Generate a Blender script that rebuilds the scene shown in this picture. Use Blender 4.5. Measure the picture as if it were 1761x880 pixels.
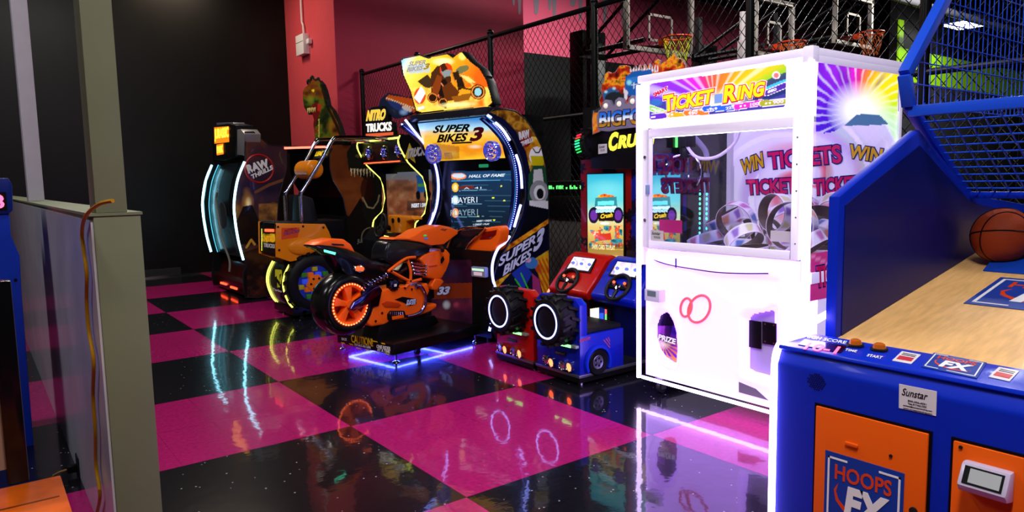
import bpy, bmesh, math, random
import numpy as np
from mathutils import Vector, Matrix
for o in list(bpy.data.objects):
    bpy.data.objects.remove(o, do_unlink=True)
SC = bpy.context.scene
COL = SC.collection
random.seed(7)
rng = np.random.default_rng(5)
# ---------------------------------------------------------------- camera
FPX = 1233.937
CP = np.array([-1.675139266815312, -2.5951522214455864, 1.4110392469288142])
CR = np.array([0.7970954828489043, -0.6035412072212395, -0.01941139891406444])
CU = np.array([0.07954080568143534, 0.07307501648183301, 0.9941495371410317])
CF = np.array([0.5985917235089542, 0.7939761036404739, -0.10625391943110184])
cam = bpy.data.cameras.new('camera')
cam.sensor_width = 36.0
cam.lens = 36.0 * FPX / 1761.0
cam.clip_end = 200
camo = bpy.data.objects.new('camera', cam); COL.objects.link(camo)
_m = Matrix(((CR[0], CU[0], -CF[0], CP[0]), (CR[1], CU[1], -CF[1], CP[1]), (CR[2], CU[2], -CF[2], CP[2]), (0, 0, 0, 1)))
camo.matrix_world = _m
SC.camera = camo
# ---------------------------------------------------------------- world, exposure
SC.view_settings.view_transform = 'Standard'
SC.view_settings.look = 'None'
SC.view_settings.gamma = 1.0
SC.view_settings.use_curve_mapping = False
SC.view_settings.exposure = 0.0
W = bpy.data.worlds.new('world'); SC.world = W; W.use_nodes = True
W.node_tree.nodes['Background'].inputs[0].default_value = (0.55, 0.6, 0.75, 1)
W.node_tree.nodes['Background'].inputs[1].default_value = 0.008
# big ceiling lamps (x, y, z, size x, size y, watts, colour)
LAMPS = [(-0.3, 0.9, 4.7, 1.4, .5, 60, (1, .95, .9)), (-0.6, 6.2, 4.7, 1.4, .5, 75, (1, .95, .9)),
         (-1.2, -2.4, 4.7, 1.4, .5, 185, (1, .96, .92)), (3.0, -3.6, 4.9, 1.4, .5, 45, (1, .95, .9)), (-3.8, 2.6, 4.7, 1.4, .5, 100, (.92, .93, 1)),
         (1.3, 8.5, 4.8, .9, .4, 42, (1, .78, .55)),
         (7.6, 3.6, 6.0, 1.4, .5, 190, (1, .95, .95)), (9.6, 8.2, 6.4, 1.4, .5, 290, (1, .95, .95)),
         (15.5, 3.0, 6.0, 1.4, .5, 800, (1, 1, .95)), (8.5, 0.6, 6.0, 1.4, .5, 150, (1, .97, .95))]
# ---------------------------------------------------------------- pixels to points
def ray(px, py):
    return CF + (px - 880.5) / FPX * CR - (py - 440.0) / FPX * CU
def on_plane(px, py, p0, n):
    d = ray(px, py); n = np.asarray(n, float)
    return CP + ((np.asarray(p0, float) - CP) @ n) / (d @ n) * d
def WX(px, py, x): return on_plane(px, py, (x, 0, 0), (1, 0, 0))
def WY(px, py, y): return on_plane(px, py, (0, y, 0), (0, 1, 0))
def WZ(px, py, z): return on_plane(px, py, (0, 0, z), (0, 0, 1))
def to_px(P):
    d = np.asarray(P, float) - CP
    z = d @ CF
    return 880.5 + FPX * (d @ CR) / z, 440.0 - FPX * (d @ CU) / z
# ---------------------------------------------------------------- colours and materials
def lin(h):
    if not isinstance(h, str): return tuple(h[:3])
    h = h.lstrip('#'); out = []
    for i in (0, 2, 4):
        v = int(h[i:i+2], 16) / 255.0
        out.append(v / 12.92 if v <= 0.04045 else ((v + 0.055) / 1.055) ** 2.4)
    return tuple(out)
MATS = {}
def mat(name, col='#808080', rough=.5, metal=0.0, emit=None, es=0.0, coat=0.0, spec=.2, noise=0.0, nscale=8.0, bump=0.0, bscale=40.0, alpha=1.0):
    if name in MATS: return MATS[name]
    m = bpy.data.materials.new(name); m.use_nodes = True
    nt = m.node_tree; b = nt.nodes['Principled BSDF']
    c = lin(col)
    b.inputs['Base Color'].default_value = (*c, 1)
    b.inputs['Roughness'].default_value = rough
    b.inputs['Metallic'].default_value = metal
    b.inputs['Specular IOR Level'].default_value = spec
    b.inputs['Coat Weight'].default_value = coat * .4
    b.inputs['Coat Roughness'].default_value = .08
    if emit is not None:
        b.inputs['Emission Color'].default_value = (*lin(emit), 1)
        b.inputs['Emission Strength'].default_value = es
    if noise or bump:
        tc = nt.nodes.new('ShaderNodeTexCoord')
    if noise:
        n = nt.nodes.new('ShaderNodeTexNoise'); n.inputs['Scale'].default_value = nscale; n.inputs['Detail'].default_value = 5
        r = nt.nodes.new('ShaderNodeMapRange'); r.inputs['From Min'].default_value = .3; r.inputs['From Max'].default_value = .7
        r.inputs['To Min'].default_value = 1 - noise; r.inputs['To Max'].default_value = 1 + noise
        mx = nt.nodes.new('ShaderNodeMix'); mx.data_type = 'RGBA'; mx.blend_type = 'MULTIPLY'; mx.inputs[0].default_value = 1
        mx.inputs[6].default_value = (*c, 1)
        nt.links.new(tc.outputs['Object'], n.inputs['Vector']); nt.links.new(n.outputs['Fac'], r.inputs['Value'])
        nt.links.new(r.outputs[0], mx.inputs[7]); nt.links.new(mx.outputs[2], b.inputs['Base Color'])
    if bump:
        n = nt.nodes.new('ShaderNodeTexNoise'); n.inputs['Scale'].default_value = bscale; n.inputs['Detail'].default_value = 4
        bp = nt.nodes.new('ShaderNodeBump'); bp.inputs['Strength'].default_value = bump; bp.inputs['Distance'].default_value = .01
        nt.links.new(tc.outputs['Object'], n.inputs['Vector']); nt.links.new(n.outputs['Fac'], bp.inputs['Height'])
        nt.links.new(bp.outputs['Normal'], b.inputs['Normal'])
    MATS[name] = m
    return m
def art_mat(name, rough=.3, glow=0.0, coat=.3):
    """printed artwork: colour from the painted colour attribute; backlit prints and some plain ones are given a glow"""
    if name in MATS: return MATS[name]
    m = bpy.data.materials.new(name); m.use_nodes = True
    nt = m.node_tree; b = nt.nodes['Principled BSDF']
    a = nt.nodes.new('ShaderNodeAttribute'); a.attribute_name = 'print'
    nt.links.new(a.outputs['Color'], b.inputs['Base Color'])
    b.inputs['Roughness'].default_value = rough; b.inputs['Coat Weight'].default_value = coat * .5; b.inputs['Specular IOR Level'].default_value = .25
    if glow:
        nt.links.new(a.outputs['Color'], b.inputs['Emission Color'])
        b.inputs['Emission Strength'].default_value = glow
    MATS[name] = m
    return m
def glass_mat(name, tint=(1, 1, 1), refl=.10):
    if name in MATS: return MATS[name]
    m = bpy.data.materials.new(name); m.use_nodes = True
    nt = m.node_tree
    for n in list(nt.nodes): nt.nodes.remove(n)
    o = nt.nodes.new('ShaderNodeOutputMaterial'); t = nt.nodes.new('ShaderNodeBsdfTransparent'); g = nt.nodes.new('ShaderNodeBsdfGlossy')
    mx = nt.nodes.new('ShaderNodeMixShader'); lw = nt.nodes.new('ShaderNodeLayerWeight'); lw.inputs[0].default_value = .5
    pw = nt.nodes.new('ShaderNodeMath'); pw.operation = 'POWER'; pw.inputs[1].default_value = 4.0
    mr = nt.nodes.new('ShaderNodeMapRange'); mr.inputs['To Min'].default_value = refl * .35; mr.inputs['To Max'].default_value = .8
    t.inputs[0].default_value = (*tint, 1); g.inputs['Roughness'].default_value = .02
    nt.links.new(lw.outputs['Facing'], pw.inputs[0]); nt.links.new(pw.outputs[0], mr.inputs['Value'])
    nt.links.new(mr.outputs[0], mx.inputs[0]); nt.links.new(t.outputs[0], mx.inputs[1]); nt.links.new(g.outputs[0], mx.inputs[2]); nt.links.new(mx.outputs[0], o.inputs[0])
    MATS[name] = m
    return m
# ---------------------------------------------------------------- mesh builder
class MB:
    def __init__(s): s.v = []; s.f = []
    def add(s, vs, fs):
        k = len(s.v); s.v += [tuple(map(float, p)) for p in vs]; s.f += [tuple(i + k for i in f) for f in fs]; return s
    def box(s, x0, x1, y0, y1, z0, z1):
        x0, x1 = min(x0, x1), max(x0, x1); y0, y1 = min(y0, y1), max(y0, y1); z0, z1 = min(z0, z1), max(z0, z1)
        vs = [(x, y, z) for z in (z0, z1) for y in (y0, y1) for x in (x0, x1)]
        return s.add(vs, [(0, 2, 3, 1), (4, 5, 7, 6), (0, 1, 5, 4), (2, 6, 7, 3), (0, 4, 6, 2), (1, 3, 7, 5)])
    def prism(s, poly, vec):
        poly = [np.asarray(p, float) for p in poly]; vec = np.asarray(vec, float); n = len(poly)
        nr = np.zeros(3)
        for i in range(n): nr += np.cross(poly[i], poly[(i + 1) % n])
        if nr @ vec > 0: poly = poly[::-1]
        vs = poly + [p + vec for p in poly]
        fs = [tuple(range(n)), tuple(range(2 * n - 1, n - 1, -1))]
        fs += [((i + 1) % n, i, i + n, (i + 1) % n + n) for i in range(n)]
        return s.add(vs, fs)
    def pxz(s, pts, y0, y1):   # polygon in x,z extruded in y
        return s.prism([(p[0], y0, p[1]) for p in pts], (0, y1 - y0, 0))
    def pyz(s, pts, x0, x1):
        return s.prism([(x0, p[0], p[1]) for p in pts], (x1 - x0, 0, 0))
    def pxy(s, pts, z0, z1):
        return s.prism([(p[0], p[1], z0) for p in pts], (0, 0, z1 - z0))
    def rings(s, rs, closed=False, caps=True):
        n = len(rs[0]); k = len(rs)
        vs = [p for r in rs for p in r]; fs = []
        for i in range(k if closed else k - 1):
            a = i * n; b = ((i + 1) % k) * n
            for j in range(n):
                fs.append((a + j, a + (j + 1) % n, b + (j + 1) % n, b + j))
        if caps and not closed:
            fs.append(tuple(range(n - 1, -1, -1))); fs.append(tuple(range((k - 1) * n, k * n)))
        return s.add(vs, fs)
    def tube(s, path, r, n=8, closed=False):
        P = [np.asarray(p, float) for p in path]; k = len(P); rs = []
        T = []
        for i in range(k):
            if closed: t = P[(i + 1) % k] - P[i - 1]
            else: t = P[min(i + 1, k - 1)] - P[max(i - 1, 0)]
            T.append(t / (np.linalg.norm(t) + 1e-12))
        ref = np.array([0, 0, 1.0]) if abs(T[0][2]) < .9 else np.array([1.0, 0, 0])
        u = np.cross(T[0], ref); u /= np.linalg.norm(u)
        for i in range(k):
            u = u - (u @ T[i]) * T[i]; u /= (np.linalg.norm(u) + 1e-12); w = np.cross(T[i], u)
            rr = r[i] if isinstance(r, (list, tuple)) else r
            rs.append([P[i] + rr * (math.cos(2 * math.pi * j / n) * u + math.sin(2 * math.pi * j / n) * w) for j in range(n)])
        return s.rings(rs, closed)
    def cyl(s, p0, p1, r0, r1=None, n=16):
        return s.tube([p0, p1], [r0, r0 if r1 is None else r1], n)
    def lathe(s, prof, c, axis, n=24, closed=True):
        """prof: (radius, height along axis) list; closed profile loops back"""
        c = np.asarray(c, float); a = np.asarray(axis, float); a /= np.linalg.norm(a)
        ref = np.array([0, 0, 1.0]) if abs(a[2]) < .9 else np.array([1.0, 0, 0])
        u = np.cross(a, ref); u /= np.linalg.norm(u); w = np.cross(a, u)
        rs = []
        for j in range(n):
            d = math.cos(2 * math.pi * j / n) * u + math.sin(2 * math.pi * j / n) * w
            rs.append([c + a * h + d * r for r, h in prof])
        m = len(prof); vs = [p for r in rs for p in r]; fs = []
        for j in range(n):
            A = j * m; B = ((j + 1) % n) * m
            for i in range(m if closed else m - 1):
                fs.append((A + i, A + (i + 1) % m, B + (i + 1) % m, B + i))
        return s.add(vs, fs)
    def torus(s, c, axis, R, r, n=32, m=8):
        return s.lathe([(R + r * math.cos(2 * math.pi * i / m), r * math.sin(2 * math.pi * i / m)) for i in range(m)], c, axis, n)
    def disc(s, c, axis, r, h, n=24):   # solid disc from c along axis
        a = np.asarray(axis, float); a = a / np.linalg.norm(a); c = np.asarray(c, float)
        return s.cyl(c, c + a * h, r, r, n)
    def ell(s, c, rad, nu=16, nv=10, rot=None):
        c = np.asarray(c, float); vs = []; fs = []
        R = np.eye(3) if rot is None else np.array(Matrix.Rotation(rot[0], 3, rot[1]))
        for i in range(nv + 1):
            th = math.pi * i / nv
            for j in range(nu):
                ph = 2 * math.pi * j / nu
                vs.append(c + R @ np.array([rad[0] * math.sin(th) * math.cos(ph), rad[1] * math.sin(th) * math.sin(ph), rad[2] * math.cos(th)]))
        for i in range(nv):
            for j in range(nu):
                a = i * nu + j; b = i * nu + (j + 1) % nu
                fs.append((a, a + nu, b + nu, b))
        return s.add(vs, fs)
    def quad(s, a, b, c, d): return s.add([a, b, c, d], [(0, 1, 2, 3)])
    def mesh(s, name, m=None, bevel=0.0, seg=2, smooth=False, angle=35):
        me = bpy.data.meshes.new(name); me.from_pydata(s.v, [], s.f)
        bm = bmesh.new(); bm.from_mesh(me)
        bmesh.ops.remove_doubles(bm, verts=bm.verts, dist=1e-6)
        bmesh.ops.recalc_face_normals(bm, faces=bm.faces)
        if bevel:
            es = [e for e in bm.edges if len(e.link_faces) == 2 and e.calc_face_angle(0) > math.radians(25)]
            bmesh.ops.bevel(bm, geom=es, offset=bevel, segments=seg, profile=.6, affect='EDGES', clamp_overlap=True)
        if smooth or bevel:
            for f in bm.faces: f.smooth = True
            for e in bm.edges:
                if len(e.link_faces) == 2 and e.calc_face_angle(0) > math.radians(angle): e.smooth = False
        bm.to_mesh(me); bm.free()
        if m: me.materials.append(m)
        return me
def link(name, me, parent=None, loc=None, rot=None):
    o = bpy.data.objects.new(name, me); COL.objects.link(o)
    if parent is not None: o.parent = parent
    if loc is not None: o.location = loc
    if rot is not None: o.rotation_euler = rot
    return o
def tag(o, label=None, cat=None, group=None, kind=None):
    if label: o['label'] = label
    if cat: o['category'] = cat
    if group: o['group'] = group
    if kind: o['kind'] = kind
    return o
def struct(name, mb, m, parent=None, label=None, cat=None, **k):
    o = link(name, mb.mesh(name, m, **k), parent)
    if parent is None: o['kind'] = 'structure'
    return tag(o, label, cat)
# ---------------------------------------------------------------- a thing with its own frame
class Thing:
    def __init__(s, name, label, cat, loc, deg=0.0, group=None):
        s.e = bpy.data.objects.new(name, None); COL.objects.link(s.e)
        s.e.empty_display_size = .1
        s.e.location = loc; s.e.rotation_euler = (0, 0, math.radians(deg))
        tag(s.e, label, cat, group)
        a = math.radians(deg); s.o = np.array(loc, float)
        s.u = np.array([math.cos(a), math.sin(a), 0]); s.w = np.array([-math.sin(a), math.cos(a), 0])
    def loc(s, p): d = np.asarray(p) - s.o; return np.array([d @ s.u, d @ s.w, d[2]])
    def wor(s, p): p = np.asarray(p, float); return s.o + p[..., 0:1] * s.u + p[..., 1:2] * s.w + p[..., 2:3] * np.array([0, 0, 1.0])
    def X(s, px, py, x): return s.loc(on_plane(px, py, s.o + x * s.u, s.u))
    def Y(s, px, py, y): return s.loc(on_plane(px, py, s.o + y * s.w, s.w))
    def Z(s, px, py, z): return s.loc(on_plane(px, py, (0, 0, z), (0, 0, 1)))
    def Xs(s, L, x): return [s.X(a, b, x) for a, b in L]
    def Ys(s, L, y): return [s.Y(a, b, y) for a, b in L]
    def part(s, name, mb, m, parent=None, label=None, kind=None, **k):
        o = link(name, mb.mesh(name, m, **k), parent or s.e)
        return tag(o, label, None, None, kind)
    # text laid on a parallelogram: bottom-left, bottom-right, top-left
    def text(s, name, st, bl, br, tl, m, parent=None, depth=.004, bold=0.0, shear=0.0, lift=.002, label=None, outline=None, res=3):
        bl, br, tl = (np.asarray(q, float) for q in (bl, br, tl))
        me = text_mesh(name, st, bold, shear, depth, bl, br, tl, lift, res)
        me.materials.append(m)
        o = link(name, me, parent or s.e); tag(o, label)
        if outline:
            for (om, ob, d) in outline:
                m2 = text_mesh(name + '_outline', st, ob, shear, depth * .5, bl, br, tl, lift * d, res, ref=bold)
                m2.materials.append(om); link('lettering_outline', m2, o)
        return o
TXT = bpy.data.curves.new('lettering', 'FONT')
TXTO = bpy.data.objects.new('lettering_source', TXT); COL.objects.link(TXTO)
def raw_text(st, bold, shear, res):
    TXT.body = st; TXT.size = 1.0; TXT.offset = bold; TXT.shear = shear; TXT.resolution_u = res; TXT.extrude = .5; TXT.space_line = .85
    TXT.align_x = 'LEFT'; TXT.fill_mode = 'BOTH'
    dg = bpy.context.evaluated_depsgraph_get(); dg.update()
    me = bpy.data.meshes.new_from_object(TXTO.evaluated_get(dg))
    return me
def text_mesh(name, st, bold, shear, depth, bl, br, tl, lift, res, ref=None):
    me = raw_text(st, bold, shear, res); me.name = name
    n = len(me.vertices); co = np.empty(n * 3); me.vertices.foreach_get('co', co); co = co.reshape(-1, 3)
    if ref is None or ref == bold: b = co
    else:
        m0 = raw_text(st, ref, shear, 1); b = np.empty(len(m0.vertices) * 3); m0.vertices.foreach_get('co', b); b = b.reshape(-1, 3); bpy.data.meshes.remove(m0)
    lo = b.min(0); hi = b.max(0)
    U = (co[:, 0] - lo[0]) / (hi[0] - lo[0]); V = (co[:, 1] - lo[1]) / (hi[1] - lo[1]); D = co[:, 2] + .5
    nr = np.cross(br - bl, tl - bl); nr /= np.linalg.norm(nr)
    out = bl + U[:, None] * (br - bl) + V[:, None] * (tl - bl) + (D[:, None] * depth + lift) * nr
    me.vertices.foreach_set('co', out.ravel().astype(np.float32)); me.update()
    me.use_auto_texspace = True
    me.materials.clear()
    return me
# ---------------------------------------------------------------- painted prints
def vnoise(x, y, seed=0):
    xi = np.floor(x).astype(np.int64); yi = np.floor(y).astype(np.int64); fx = x - xi; fy = y - yi
    fx = fx * fx * (3 - 2 * fx); fy = fy * fy * (3 - 2 * fy)
    def h(a, b):
        v = np.sin(a * 127.1 + b * 311.7 + seed * 74.7) * 43758.5453
        return v - np.floor(v)
    return (h(xi, yi) * (1 - fx) + h(xi + 1, yi) * fx) * (1 - fy) + (h(xi, yi + 1) * (1 - fx) + h(xi + 1, yi + 1) * fx) * fy
def fbm(x, y, seed=0, o=4):
    t = 0; a = .5; n = 0
    for i in range(o): t = t + a * vnoise(x * 2 ** i, y * 2 ** i, seed + i); n += a; a *= .5
    return t / n
def inpoly(x, y, poly):
    r = np.zeros(x.shape, bool); n = len(poly)
    for i in range(n):
        x0, y0 = poly[i][:2]; x1, y1 = poly[(i + 1) % n][:2]
        if y0 == y1: continue
        c = ((y0 > y) != (y1 > y)) & (x < (x1 - x0) * (y - y0) / (y1 - y0) + x0)
        r ^= c
    return r
def ramp(t, stops):
    t = np.asarray(t); ps = [s_[0] for s_ in stops]; cs = np.array([lin(s_[1]) for s_ in stops])
    return np.stack([np.interp(t, ps, cs[:, k]) for k in range(3)], -1)
class Paint:
    """paint in photograph pixels (x right, y down)"""
    def __init__(s, x, y, col): s.x = x; s.y = y; s.c = np.ones(x.shape + (3,)) * np.array(lin(col))
    def put(s, mask, col, a=1.0):
        c = col if isinstance(col, np.ndarray) else np.array(lin(col))
        w = (mask.astype(float) * a)[..., None]
        s.c = s.c * (1 - w) + c * w; return s
    def poly(s, pts, col, a=1.0): return s.put(inpoly(s.x, s.y, pts), col, a)
    def ell(s, cx, cy, rx, ry, col, rot=0.0, a=1.0, soft=0.0):
        d = math.radians(rot); X = (s.x - cx) * math.cos(d) + (s.y - cy) * math.sin(d); Y = -(s.x - cx) * math.sin(d) + (s.y - cy) * math.cos(d)
        q = np.sqrt((X / rx) ** 2 + (Y / ry) ** 2)
        m = (q < 1).astype(float) if not soft else np.clip((1 - q) / soft, 0, 1)
        return s.put(m, col, a)
    def ringe(s, cx, cy, rx, ry, w, col, rot=0.0):
        d = math.radians(rot); X = (s.x - cx) * math.cos(d) + (s.y - cy) * math.sin(d); Y = -(s.x - cx) * math.sin(d) + (s.y - cy) * math.cos(d)
        q = np.sqrt((X / rx) ** 2 + (Y / ry) ** 2); return s.put(np.abs(q - 1) < w, col)
    def line(s, pts, w, col, a=1.0):
        m = np.zeros(s.x.shape, bool)
        for (x0, y0), (x1, y1) in zip(pts[:-1], pts[1:]):
            dx, dy = x1 - x0, y1 - y0; L = dx * dx + dy * dy + 1e-9
            t = np.clip(((s.x - x0) * dx + (s.y - y0) * dy) / L, 0, 1)
            m |= (s.x - x0 - t * dx) ** 2 + (s.y - y0 - t * dy) ** 2 < w * w / 4
        return s.put(m, col, a)
    def fire(s, mask, scale, stops, seed=0, a=1.0, sy=1.0):
        return s.put(mask, ramp(fbm(s.x / scale, s.y / (scale * sy), seed) * 1.6 - .3, stops), a)
def art(T, name, plane, poly, fn, m, nx=100, parent=None, off=0.0, label=None, thick=0.0, back=None):
    """a print on a plane of thing T. plane=('x',v) or ('y',v) or (origin,u,v vectors). poly: pixel outline. fn(Paint) paints in pixels"""
    if plane[0] == 'x': f = lambda a, b: T.X(a, b, plane[1]); ax = (1, 2); fx = 0
    elif plane[0] == 'y': f = lambda a, b: T.Y(a, b, plane[1]); ax = (0, 2); fx = 1
    pts = np.array([f(a, b) for a, b in poly]); p2 = pts[:, ax]
    lo = p2.min(0); hi = p2.max(0); st = (hi[0] - lo[0]) / nx; ny = max(2, int((hi[1] - lo[1]) / st))
    A = np.linspace(lo[0], hi[0], nx + 1); B = np.linspace(lo[1], hi[1], ny + 1); GA, GB = np.meshgrid(A, B)
    P3 = np.zeros(GA.shape + (3,)); P3[..., ax[0]] = GA; P3[..., ax[1]] = GB; P3[..., fx] = plane[1] + off
    wp = T.wor(P3); px, py = to_px(wp)
    p = Paint(px, py, '#000000'); fn(p)
    ca = (A[:-1] + A[1:]) / 2; cb = (B[:-1] + B[1:]) / 2; CA, CB = np.meshgrid(ca, cb)
    ins = inpoly(CA, CB, p2)
    idx = np.arange(GA.size).reshape(GA.shape); ii, jj = np.nonzero(ins)
    q = np.stack([idx[ii, jj], idx[ii, jj + 1], idx[ii + 1, jj + 1], idx[ii + 1, jj]], 1)
    if fx == 0: q = q[:, ::-1]
    used = np.unique(q); mp = -np.ones(GA.size, int); mp[used] = np.arange(len(used))
    me = bpy.data.meshes.new(name)
    me.from_pydata(P3.reshape(-1, 3)[used].tolist(), [], mp[q].tolist())
    at = me.attributes.new('print', 'FLOAT_COLOR', 'POINT')
    cc = np.ones((len(used), 4)); cc[:, :3] = np.clip(p.c.reshape(-1, 3)[used], 0, 1)
    at.data.foreach_set('color', cc.ravel().astype(np.float32))
    me.materials.append(m)
    o = link(name, me, parent or T.e); tag(o, label)
    return o
def arc(c, r, a0, a1, n, ax='xz', fixed=0.0):
    out = []
    for i in range(n + 1):
        t = math.radians(a0 + (a1 - a0) * i / n); p, q = c[0] + r * math.cos(t), c[1] + r * math.sin(t)
        out.append((p, fixed, q) if ax == 'xz' else (fixed, p, q))
    return out
def smooth_path(pts, k=6):
    P = [np.asarray(p, float) for p in pts]; out = []
    for i in range(len(P) - 1):
        p0 = P[max(i - 1, 0)]; p1 = P[i]; p2 = P[i + 1]; p3 = P[min(i + 2, len(P) - 1)]
        for j in range(k):
            t = j / k
            out.append(.5 * ((2 * p1) + (-p0 + p2) * t + (2 * p0 - 5 * p1 + 4 * p2 - p3) * t * t + (-p0 + 3 * p1 - 3 * p2 + p3) * t ** 3))
    out.append(P[-1]); return out
# ---------------------------------------------------------------- shared materials
M_black = mat('black plastic', '#0b0b0d', .35)
M_dark = mat('dark grey plastic', '#1c1d20', .4)
M_rub = mat('tyre rubber', '#0e0e10', .45, bump=.15, bscale=120)
M_chrome = mat('chrome', '#d5d8e0', .08, 1.0)
M_steel = mat('brushed steel', '#9a9ca2', .3, 1.0)
M_white = mat('white plastic', '#e6e4ea', .35)
M_red = mat('red gloss', '#b3120c', .25, coat=.4)
M_blue = mat('blue gloss', '#0a1fae', .3, coat=.3)
M_orange = mat('orange gloss plastic', '#ff6410', .32, coat=.25)
M_yellow = mat('amber gloss plastic', '#d87a08', .3, coat=.5)
M_ltext = mat('white print', '#e8e8ee', .4)
M_btext = mat('black print', '#08080a', .4)
M_ytext = mat('yellow print', '#f2c80c', .4)
M_rtext = mat('red print', '#c01818', .4)
def glow(name, col, es): return mat(name, '#101010', .4, emit=col, es=es)
G_white = glow('white neon', (.7, .5, 1.0), 11.0)
G_blue = glow('blue neon', (.16, .2, 1.0), 6.0)
G_bluew = glow('pale blue neon', (.26, .3, 1.0), 6.5)
G_cyan = glow('cyan neon', (.12, .75, 1.0), 1.0)
G_yel = glow('yellow green neon', (.85, .9, .12), 2.6)
G_red = glow('red lamp', (1, .06, .02), 4.0)
G_lamp = glow('hot red lamp', (1, .12, .04), 6.0)
G_green = glow('green lamp', (.1, 1, .15), 2.5)
G_teal = glow('teal lamp', (.1, 1, .6), 2.5)
G_orange = glow('orange lamp', (1, .2, .02), 2.0)
# ================================================================ THE SETTING
S = 1.2192
def tile_mat(name, col, fleck, fcol, rough):
    m = bpy.data.materials.new(name); m.use_nodes = True; nt = m.node_tree; b = nt.nodes['Principled BSDF']
    tc = nt.nodes.new('ShaderNodeNewGeometry')
    n1 = nt.nodes.new('ShaderNodeTexNoise'); n1.inputs['Scale'].default_value = 42; n1.inputs['Detail'].default_value = 6
    n2 = nt.nodes.new('ShaderNodeTexVoronoi'); n2.inputs['Scale'].default_value = 16
    br = nt.nodes.new('ShaderNodeTexBrick'); br.offset = 0; br.inputs['Scale'].default_value = 1
    br.inputs['Brick Width'].default_value = S / 4; br.inputs['Row Height'].default_value = S / 4; br.inputs['Mortar Size'].default_value = .0012
    br.inputs['Color1'].default_value = br.inputs['Color2'].default_value = (1, 1, 1, 1); br.inputs['Mortar'].default_value = (.55, .55, .55, 1)
    nt.links.new(tc.outputs['Position'], n1.inputs['Vector']); nt.links.new(tc.outputs['Position'], n2.inputs['Vector']); nt.links.new(tc.outputs['Position'], br.inputs['Vector'])
    r1 = nt.nodes.new('ShaderNodeMapRange'); r1.inputs['From Min'].default_value = .3; r1.inputs['From Max'].default_value = .7; r1.inputs['To Min'].default_value = .8; r1.inputs['To Max'].default_value = 1.2
    nt.links.new(n1.outputs['Fac'], r1.inputs['Value'])
    a = nt.nodes.new('ShaderNodeMix'); a.data_type = 'RGBA'; a.blend_type = 'MULTIPLY'; a.inputs[0].default_value = 1; a.inputs[6].default_value = (*lin(col), 1)
    nt.links.new(r1.outputs[0], a.inputs[7])
    c = nt.nodes.new('ShaderNodeMix'); c.data_type = 'RGBA'; c.blend_type = 'MULTIPLY'; c.inputs[0].default_value = 1
    nt.links.new(a.outputs[2], c.inputs[6]); nt.links.new(br.outputs['Color'], c.inputs[7])
    lt = nt.nodes.new('ShaderNodeMath'); lt.operation = 'LESS_THAN'; lt.inputs[1].default_value = fleck
    nt.links.new(n2.outputs['Distance'], lt.inputs[0])
    d = nt.nodes.new('ShaderNodeMix'); d.data_type = 'RGBA'; d.inputs[7].default_value = (*lin(fcol), 1)
    nt.links.new(lt.outputs[0], d.inputs[0]); nt.links.new(c.outputs[2], d.inputs[6]); nt.links.new(d.outputs[2], b.inputs['Base Color'])
    n3 = nt.nodes.new('ShaderNodeTexNoise'); n3.inputs['Scale'].default_value = 9; n3.inputs['Detail'].default_value = 3
    bp = nt.nodes.new('ShaderNodeBump'); bp.inputs['Strength'].default_value = .07; bp.inputs['Distance'].default_value = .012
    nt.links.new(tc.outputs['Position'], n3.inputs['Vector']); nt.links.new(n3.outputs['Fac'], bp.inputs['Height']); nt.links.new(bp.outputs['Normal'], b.inputs['Normal'])
    b.inputs['Roughness'].default_value = rough; b.inputs['IOR'].default_value = 1.55; b.inputs['Specular IOR Level'].default_value = .05; b.inputs['Coat Weight'].default_value = .62; b.inputs['Coat Roughness'].default_value = .05; b.inputs['Coat IOR'].default_value = 1.6
    nt.links.new(bp.outputs['Normal'], b.inputs['Coat Normal'])
    return m
M_pinkt = tile_mat('pink vinyl tile', '#a2125f', .035, '#d06a95', .22)
M_blackt = tile_mat('black vinyl tile', '#111016', .075, '#9a96a0', .22)
M_pinkw = mat('pink wall paint', '#b42a4a', .5, noise=.05, nscale=3)
M_salm = mat('pink wall paint, lit return', '#d8505c', .45, noise=.05, nscale=3)  # lighter, warmer copy of the wall pink, warm light put into the colour
M_blackw = mat('black wall paint', '#0d0d0e', .38, noise=.25, nscale=1.5)
M_greyw = mat('grey wall paint', '#6e735a', .5, noise=.05, nscale=4)
M_gloss = mat('glossy grey wall panel', '#b4b2b8', .3, noise=.15, nscale=3, coat=.8, spec=.4)
fl = struct('floor', MB().box(-7, 33, -7, 16, -.2, -.004), mat('dark subfloor', '#08080a', .5))
tm = {}
for k, m in ((0, M_pinkt), (1, M_blackt)):
    tm[k] = MB().box(.0006, S - .0006, .0006, S - .0006, -.0038, 0).mesh('floor_tile', m)
for i in range(-5, 3):
    for j in range(-4, 8):
        link('floor_tile', tm[(i + j) % 2], fl, (i * S, j * S, 0))
struct('wall_back', MB().box(-7, 2.98, 9.6, 9.8, 0, 6.6), M_blackw)
struct('baseboard_back', MB().box(-7, .93, 9.57, 9.6, 0, .13), mat('dark vinyl base', '#2a2a2c', .3), bevel=.004)
struct('trim_1', MB().box(-1.1, 2.83, 9.545, 9.57, .0, .022), mat('polished metal edge', '#c9c9c9', .18, 1.0))
struct('wall_return', MB().box(2.83, 3.0, 7.62, 9.6, 0, 6.6), M_salm)
struct('wall_side', MB().box(2.83, 6.36, 7.6, 7.62, 0, 6.6).box(6.16, 6.36, 7.62, 7.9, 0, 6.6), M_pinkw)
zb = WY(960, 98, 11.5)[2]
wf = struct('wall_far', MB().box(5, 33, 11.5, 11.7, 0, 7), mat('pink far wall paint', '#e8607e', .5))
struct('wall_padding', MB().box(5, 33, 11.4, 11.5, 0, zb), mat('black wall padding', '#0a0a0b', .5), wf)
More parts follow.
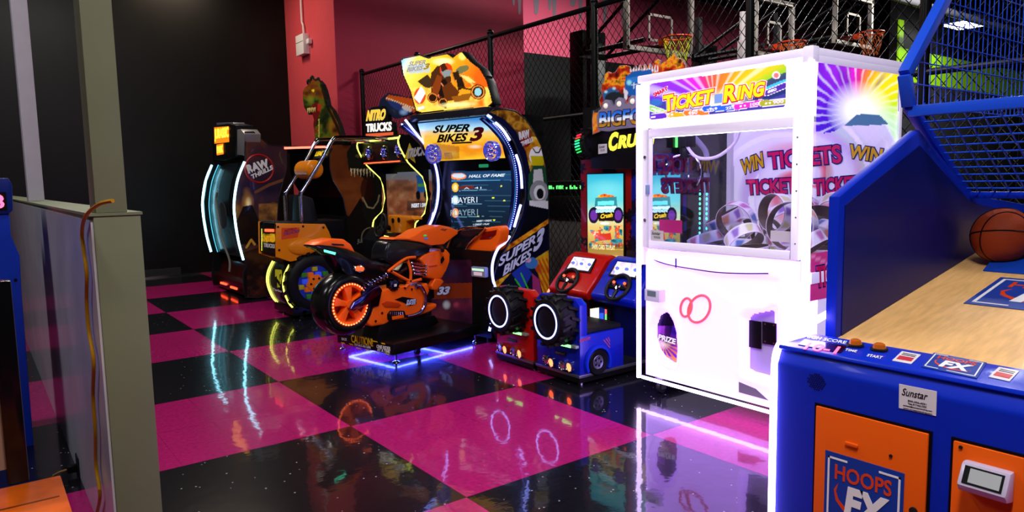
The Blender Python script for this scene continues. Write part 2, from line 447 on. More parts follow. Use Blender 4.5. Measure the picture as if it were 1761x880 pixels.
M_drip = mat('grey paint drip', '#8d7f8a', .4)
def drip(y, pts):
    q = [WY(a, b, y) for a, b in pts]
    return MB().prism([(p[0], y, p[2]) for p in q], (0, -.004, 0))
for (x0, w, L) in ((922, 9, 26), (945, 6, 18), (953, 7, 30), (985, 10, 12), (998, 6, 38), (1040, 8, 40), (1072, 8, 48)):
    struct('paint_drip', drip(11.498, [(x0 - w, -30), (x0 + w, -30), (x0 + w * .5, L * .35), (x0 + w * .35, L * .85), (x0, L), (x0 - w * .35, L * .85), (x0 - w * .45, L * .3)]), M_drip, wf)
wsd = bpy.data.objects['wall_side']
for (x0, w, L) in ((893, 5, 26), (883, 4, 10)):
    struct('paint_drip', drip(7.6, [(x0 - w, -30), (x0 + w, -30), (x0 + w * .5, L * .35), (x0 + w * .4, L * .85), (x0, L), (x0 - w * .35, L * .85), (x0 - w * .45, L * .3)]), M_drip, wsd)
# lime court wall far right, dark above and below
M_lime = mat('lime green wall paint', '#9ad80a', .5)
zl0, zl1 = WY(1640, 152, 6.5)[2], WY(1640, 101, 6.5)[2]
wl = struct('wall_lime', MB().box(17.75, 33, 6.5, 6.7, 0, 7), mat('charcoal court wall', '#17171a', .6))
struct('wall_band', MB().box(17.75, 33, 6.46, 6.5, zl0, zl1).box(17.75, 18.0, 6.46, 6.5, zl1, zl1 + .7), M_lime, wl)
M_pad = mat('charcoal quilted padding', '#26262b', .7, bump=.6, bscale=6)
for k in range(9):
    struct('wall_pad', MB().box(17.8 + k * 1.6, 19.36 + k * 1.6, 6.28, 6.5, 0, zl0 - .04), M_pad, wl, bevel=.05)
struct('wall_right', MB().box(33, 33.2, -7, 14.2, 0, 7), mat('charcoal end wall', '#1a191b', .6))
struct('wall_left', MB().box(-7.2, -7, -7, 9.8, 0, 6.6), M_blackw)
struct('wall_front', MB().box(-7, 33, -7.2, -7, 0, 7), mat('dark grey front wall', '#1d1c20', .6))
ce = struct('ceiling', MB().box(-7.2, 33.2, -7.2, 14.2, 6.9, 7.1), mat('black ceiling', '#0c0c0d', .8))
M_joist = mat('dark roof steel', '#2b2a2c', .5, .3)
for k in range(12):
    y = -5 + k * 1.6
    struct('ceiling_joist', MB().box(3.3, 33, y - .05, y + .05, 6.35, 6.55).box(3.3, 33, y - .03, y + .03, 6.55, 6.9), M_joist, ce)
for (y, z, r, c) in ((5.2, 5.2, .09, '#6c6a70'), (1.5, 5.9, .06, '#3f3d40'), (2.9, 5.75, .06, '#4a474a')):
    struct('ceiling_pipe', MB().cyl((4, y, z), (32, y, z), r, n=12), mat('pipe paint %g' % y, c, .4, .2), ce, smooth=True)
# ---- knee wall on the left with its posts
KX0, KX1, KY = -1.335, -1.187, .25
kw = struct('wall_knee', MB().box(KX0, KX1, KY, 9.6, 0, 1.312), M_greyw, bevel=.004)
struct('wall_panel', MB().box(KX0 - .008, KX0, KY + .012, 9.6, 0, 1.295), M_gloss, kw)
struct('wall_ledge', MB().box(KX0 - .012, KX1 + .006, KY - .004, 9.6, 1.312, 1.322), M_greyw, kw)
P1 = -1.325, -1.227
struct('trim_2', MB().box(P1[0], P1[1], KY + .004, KY + .15, 1.322, 6.6), M_greyw, bevel=.004)
y2 = on_plane(77, 345, (P1[1], 0, 0), (1, 0, 0))[1]
M_paleg = mat('pale grey post paint', '#a5a2a8', .5, noise=.04)
struct('trim_3', MB().box(P1[0], P1[1], y2, y2 + .15, 1.322, 6.6), M_paleg, bevel=.004)
y3 = on_plane(12, 335, (P1[1], 0, 0), (1, 0, 0))[1]
if y3 < 9: struct('trim_4', MB().box(P1[0], P1[1], y3, y3 + .15, 1.322, 6.6), M_paleg, bevel=.004)
# ---- yellow cable and outlet on the knee wall
xk = KX0 - .022
cab = [(163, 346), (157, 352), (147, 372), (141, 400), (144, 430), (149, 470), (149, 520), (153, 570), (161, 620), (160, 680), (164, 740), (165, 800), (172, 850), (166, 885)]
pc = [on_plane(a, b, (xk, 0, 0), (1, 0, 0)) for a, b in cab]
pc[0][0] += .05; pc[1][0] += .02
zlast = pc[-1][2]
pc += [np.array([xk - .01, pc[-1][1] - .02, zlast * .5]), np.array([xk - .02, pc[-1][1] - .03, .012])]
tag(link('power_cable', MB().tube(smooth_path(pc, 5), .0065, 8).mesh('power_cable', mat('yellow cable sheath', '#a8780a', .4), smooth=True)), 'yellow power cable hanging down the glossy side of the grey half wall', 'cable')
op = on_plane(135, 803, (KX0 - .008, 0, 0), (1, 0, 0))
T = Thing('wall_outlet', 'dark wall outlet with a plug on the glossy side of the half wall', 'outlet', (KX0 - .008, op[1], op[2]))
T.part('cover_plate', MB().box(-.006, 0, -.05, .05, -.06, .06), M_dark, bevel=.003)
T.part('plug', MB().box(-.05, -.006, -.02, .02, -.018, .018), M_black, bevel=.006)
T.part('plug_cord', MB().tube(smooth_path([(-.05, 0, 0), (-.09, .01, -.01), (-.11, .05, -.05), (-.1, .1, -.16), (-.08, .12, -.3)], 4), .005, 6), mat('tan cord', '#8a6a30', .5), smooth=True)
# ---- lamps under the ceiling
M_lampb = mat('white lamp housing', '#c8c8c8', .4)
LAB = ['ceiling lamp above the floor in front of the motorbike game', 'ceiling lamp above the far end of the game row', 'ceiling lamp over the near end of the aisle', 'ceiling lamp over the basketball game',
       'ceiling lamp left of the grey half wall', 'small warm ceiling lamp by the salmon wall', 'high bay lamp above the nearest basketball hoop', 'high bay lamp near the far pink wall',
       'high bay lamp in front of the lime wall', 'high bay lamp behind the prize machine']
for i, (x, y, z, sx, sy, wt, c) in enumerate(LAMPS):
    T = Thing('ceiling_lamp', LAB[i], 'lamp', (x, y, z))
    T.part('housing', MB().box(-sx / 2 - .04, sx / 2 + .04, -sy / 2 - .04, sy / 2 + .04, .03, .1), M_lampb, bevel=.01)
    T.part('diffuser', MB().box(-sx / 2, sx / 2, -sy / 2, sy / 2, .012, .03), mat('lamp diffuser %d' % i, '#ffffff', .5, emit=c, es=6.0))
    zc = 6.9
    T.part('hanger', MB().cyl((-sx / 3, 0, .1), (-sx / 3, 0, zc - z), .008, n=6).cyl((sx / 3, 0, .1), (sx / 3, 0, zc - z), .008, n=6), M_dark)
    L = bpy.data.lights.new('lamp_light', 'AREA'); L.shape = 'RECTANGLE'; L.size = sx; L.size_y = sy; L.energy = wt; L.color = c
    lo = bpy.data.objects.new('lamp_light', L); COL.objects.link(lo); lo.parent = T.e
# round bright lamp seen through the cage at the top right
lp = WZ(1665, 42, 5.2)
T = Thing('floodlight', 'bright white floodlight hanging under the dark ceiling at the right', 'lamp', tuple(lp))
T.part('housing', MB().box(-.5, .5, -.44, .44, .02, .14), M_dark, bevel=.02)
T.part('diffuser', MB().box(-.45, .45, -.4, .4, -.03, .02), glow('floodlight glass', (.95, 1, .95), 14.0))
T.part('hanger', MB().cyl((0, 0, .14), (0, 0, 6.9 - lp[2]), .012, n=6), M_dark)
# ---- junction box on the return wall
bx = on_plane(526, 78, (2.83, 0, 0), (1, 0, 0))
T = Thing('junction_box', 'white electrical box with a conduit on the salmon wall', 'electrical box', (2.825, bx[1], bx[2]))
T.part('box', MB().box(-.1, 0, -.16, .16, -.155, .155), M_white, bevel=.006)
T.part('cover_seam', MB().box(-.102, -.1, -.155, .155, .035, .042), M_dark)
T.part('conduit', MB().tube([(-.03, -.02, .155), (-.03, -.02, .3), (-.03, .03, .36), (-.03, .03, 6.5 - bx[2])], .016, 8), M_white, smooth=True)
T.part('sensor', MB().box(-.07, -.01, -.3, -.2, -.02, .06).box(-.05, -.03, -.2, -.16, .01, .03), M_white, bevel=.01)
# ================================================================ CHAIN LINK FENCE
FX = 3.2
FYS = [7.53, 5.87, 4.2, 2.5, .79, -.48, -2.2, -4.2]
T = Thing('chain_link_fence', 'tall black chain link fence running behind the row of games', 'fence', (FX, 7.53, 0))
oy = 7.53
M_fence = mat('black fence coating', '#0c0c0e', .3)
FT = 3.02
for y in FYS:
    T.part('post', MB().cyl((0, y - oy, 0), (0, y - oy, FT + .04), .033, n=12).ell((0, y - oy, FT + .05), (.04, .04, .035), 12, 6), M_fence, smooth=True)
for a, b in zip(FYS[:-1], FYS[1:]):
    for z, r in ((FT, .024), (2.03, .022), (.06, .015)):
        T.part('rail', MB().cyl((0, a - oy, z), (0, b - oy, z), r, n=10), M_fence, smooth=True)
    mb = MB(); y1, y0 = a - oy - .03, b - oy + .03; z0, z1 = .06, FT - .02
    pw, ph = .082, .1; k = ph / pw
    for sgn in (1, -1):
        c0 = -((y1 - y0) * k) if sgn > 0 else 0
        n = int(((z1 - z0) + (y1 - y0) * k) / ph) + 2
        for i in range(n):
            zz = z0 + c0 + i * ph if sgn > 0 else z0 + i * ph
            # z = zz + sgn*k*(y-y0)
            pts = []
            for y in (y0, y1):
                z = zz + sgn * k * (y - y0)
                pts.append((y, z))
            (ya, za), (yb, zb_) = pts
            def clip(t0, t1):
                dz = zb_ - za
                for zl, s_ in ((z0, 1), (z1, -1)):
                    da, db = s_ * (za + t0 * dz - zl), s_ * (za + t1 * dz - zl)
                    if da < 0 and db < 0: return None
                    if da < 0: t0 = (zl - za) / dz
                    elif db < 0: t1 = (zl - za) / dz
                return t0, t1
            r_ = clip(0.0, 1.0)
            if not r_ or r_[1] - r_[0] < 1e-3: continue
            p = lambda t: (.004 * sgn, ya + t * (yb - ya), za + t * (zb_ - za))
            mb.tube([p(r_[0]), p(r_[1])], .0032, 4)
    T.part('wire_mesh', mb, M_fence, kind='stuff')
# ================================================================ BEYOND THE FENCE: hoops, barrier, posts
M_frameg = mat('weathered steel frame', '#8b847c', .5, .4)
M_rim = mat('orange rim paint', '#c83a14', .4)
M_net = mat('yellow green net cord', '#b8c020', .6)
M_netw = mat('orange net cord', '#c0602a', .6)
def hoop(label, y, bl, br, h, rim, netm, inner=True):
    a = WY(*bl, y); b = WY(*br, y); zb0 = (a[2] + b[2]) / 2; w = b[0] - a[0]
    T = Thing('basketball_hoop', label, 'basketball hoop', (a[0], y, 0), 0)
    f = .07
    T.part('backboard_frame', MB().box(0, f, -.04, .04, zb0, zb0 + h).box(w - f, w, -.04, .04, zb0, zb0 + h).box(0, w, -.04, .04, zb0, zb0 + f).box(0, w, -.04, .04, zb0 + h - f, zb0 + h), M_frameg, bevel=.008)
    T.part('backboard_glass', MB().box(f, w - f, -.01, .01, zb0 + f, zb0 + h - f), glass_mat('backboard glass', (.86, .86, .88)))
    if inner:
        q = .04; x0, x1 = w * .32, w * .68; s0, s1 = zb0 + .18, zb0 + .62
        T.part('target_square', MB().box(x0, x0 + q, -.02, -.01, s0, s1).box(x1 - q, x1, -.02, -.01, s0, s1).box(x0, x1, -.02, -.01, s1 - q, s1).box(x0, x1, -.02, -.01, s0, s0 + q), M_frameg)
    rc = np.array([w / 2, -.36, zb0 + .2])
    T.part('rim', MB().torus(rc, (0, 0, 1), .225, .016, 28, 6).box(w / 2 - .06, w / 2 + .06, -.14, -.02, zb0 + .12, zb0 + .22), M_rim, smooth=True)
    mb = MB()
    for k in range(12):
        for sg in (1, -1):
            pts = []
            for i in range(6):
                t = i / 5; an = 2 * math.pi * (k + sg * t * 2) / 12; r = .225 - .1 * t
                pts.append(rc + np.array([r * math.cos(an), r * math.sin(an), -.42 * t]))
            mb.tube(pts, .006, 4)
    T.part('net', mb, netm)
    mb = MB()
    for x in (w * .3, w * .7):
        mb.cyl((x, .04, zb0 + .2), (x, 1.6, zb0 + .2), .04, n=8).cyl((x, .04, zb0 + h - .1), (x, 1.6, zb0 + .2), .03, n=8)
    mb.cyl((w * .3, .3, zb0 + .2), (w * .7, .9, zb0 + .2), .02, n=6).cyl((w * .7, .3, zb0 + .2), (w * .3, .9, zb0 + .2), .02, n=6)
    mb.box(w * .46, w * .54, 1.6, 1.7, 0, zb0 + h).box(w * .28, w * .72, 1.58, 1.62, zb0 + .14, zb0 + .24)
    T.part('support_arm', mb, mat('matt black steel', '#050506', .6))
    return T
hoop('large basketball hoop with yellow green net, above the prize machine and the truck game sign', 5.6, (1075, 84), (1190, 100), 1.25, None, M_net)
hoop('dark basketball hoop behind the top of the prize machine, beside a white post', 5.0, (1296, 96), (1362, 102), 1.0, None, M_netw)
hoop('small basketball hoop with orange net above the right corner of the prize machine', 4.8, (1433, 76), (1497, 84), .95, None, M_netw)
p = WY(1276, 100, 5.2)
tag(link('court_post', MB().cyl((0, 0, 0), (0, 0, WY(1276, 20, 5.2)[2]), .05, n=12).box(-.07, .07, -.07, .07, 0, .03).box(-.06, .06, -.06, .06, p[2] - .1, p[2] + .3).mesh('court_post', mat('white post paint', '#b8b0b0', .5), bevel=.01), None, (p[0], p[1], 0)), 'white steel post behind the fence between two hoops', 'post')
for lab, a, y in (('black padded column left of the large hoop', [(1005, 400), (1044, 400), (1044, 56), (1005, 56)], 8.0), ('short black padded column right of the large hoop', [(1210, 400), (1231, 400), (1231, 78), (1210, 78)], 8.0)):
    q = [WY(*c, y) for c in a]
    tag(link('padded_column', MB().box(0, q[1][0] - q[0][0], 0, .4, 0, q[2][2]).mesh('padded_column', M_black, bevel=.04), None, (q[0][0], y, 0)), lab, 'column')
# barrier with slats right behind the fence
T = Thing('court_barrier', 'grey slatted barrier with black padded top behind the fence', 'barrier', (3.75, 3.4, 0))
M_slat = mat('grey slat paint', '#6e6a68', .6)
for k in range(22):
    y = -1.6 + k * .145
    T.part('slat', MB().box(0, .03 + .012 * (k % 2), y, y + .135, .03, .96), M_slat, bevel=.006)
T.part('top_pad', MB().box(-.06, .16, -1.7, 1.7, .96, 1.22), mat('black padded vinyl', '#0d0d0f', .45), bevel=.03)
T.part('backing', MB().box(.05, .1, -1.65, 1.65, .0, .96), M_black)
T = Thing('led_ticker', 'thin black display with green letters on top of the slatted barrier', 'display', (3.75, 3.4, 1.22))
ty = WX(968, 335, 3.71)
T.part('case', MB().box(-.05, .08, -.5, .5, 0, .16), M_black, bevel=.008)
mb = MB(); rr = random.Random(3)
for k in range(26):
    if rr.random() < .8:
        y = .42 - k * .033
        mb.box(-.053, -.05, y - .011, y + .011, .07, .07 + rr.choice((.02, .04, .04)))
T.part('green_segments', mb, G_green)
# ================================================================ PRIZE MACHINE (white, ring prizes)
TK = Thing('prize_claw_machine', 'glowing white claw machine filled with ticket rings, rainbow artwork on its side', 'arcade machine', (1.75, 0, 0))
T = TK
HW, DP, Z0, Z1 = .585, .94, .1, 2.04
M_lil = mat('lilac plastic with added glow', '#f3ecfb', .35, emit=(.75, .66, 1.0), es=.3)  # added glow stands in for neon light on the frame plastic
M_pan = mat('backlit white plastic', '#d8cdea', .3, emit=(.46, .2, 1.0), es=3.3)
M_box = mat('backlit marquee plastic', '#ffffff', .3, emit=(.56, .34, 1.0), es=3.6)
A_glow = art_mat('backlit print', .25, 1.0)
A_dim = art_mat('printed vinyl', .3, 0.0)
A_low = art_mat('softly lit print', .3, .35)
deck = .9
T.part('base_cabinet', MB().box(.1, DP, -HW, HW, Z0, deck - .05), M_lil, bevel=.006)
T.part('display_floor', MB().box(.03, DP - .03, -HW + .02, HW - .02, deck - .05, deck), M_white)
for (x0, x1, y0, y1) in ((0, .035, HW - .045, HW - .012), (0, .035, -HW + .012, -HW + .045), (DP - .04, DP, HW - .04, HW), (DP - .04, DP, -HW, -HW + .04)):
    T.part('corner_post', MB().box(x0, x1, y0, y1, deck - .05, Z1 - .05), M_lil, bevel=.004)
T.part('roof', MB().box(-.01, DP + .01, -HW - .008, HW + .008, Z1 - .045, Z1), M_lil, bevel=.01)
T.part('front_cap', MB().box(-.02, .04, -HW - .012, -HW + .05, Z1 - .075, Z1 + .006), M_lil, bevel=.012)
# neon edge strips
for y in (HW - .004, -HW + .004):
    T.part('neon_edge', MB().tube([(-.008, y, Z0 + .005), (-.008, y, Z1 - .06)], .0155, 10), G_white, smooth=True)
T.part('neon_edge', MB().tube([(-.004, HW - .03, Z0 + .012), (-.004, -HW + .02, Z0 + .012)], .011, 8), G_white, smooth=True)
# marquee light box
mz0, mz1 = 1.715, 1.985
mq = T.part('marquee', MB().box(-.006, .2, -HW + .02, HW - .02, mz0, mz1), M_box, bevel=.01)
def p_marq(p):
    x, y = p.x, p.y
    cx, cy = 1228, 178
    an = np.degrees(np.arctan2(cy - y, x - cx))
    base = ramp(an / 180, [(-1, '#3a1a90'), (0.02, '#283070'), (.09, '#1c2a60'), (.13, '#78b82a'), (.21, '#f0b81a'), (.36, '#f07a20'), (.52, '#f0503a'), (.62, '#e8306a'), (.72, '#d020c0'), (.84, '#8a2ad8'), (1, '#5a28c8')])
    p.put(np.ones(x.shape, bool), base)
    rays = .5 + .5 * np.sin(an * .42 + 1.5 * np.sin(an * .13))
    p.put(np.clip(rays - .55, 0, 1) * .7, '#ffffff')
    p.ell(cx + 6, cy - 4, 62, 22, '#fff2c8', -8, .75, .9)
    p.poly([(1117, 170), (1150, 178), (1200, 190), (1240, 192), (1290, 182), (1352, 160), (1352, 184), (1117, 207)], '#3a3a90')
    p.ell(1340, 138, 40, 9, '#2a2a66', -22, .9); p.ell(1338, 145, 30, 4, '#3ab0e8', -22, .9)
    p.ell(1128, 176, 14, 8, '#2a6ab8', 0, .8, .5)
    seg = [((1117, 185), (1142, 194), '#7ac048'), ((1142, 196), (1182, 199), '#f0a020'), ((1180, 194), (1214, 194), '#f07028'), ((1212, 187), (1268, 185), '#2a5ad0'), ((1266, 184), (1310, 176), '#d02ab0'), ((1310, 178), (1351, 174), '#9a9a28'), ((1117, 202), (1142, 199), '#5a2ab8'), ((1318, 160), (1352, 146), '#4a2a98')]
    for a, b, c in seg:
        p.line([a, b], 11, '#e8e0f0'); p.line([a, b], 9, c)
        for t in (.18, .34): p.ell(a[0] + (b[0] - a[0]) * t, a[1] + (b[1] - a[1]) * t, 2.2, 1.6, '#e8e0f0')
    p.ell(1335, 129.5, 7, 6.5, '#d8d0ea'); p.ell(1335, 129.5, 4.5, 4.2, '#f06a6a')
    p.poly([(1228, 163), (1243, 160), (1243, 176), (1228, 178)], '#6a88c8')
art(T, 'marquee_print', ('x', -.010), [(1117, 146), (1121, 143.5), (1348, 110), (1352, 113), (1351, 181), (1347, 184), (1120, 206), (1117, 203)], p_marq, A_glow, 220, mq)
M_tyel = mat('yellow backlit lettering', '#f0d808', .35, emit=(1, .75, .02), es=.75)
M_tred = mat('crimson backlit lettering', '#d0103a', .35, emit=(.8, .02, .1), es=.4)
M_twht = mat('white backlit lettering', '#f0e8f4', .35, emit=(.8, .7, .85), es=.5)
def TX(s, px3, x, m, name='lettering', parent=None, **k):
    return T.text(name, s, T.X(*px3[0], x), T.X(*px3[1], x), T.X(*px3[2], x), m, parent, **k)
OUT = [(M_tred, .085, .7), (M_twht, .125, .4)]
TX('T', [(1143, 193), (1160, 190), (1142, 165)], -.012, M_tyel, 'title_lettering', mq, bold=.035, outline=OUT, lift=.004)
TX('ICKET', [(1157, 190), (1228, 177.5), (1158, 166)], -.012, M_tyel, 'title_lettering', mq, bold=.035, outline=OUT, lift=.004, shear=.12)
TX('R', [(1245, 177), (1267, 173.5), (1248, 147)], -.012, M_tyel, 'title_lettering', mq, bold=.035, outline=OUT, lift=.004)
TX('ING', [(1268, 173), (1315, 165), (1270, 148)], -.012, M_tyel, 'title_lettering', mq, bold=.035, outline=OUT, lift=.004, shear=.12)
TX('SMART', [(1126, 167), (1150, 155), (1124, 160.5)], -.012, M_tred, 'small_lettering', mq, bold=.02, outline=[(M_twht, .1, .4)], lift=.003)
for s, q in (('300', [(1126, 193), (1138, 194.5), (1126, 187)]), ('150', [(1187, 198), (1200, 196), (1187, 191)]), ('275', [(1216, 193), (1229, 191.5), (1216, 187.5)]), ('225', [(1249, 189), (1263, 186.5), (1249, 184)]), ('100', [(1291, 183), (1306, 180.5), (1291, 177.5)]), ('600', [(1321, 161), (1336, 156), (1321, 155.5)]), ('900', [(1330, 179.5), (1348, 177), (1330, 173)])):
    TX(s, q, -.012, M_twht, 'ticket_number', mq, bold=.02, lift=.002)
# glass door with metal frame
fo = T.Xs([(1105, 219), (1381, 204.5), (1374, 446.5), (1107.5, 426)], 0); fi = T.Xs([(1118, 236), (1365, 219), (1361.5, 432), (1118.5, 413.5)], 0)
yo = (np.mean([fo[1][1], fo[2][1]]), np.mean([fo[0][1], fo[3][1]])); zo = (np.mean([fo[2][2], fo[3][2]]), np.mean([fo[0][2], fo[1][2]]))
yi = (np.mean([fi[1][1], fi[2][1]]), np.mean([fi[0][1], fi[3][1]])); zi = (np.mean([fi[2][2], fi[3][2]]), np.mean([fi[0][2], fi[1][2]]))
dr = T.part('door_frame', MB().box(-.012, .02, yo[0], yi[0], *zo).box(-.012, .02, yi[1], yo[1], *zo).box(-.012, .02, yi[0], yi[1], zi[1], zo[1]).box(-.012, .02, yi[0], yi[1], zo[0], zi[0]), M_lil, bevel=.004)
T.part('glass_pane', MB().box(0, .006, yi[0] - .01, yi[1] + .01, zi[0] - .01, zi[1] + .01), glass_mat('clear cabinet glass', (.97, .98, 1)), dr)
for k in range(5):
    z = zi[0] + (zi[1] - zi[0]) * (k + .3) / 4.7
    T.part('screw', MB().disc((-.012, (yo[0] + yi[0]) / 2 - .005, z), (-1, 0, 0), .004, .003, 10), M_steel, dr)
for z in (zi[0] + .13, zi[1] - .12):
    T.part('lock', MB().disc((-.012, (yo[1] + yi[1]) / 2, z), (-1, 0, 0), .011, .008, 14).disc((-.02, (yo[1] + yi[1]) / 2, z), (-1, 0, 0), .005, .003, 10), M_chrome, dr, bevel=.001)
T.part('latch', MB().box(-.024, -.012, yi[1] - .008, yi[1] + .02, 1.3, 1.36), mat('pale blue latch', '#9ab0e8', .3), dr, bevel=.003)
def stick(T, nm, q, f, plane, lines, head=True):
    pts = [f(*c, plane) for c in q]
    n = np.cross(pts[1] - pts[0], pts[3] - pts[0]); n = -n / np.linalg.norm(n)
    st = T.part('sticker', MB().prism(pts, n * .0012), mat('white sticker', '#dcd8e0', .4))
    bl, br, tl = np.array(pts[3]), np.array(pts[2]), np.array(pts[0])
    R_, U_ = br - bl, tl - bl
    def put(s, u0, u1, v0, v1, m, **k):
        T.text('sticker_lettering', s, bl + R_ * u0 + U_ * v0, bl + R_ * u1 + U_ * v0, bl + R_ * u0 + U_ * v1, m, st, depth=.0006, lift=.0014, **k)
    put('Sunstar', .08, .78, .56, .86, M_btext, shear=.3, bold=.01)
    for i, s in enumerate(lines):
        v = .42 - i * .115
        put(s, .12 if i > 1 else .25, .9 if i > 1 else .75, v - .07, v, M_btext, bold=.01)
    return st
stick(T, 'sticker', [(1119.5, 395), (1141, 397), (1141, 415), (1119.5, 413)], T.X, -.002, ['800-436-4051', 'Text 817-962-7595'])
# moulded lower front: height field with recesses
y0, y1, z0, z1 = -HW + .02, HW - .02, Z0 + .02, zo[0] - .01
NY, NZ = 110, 76
oval = T.Xs([(1138, 537), (1147, 540), (1155, 552), (1160, 570), (1162, 595), (1161, 620), (1158, 627), (1150, 625), (1137, 616), (1127, 602), (1121, 580), (1121, 560), (1127, 543)], 0)
door = T.Xs([(1276, 546), (1282, 540), (1328, 531), (1333, 536), (1333, 660), (1276, 640)], 0)
ov2 = [(p[1], p[2]) for p in oval]; dr2 = [(p[1], p[2]) for p in door]
GY, GZ = np.meshgrid(np.linspace(y0, y1, NY), np.linspace(z0, z1, NZ))
def seg_dist(x, y, poly):
    d = np.full(x.shape, 9.0)
    for i in range(len(poly)):
        ax_, ay_ = poly[i]; bx_, by_ = poly[(i + 1) % len(poly)]; dx, dy = bx_ - ax_, by_ - ay_
        t = np.clip(((x - ax_) * dx + (y - ay_) * dy) / (dx * dx + dy * dy + 1e-12), 0, 1)
        d = np.minimum(d, np.hypot(x - ax_ - t * dx, y - ay_ - t * dy))
    return d * np.where(inpoly(x, y, poly), -1, 1)
sm = lambda t: np.clip(t, 0, 1) ** 2 * (3 - 2 * np.clip(t, 0, 1))
H = .012 * np.ones(GY.shape)
edge = np.minimum(np.minimum(GY - y0, y1 - GY), np.minimum(GZ - z0, z1 - GZ))
H += .03 * (1 - sm(edge / .04))
sw = seg_dist(GY, GZ, [(p[1], p[2]) for p in T.Xs([(1112, 452), (1340, 476), (1340, 540), (1260, 520), (1180, 470), (1150, 462), (1135, 490), (1112, 480)], 0)])
H += .012 * sm(-sw / .03)
d_ = seg_dist(GY, GZ, ov2); H += .05 * sm((.012 - d_) / .016) - .012 * np.exp(-((d_ - .03) / .02) ** 2)
d_ = seg_dist(GY, GZ, dr2); H += .06 * sm((.01 - d_) / .016) - .008 * np.exp(-((d_ - .035) / .02) ** 2)
mb = MB(); vs = np.stack([H, GY, GZ], -1).reshape(-1, 3).tolist(); fs = []
for i in range(NZ - 1):
    for j in range(NY - 1):
        a = i * NY + j; fs.append((a, a + NY, a + NY + 1, a + 1))
mb.add(vs, fs)
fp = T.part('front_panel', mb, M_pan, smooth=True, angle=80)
def p_prize(p):
    p.put(np.ones(p.x.shape, bool), '#1a0a38')
    an = np.arctan2(p.y - 590, p.x - 1140)
    p.fire(p.y > 560, 30, [(0, '#2a1080'), (.5, '#7a2ab0'), (1, '#c050d0')])
    p.put((p.y > 585) & (np.sin(an * 22) > 0), '#f08a2a', .8); p.ell(1142, 590, 14, 12, '#fff0d0', 0, .8, .8)
    p.ell(1150, 560, 6, 30, '#0a0618', 8, .7)
    p.poly([(1121, 605), (1165, 615), (1165, 640), (1121, 640)], '#e8a020', .5)
art(T, 'prize_window', ('x', .052), [tuple(q) for q in [(1136, 535), (1150, 538), (1158, 552), (1163, 570), (1165, 595), (1164, 622), (1160, 630), (1148, 628), (1134, 618), (1124, 603), (1118, 580), (1118, 560), (1124, 541)]], p_prize, art_mat('prize print', .2, .25), 60, fp)
TX('PRIZE', [(1133, 583), (1162, 592), (1134, 574)], .048, M_twht, 'prize_lettering', fp, bold=.03, outline=[(M_btext, .09, .4)])
T.part('recess_shade', MB().prism(T.Xs([(1277, 547), (1283, 541), (1328, 532), (1332, 536), (1332, 655), (1277, 638)], .07), (.006, 0, 0)), mat('shaded recess lilac', '#b9aed2', .4), fp)  # added plate: darker lilac puts the recess shade into the colour
for q in ([(1278, 548), (1310, 553), (1310, 600), (1278, 594)], [(1312, 552), (1336, 556), (1336, 594), (1312, 590)]):
    pl = T.part('lock_plate', MB().prism(T.Xs(q, .068), (-.008, 0, 0)), M_black, fp, bevel=.002)
for q in ((1316, 557), (1331, 559), (1316, 587), (1331, 590)):
    c = T.X(*q, .06); T.part('screw', MB().disc(c, (-1, 0, 0), .005, .003, 8), M_chrome, fp)
T.part('ticket_vent', MB().prism(T.Xs([(1271, 656), (1300, 668), (1322, 688), (1271, 674)], .008), (-.004, 0, 0)), mat('grey mesh vent', '#8a82a0', .5), fp)
T.part('trim_line', MB().tube(smooth_path(T.Xs([(1125, 447), (1150, 455), (1190, 462), (1232, 468), (1275, 470), (1322, 470)], .006), 4), .004, 6), M_chrome, fp, smooth=True)
T.part('key_tab', MB().tube(T.Xs([(1162.5, 444), (1162.5, 460)], .004), .005, 6), M_chrome, fp)
def p_rings(p):
    p.put(np.ones(p.x.shape, bool), ramp((p.x - 1165) / 55 + (p.y - 510) / 90, [(0, '#c020a0'), (.5, '#f03a50'), (1, '#f09030')]))
RG = [((1180, 528.5), 9.5, 15.5), ((1202.5, 531), 19, 22.5)]
for (cx, cy), rx, ry in RG:
    n = 40
    ou = [T.X(cx + rx * math.cos(2 * math.pi * i / n), cy + ry * math.sin(2 * math.pi * i / n) - .3 * rx * math.cos(2 * math.pi * i / n), .008) for i in range(n)]
    T.part('ring_emblem', MB().tube(ou, .0085, 8, closed=True), mat('pink orange enamel', '#f0405a', .3, emit=(1, .22, .2), es=.45), fp, smooth=True)
cr = T.X(1127, 507, -.01)
c_ = T.part('card_reader', MB().box(-.045, .02, cr[1] - .062, cr[1] + .062, cr[2] - .04, cr[2] + .04), mat('clear reader case', '#cfc8e2', .15, emit=(.6, .5, .9), es=.3), bevel=.01)
T.part('reader_screen', MB().box(-.047, -.044, cr[1] - .035, cr[1] + .035, cr[2] - .005, cr[2] + .03), mat('reader screen', '#10141c', .1, emit=(.3, .36, .5), es=.35), c_)
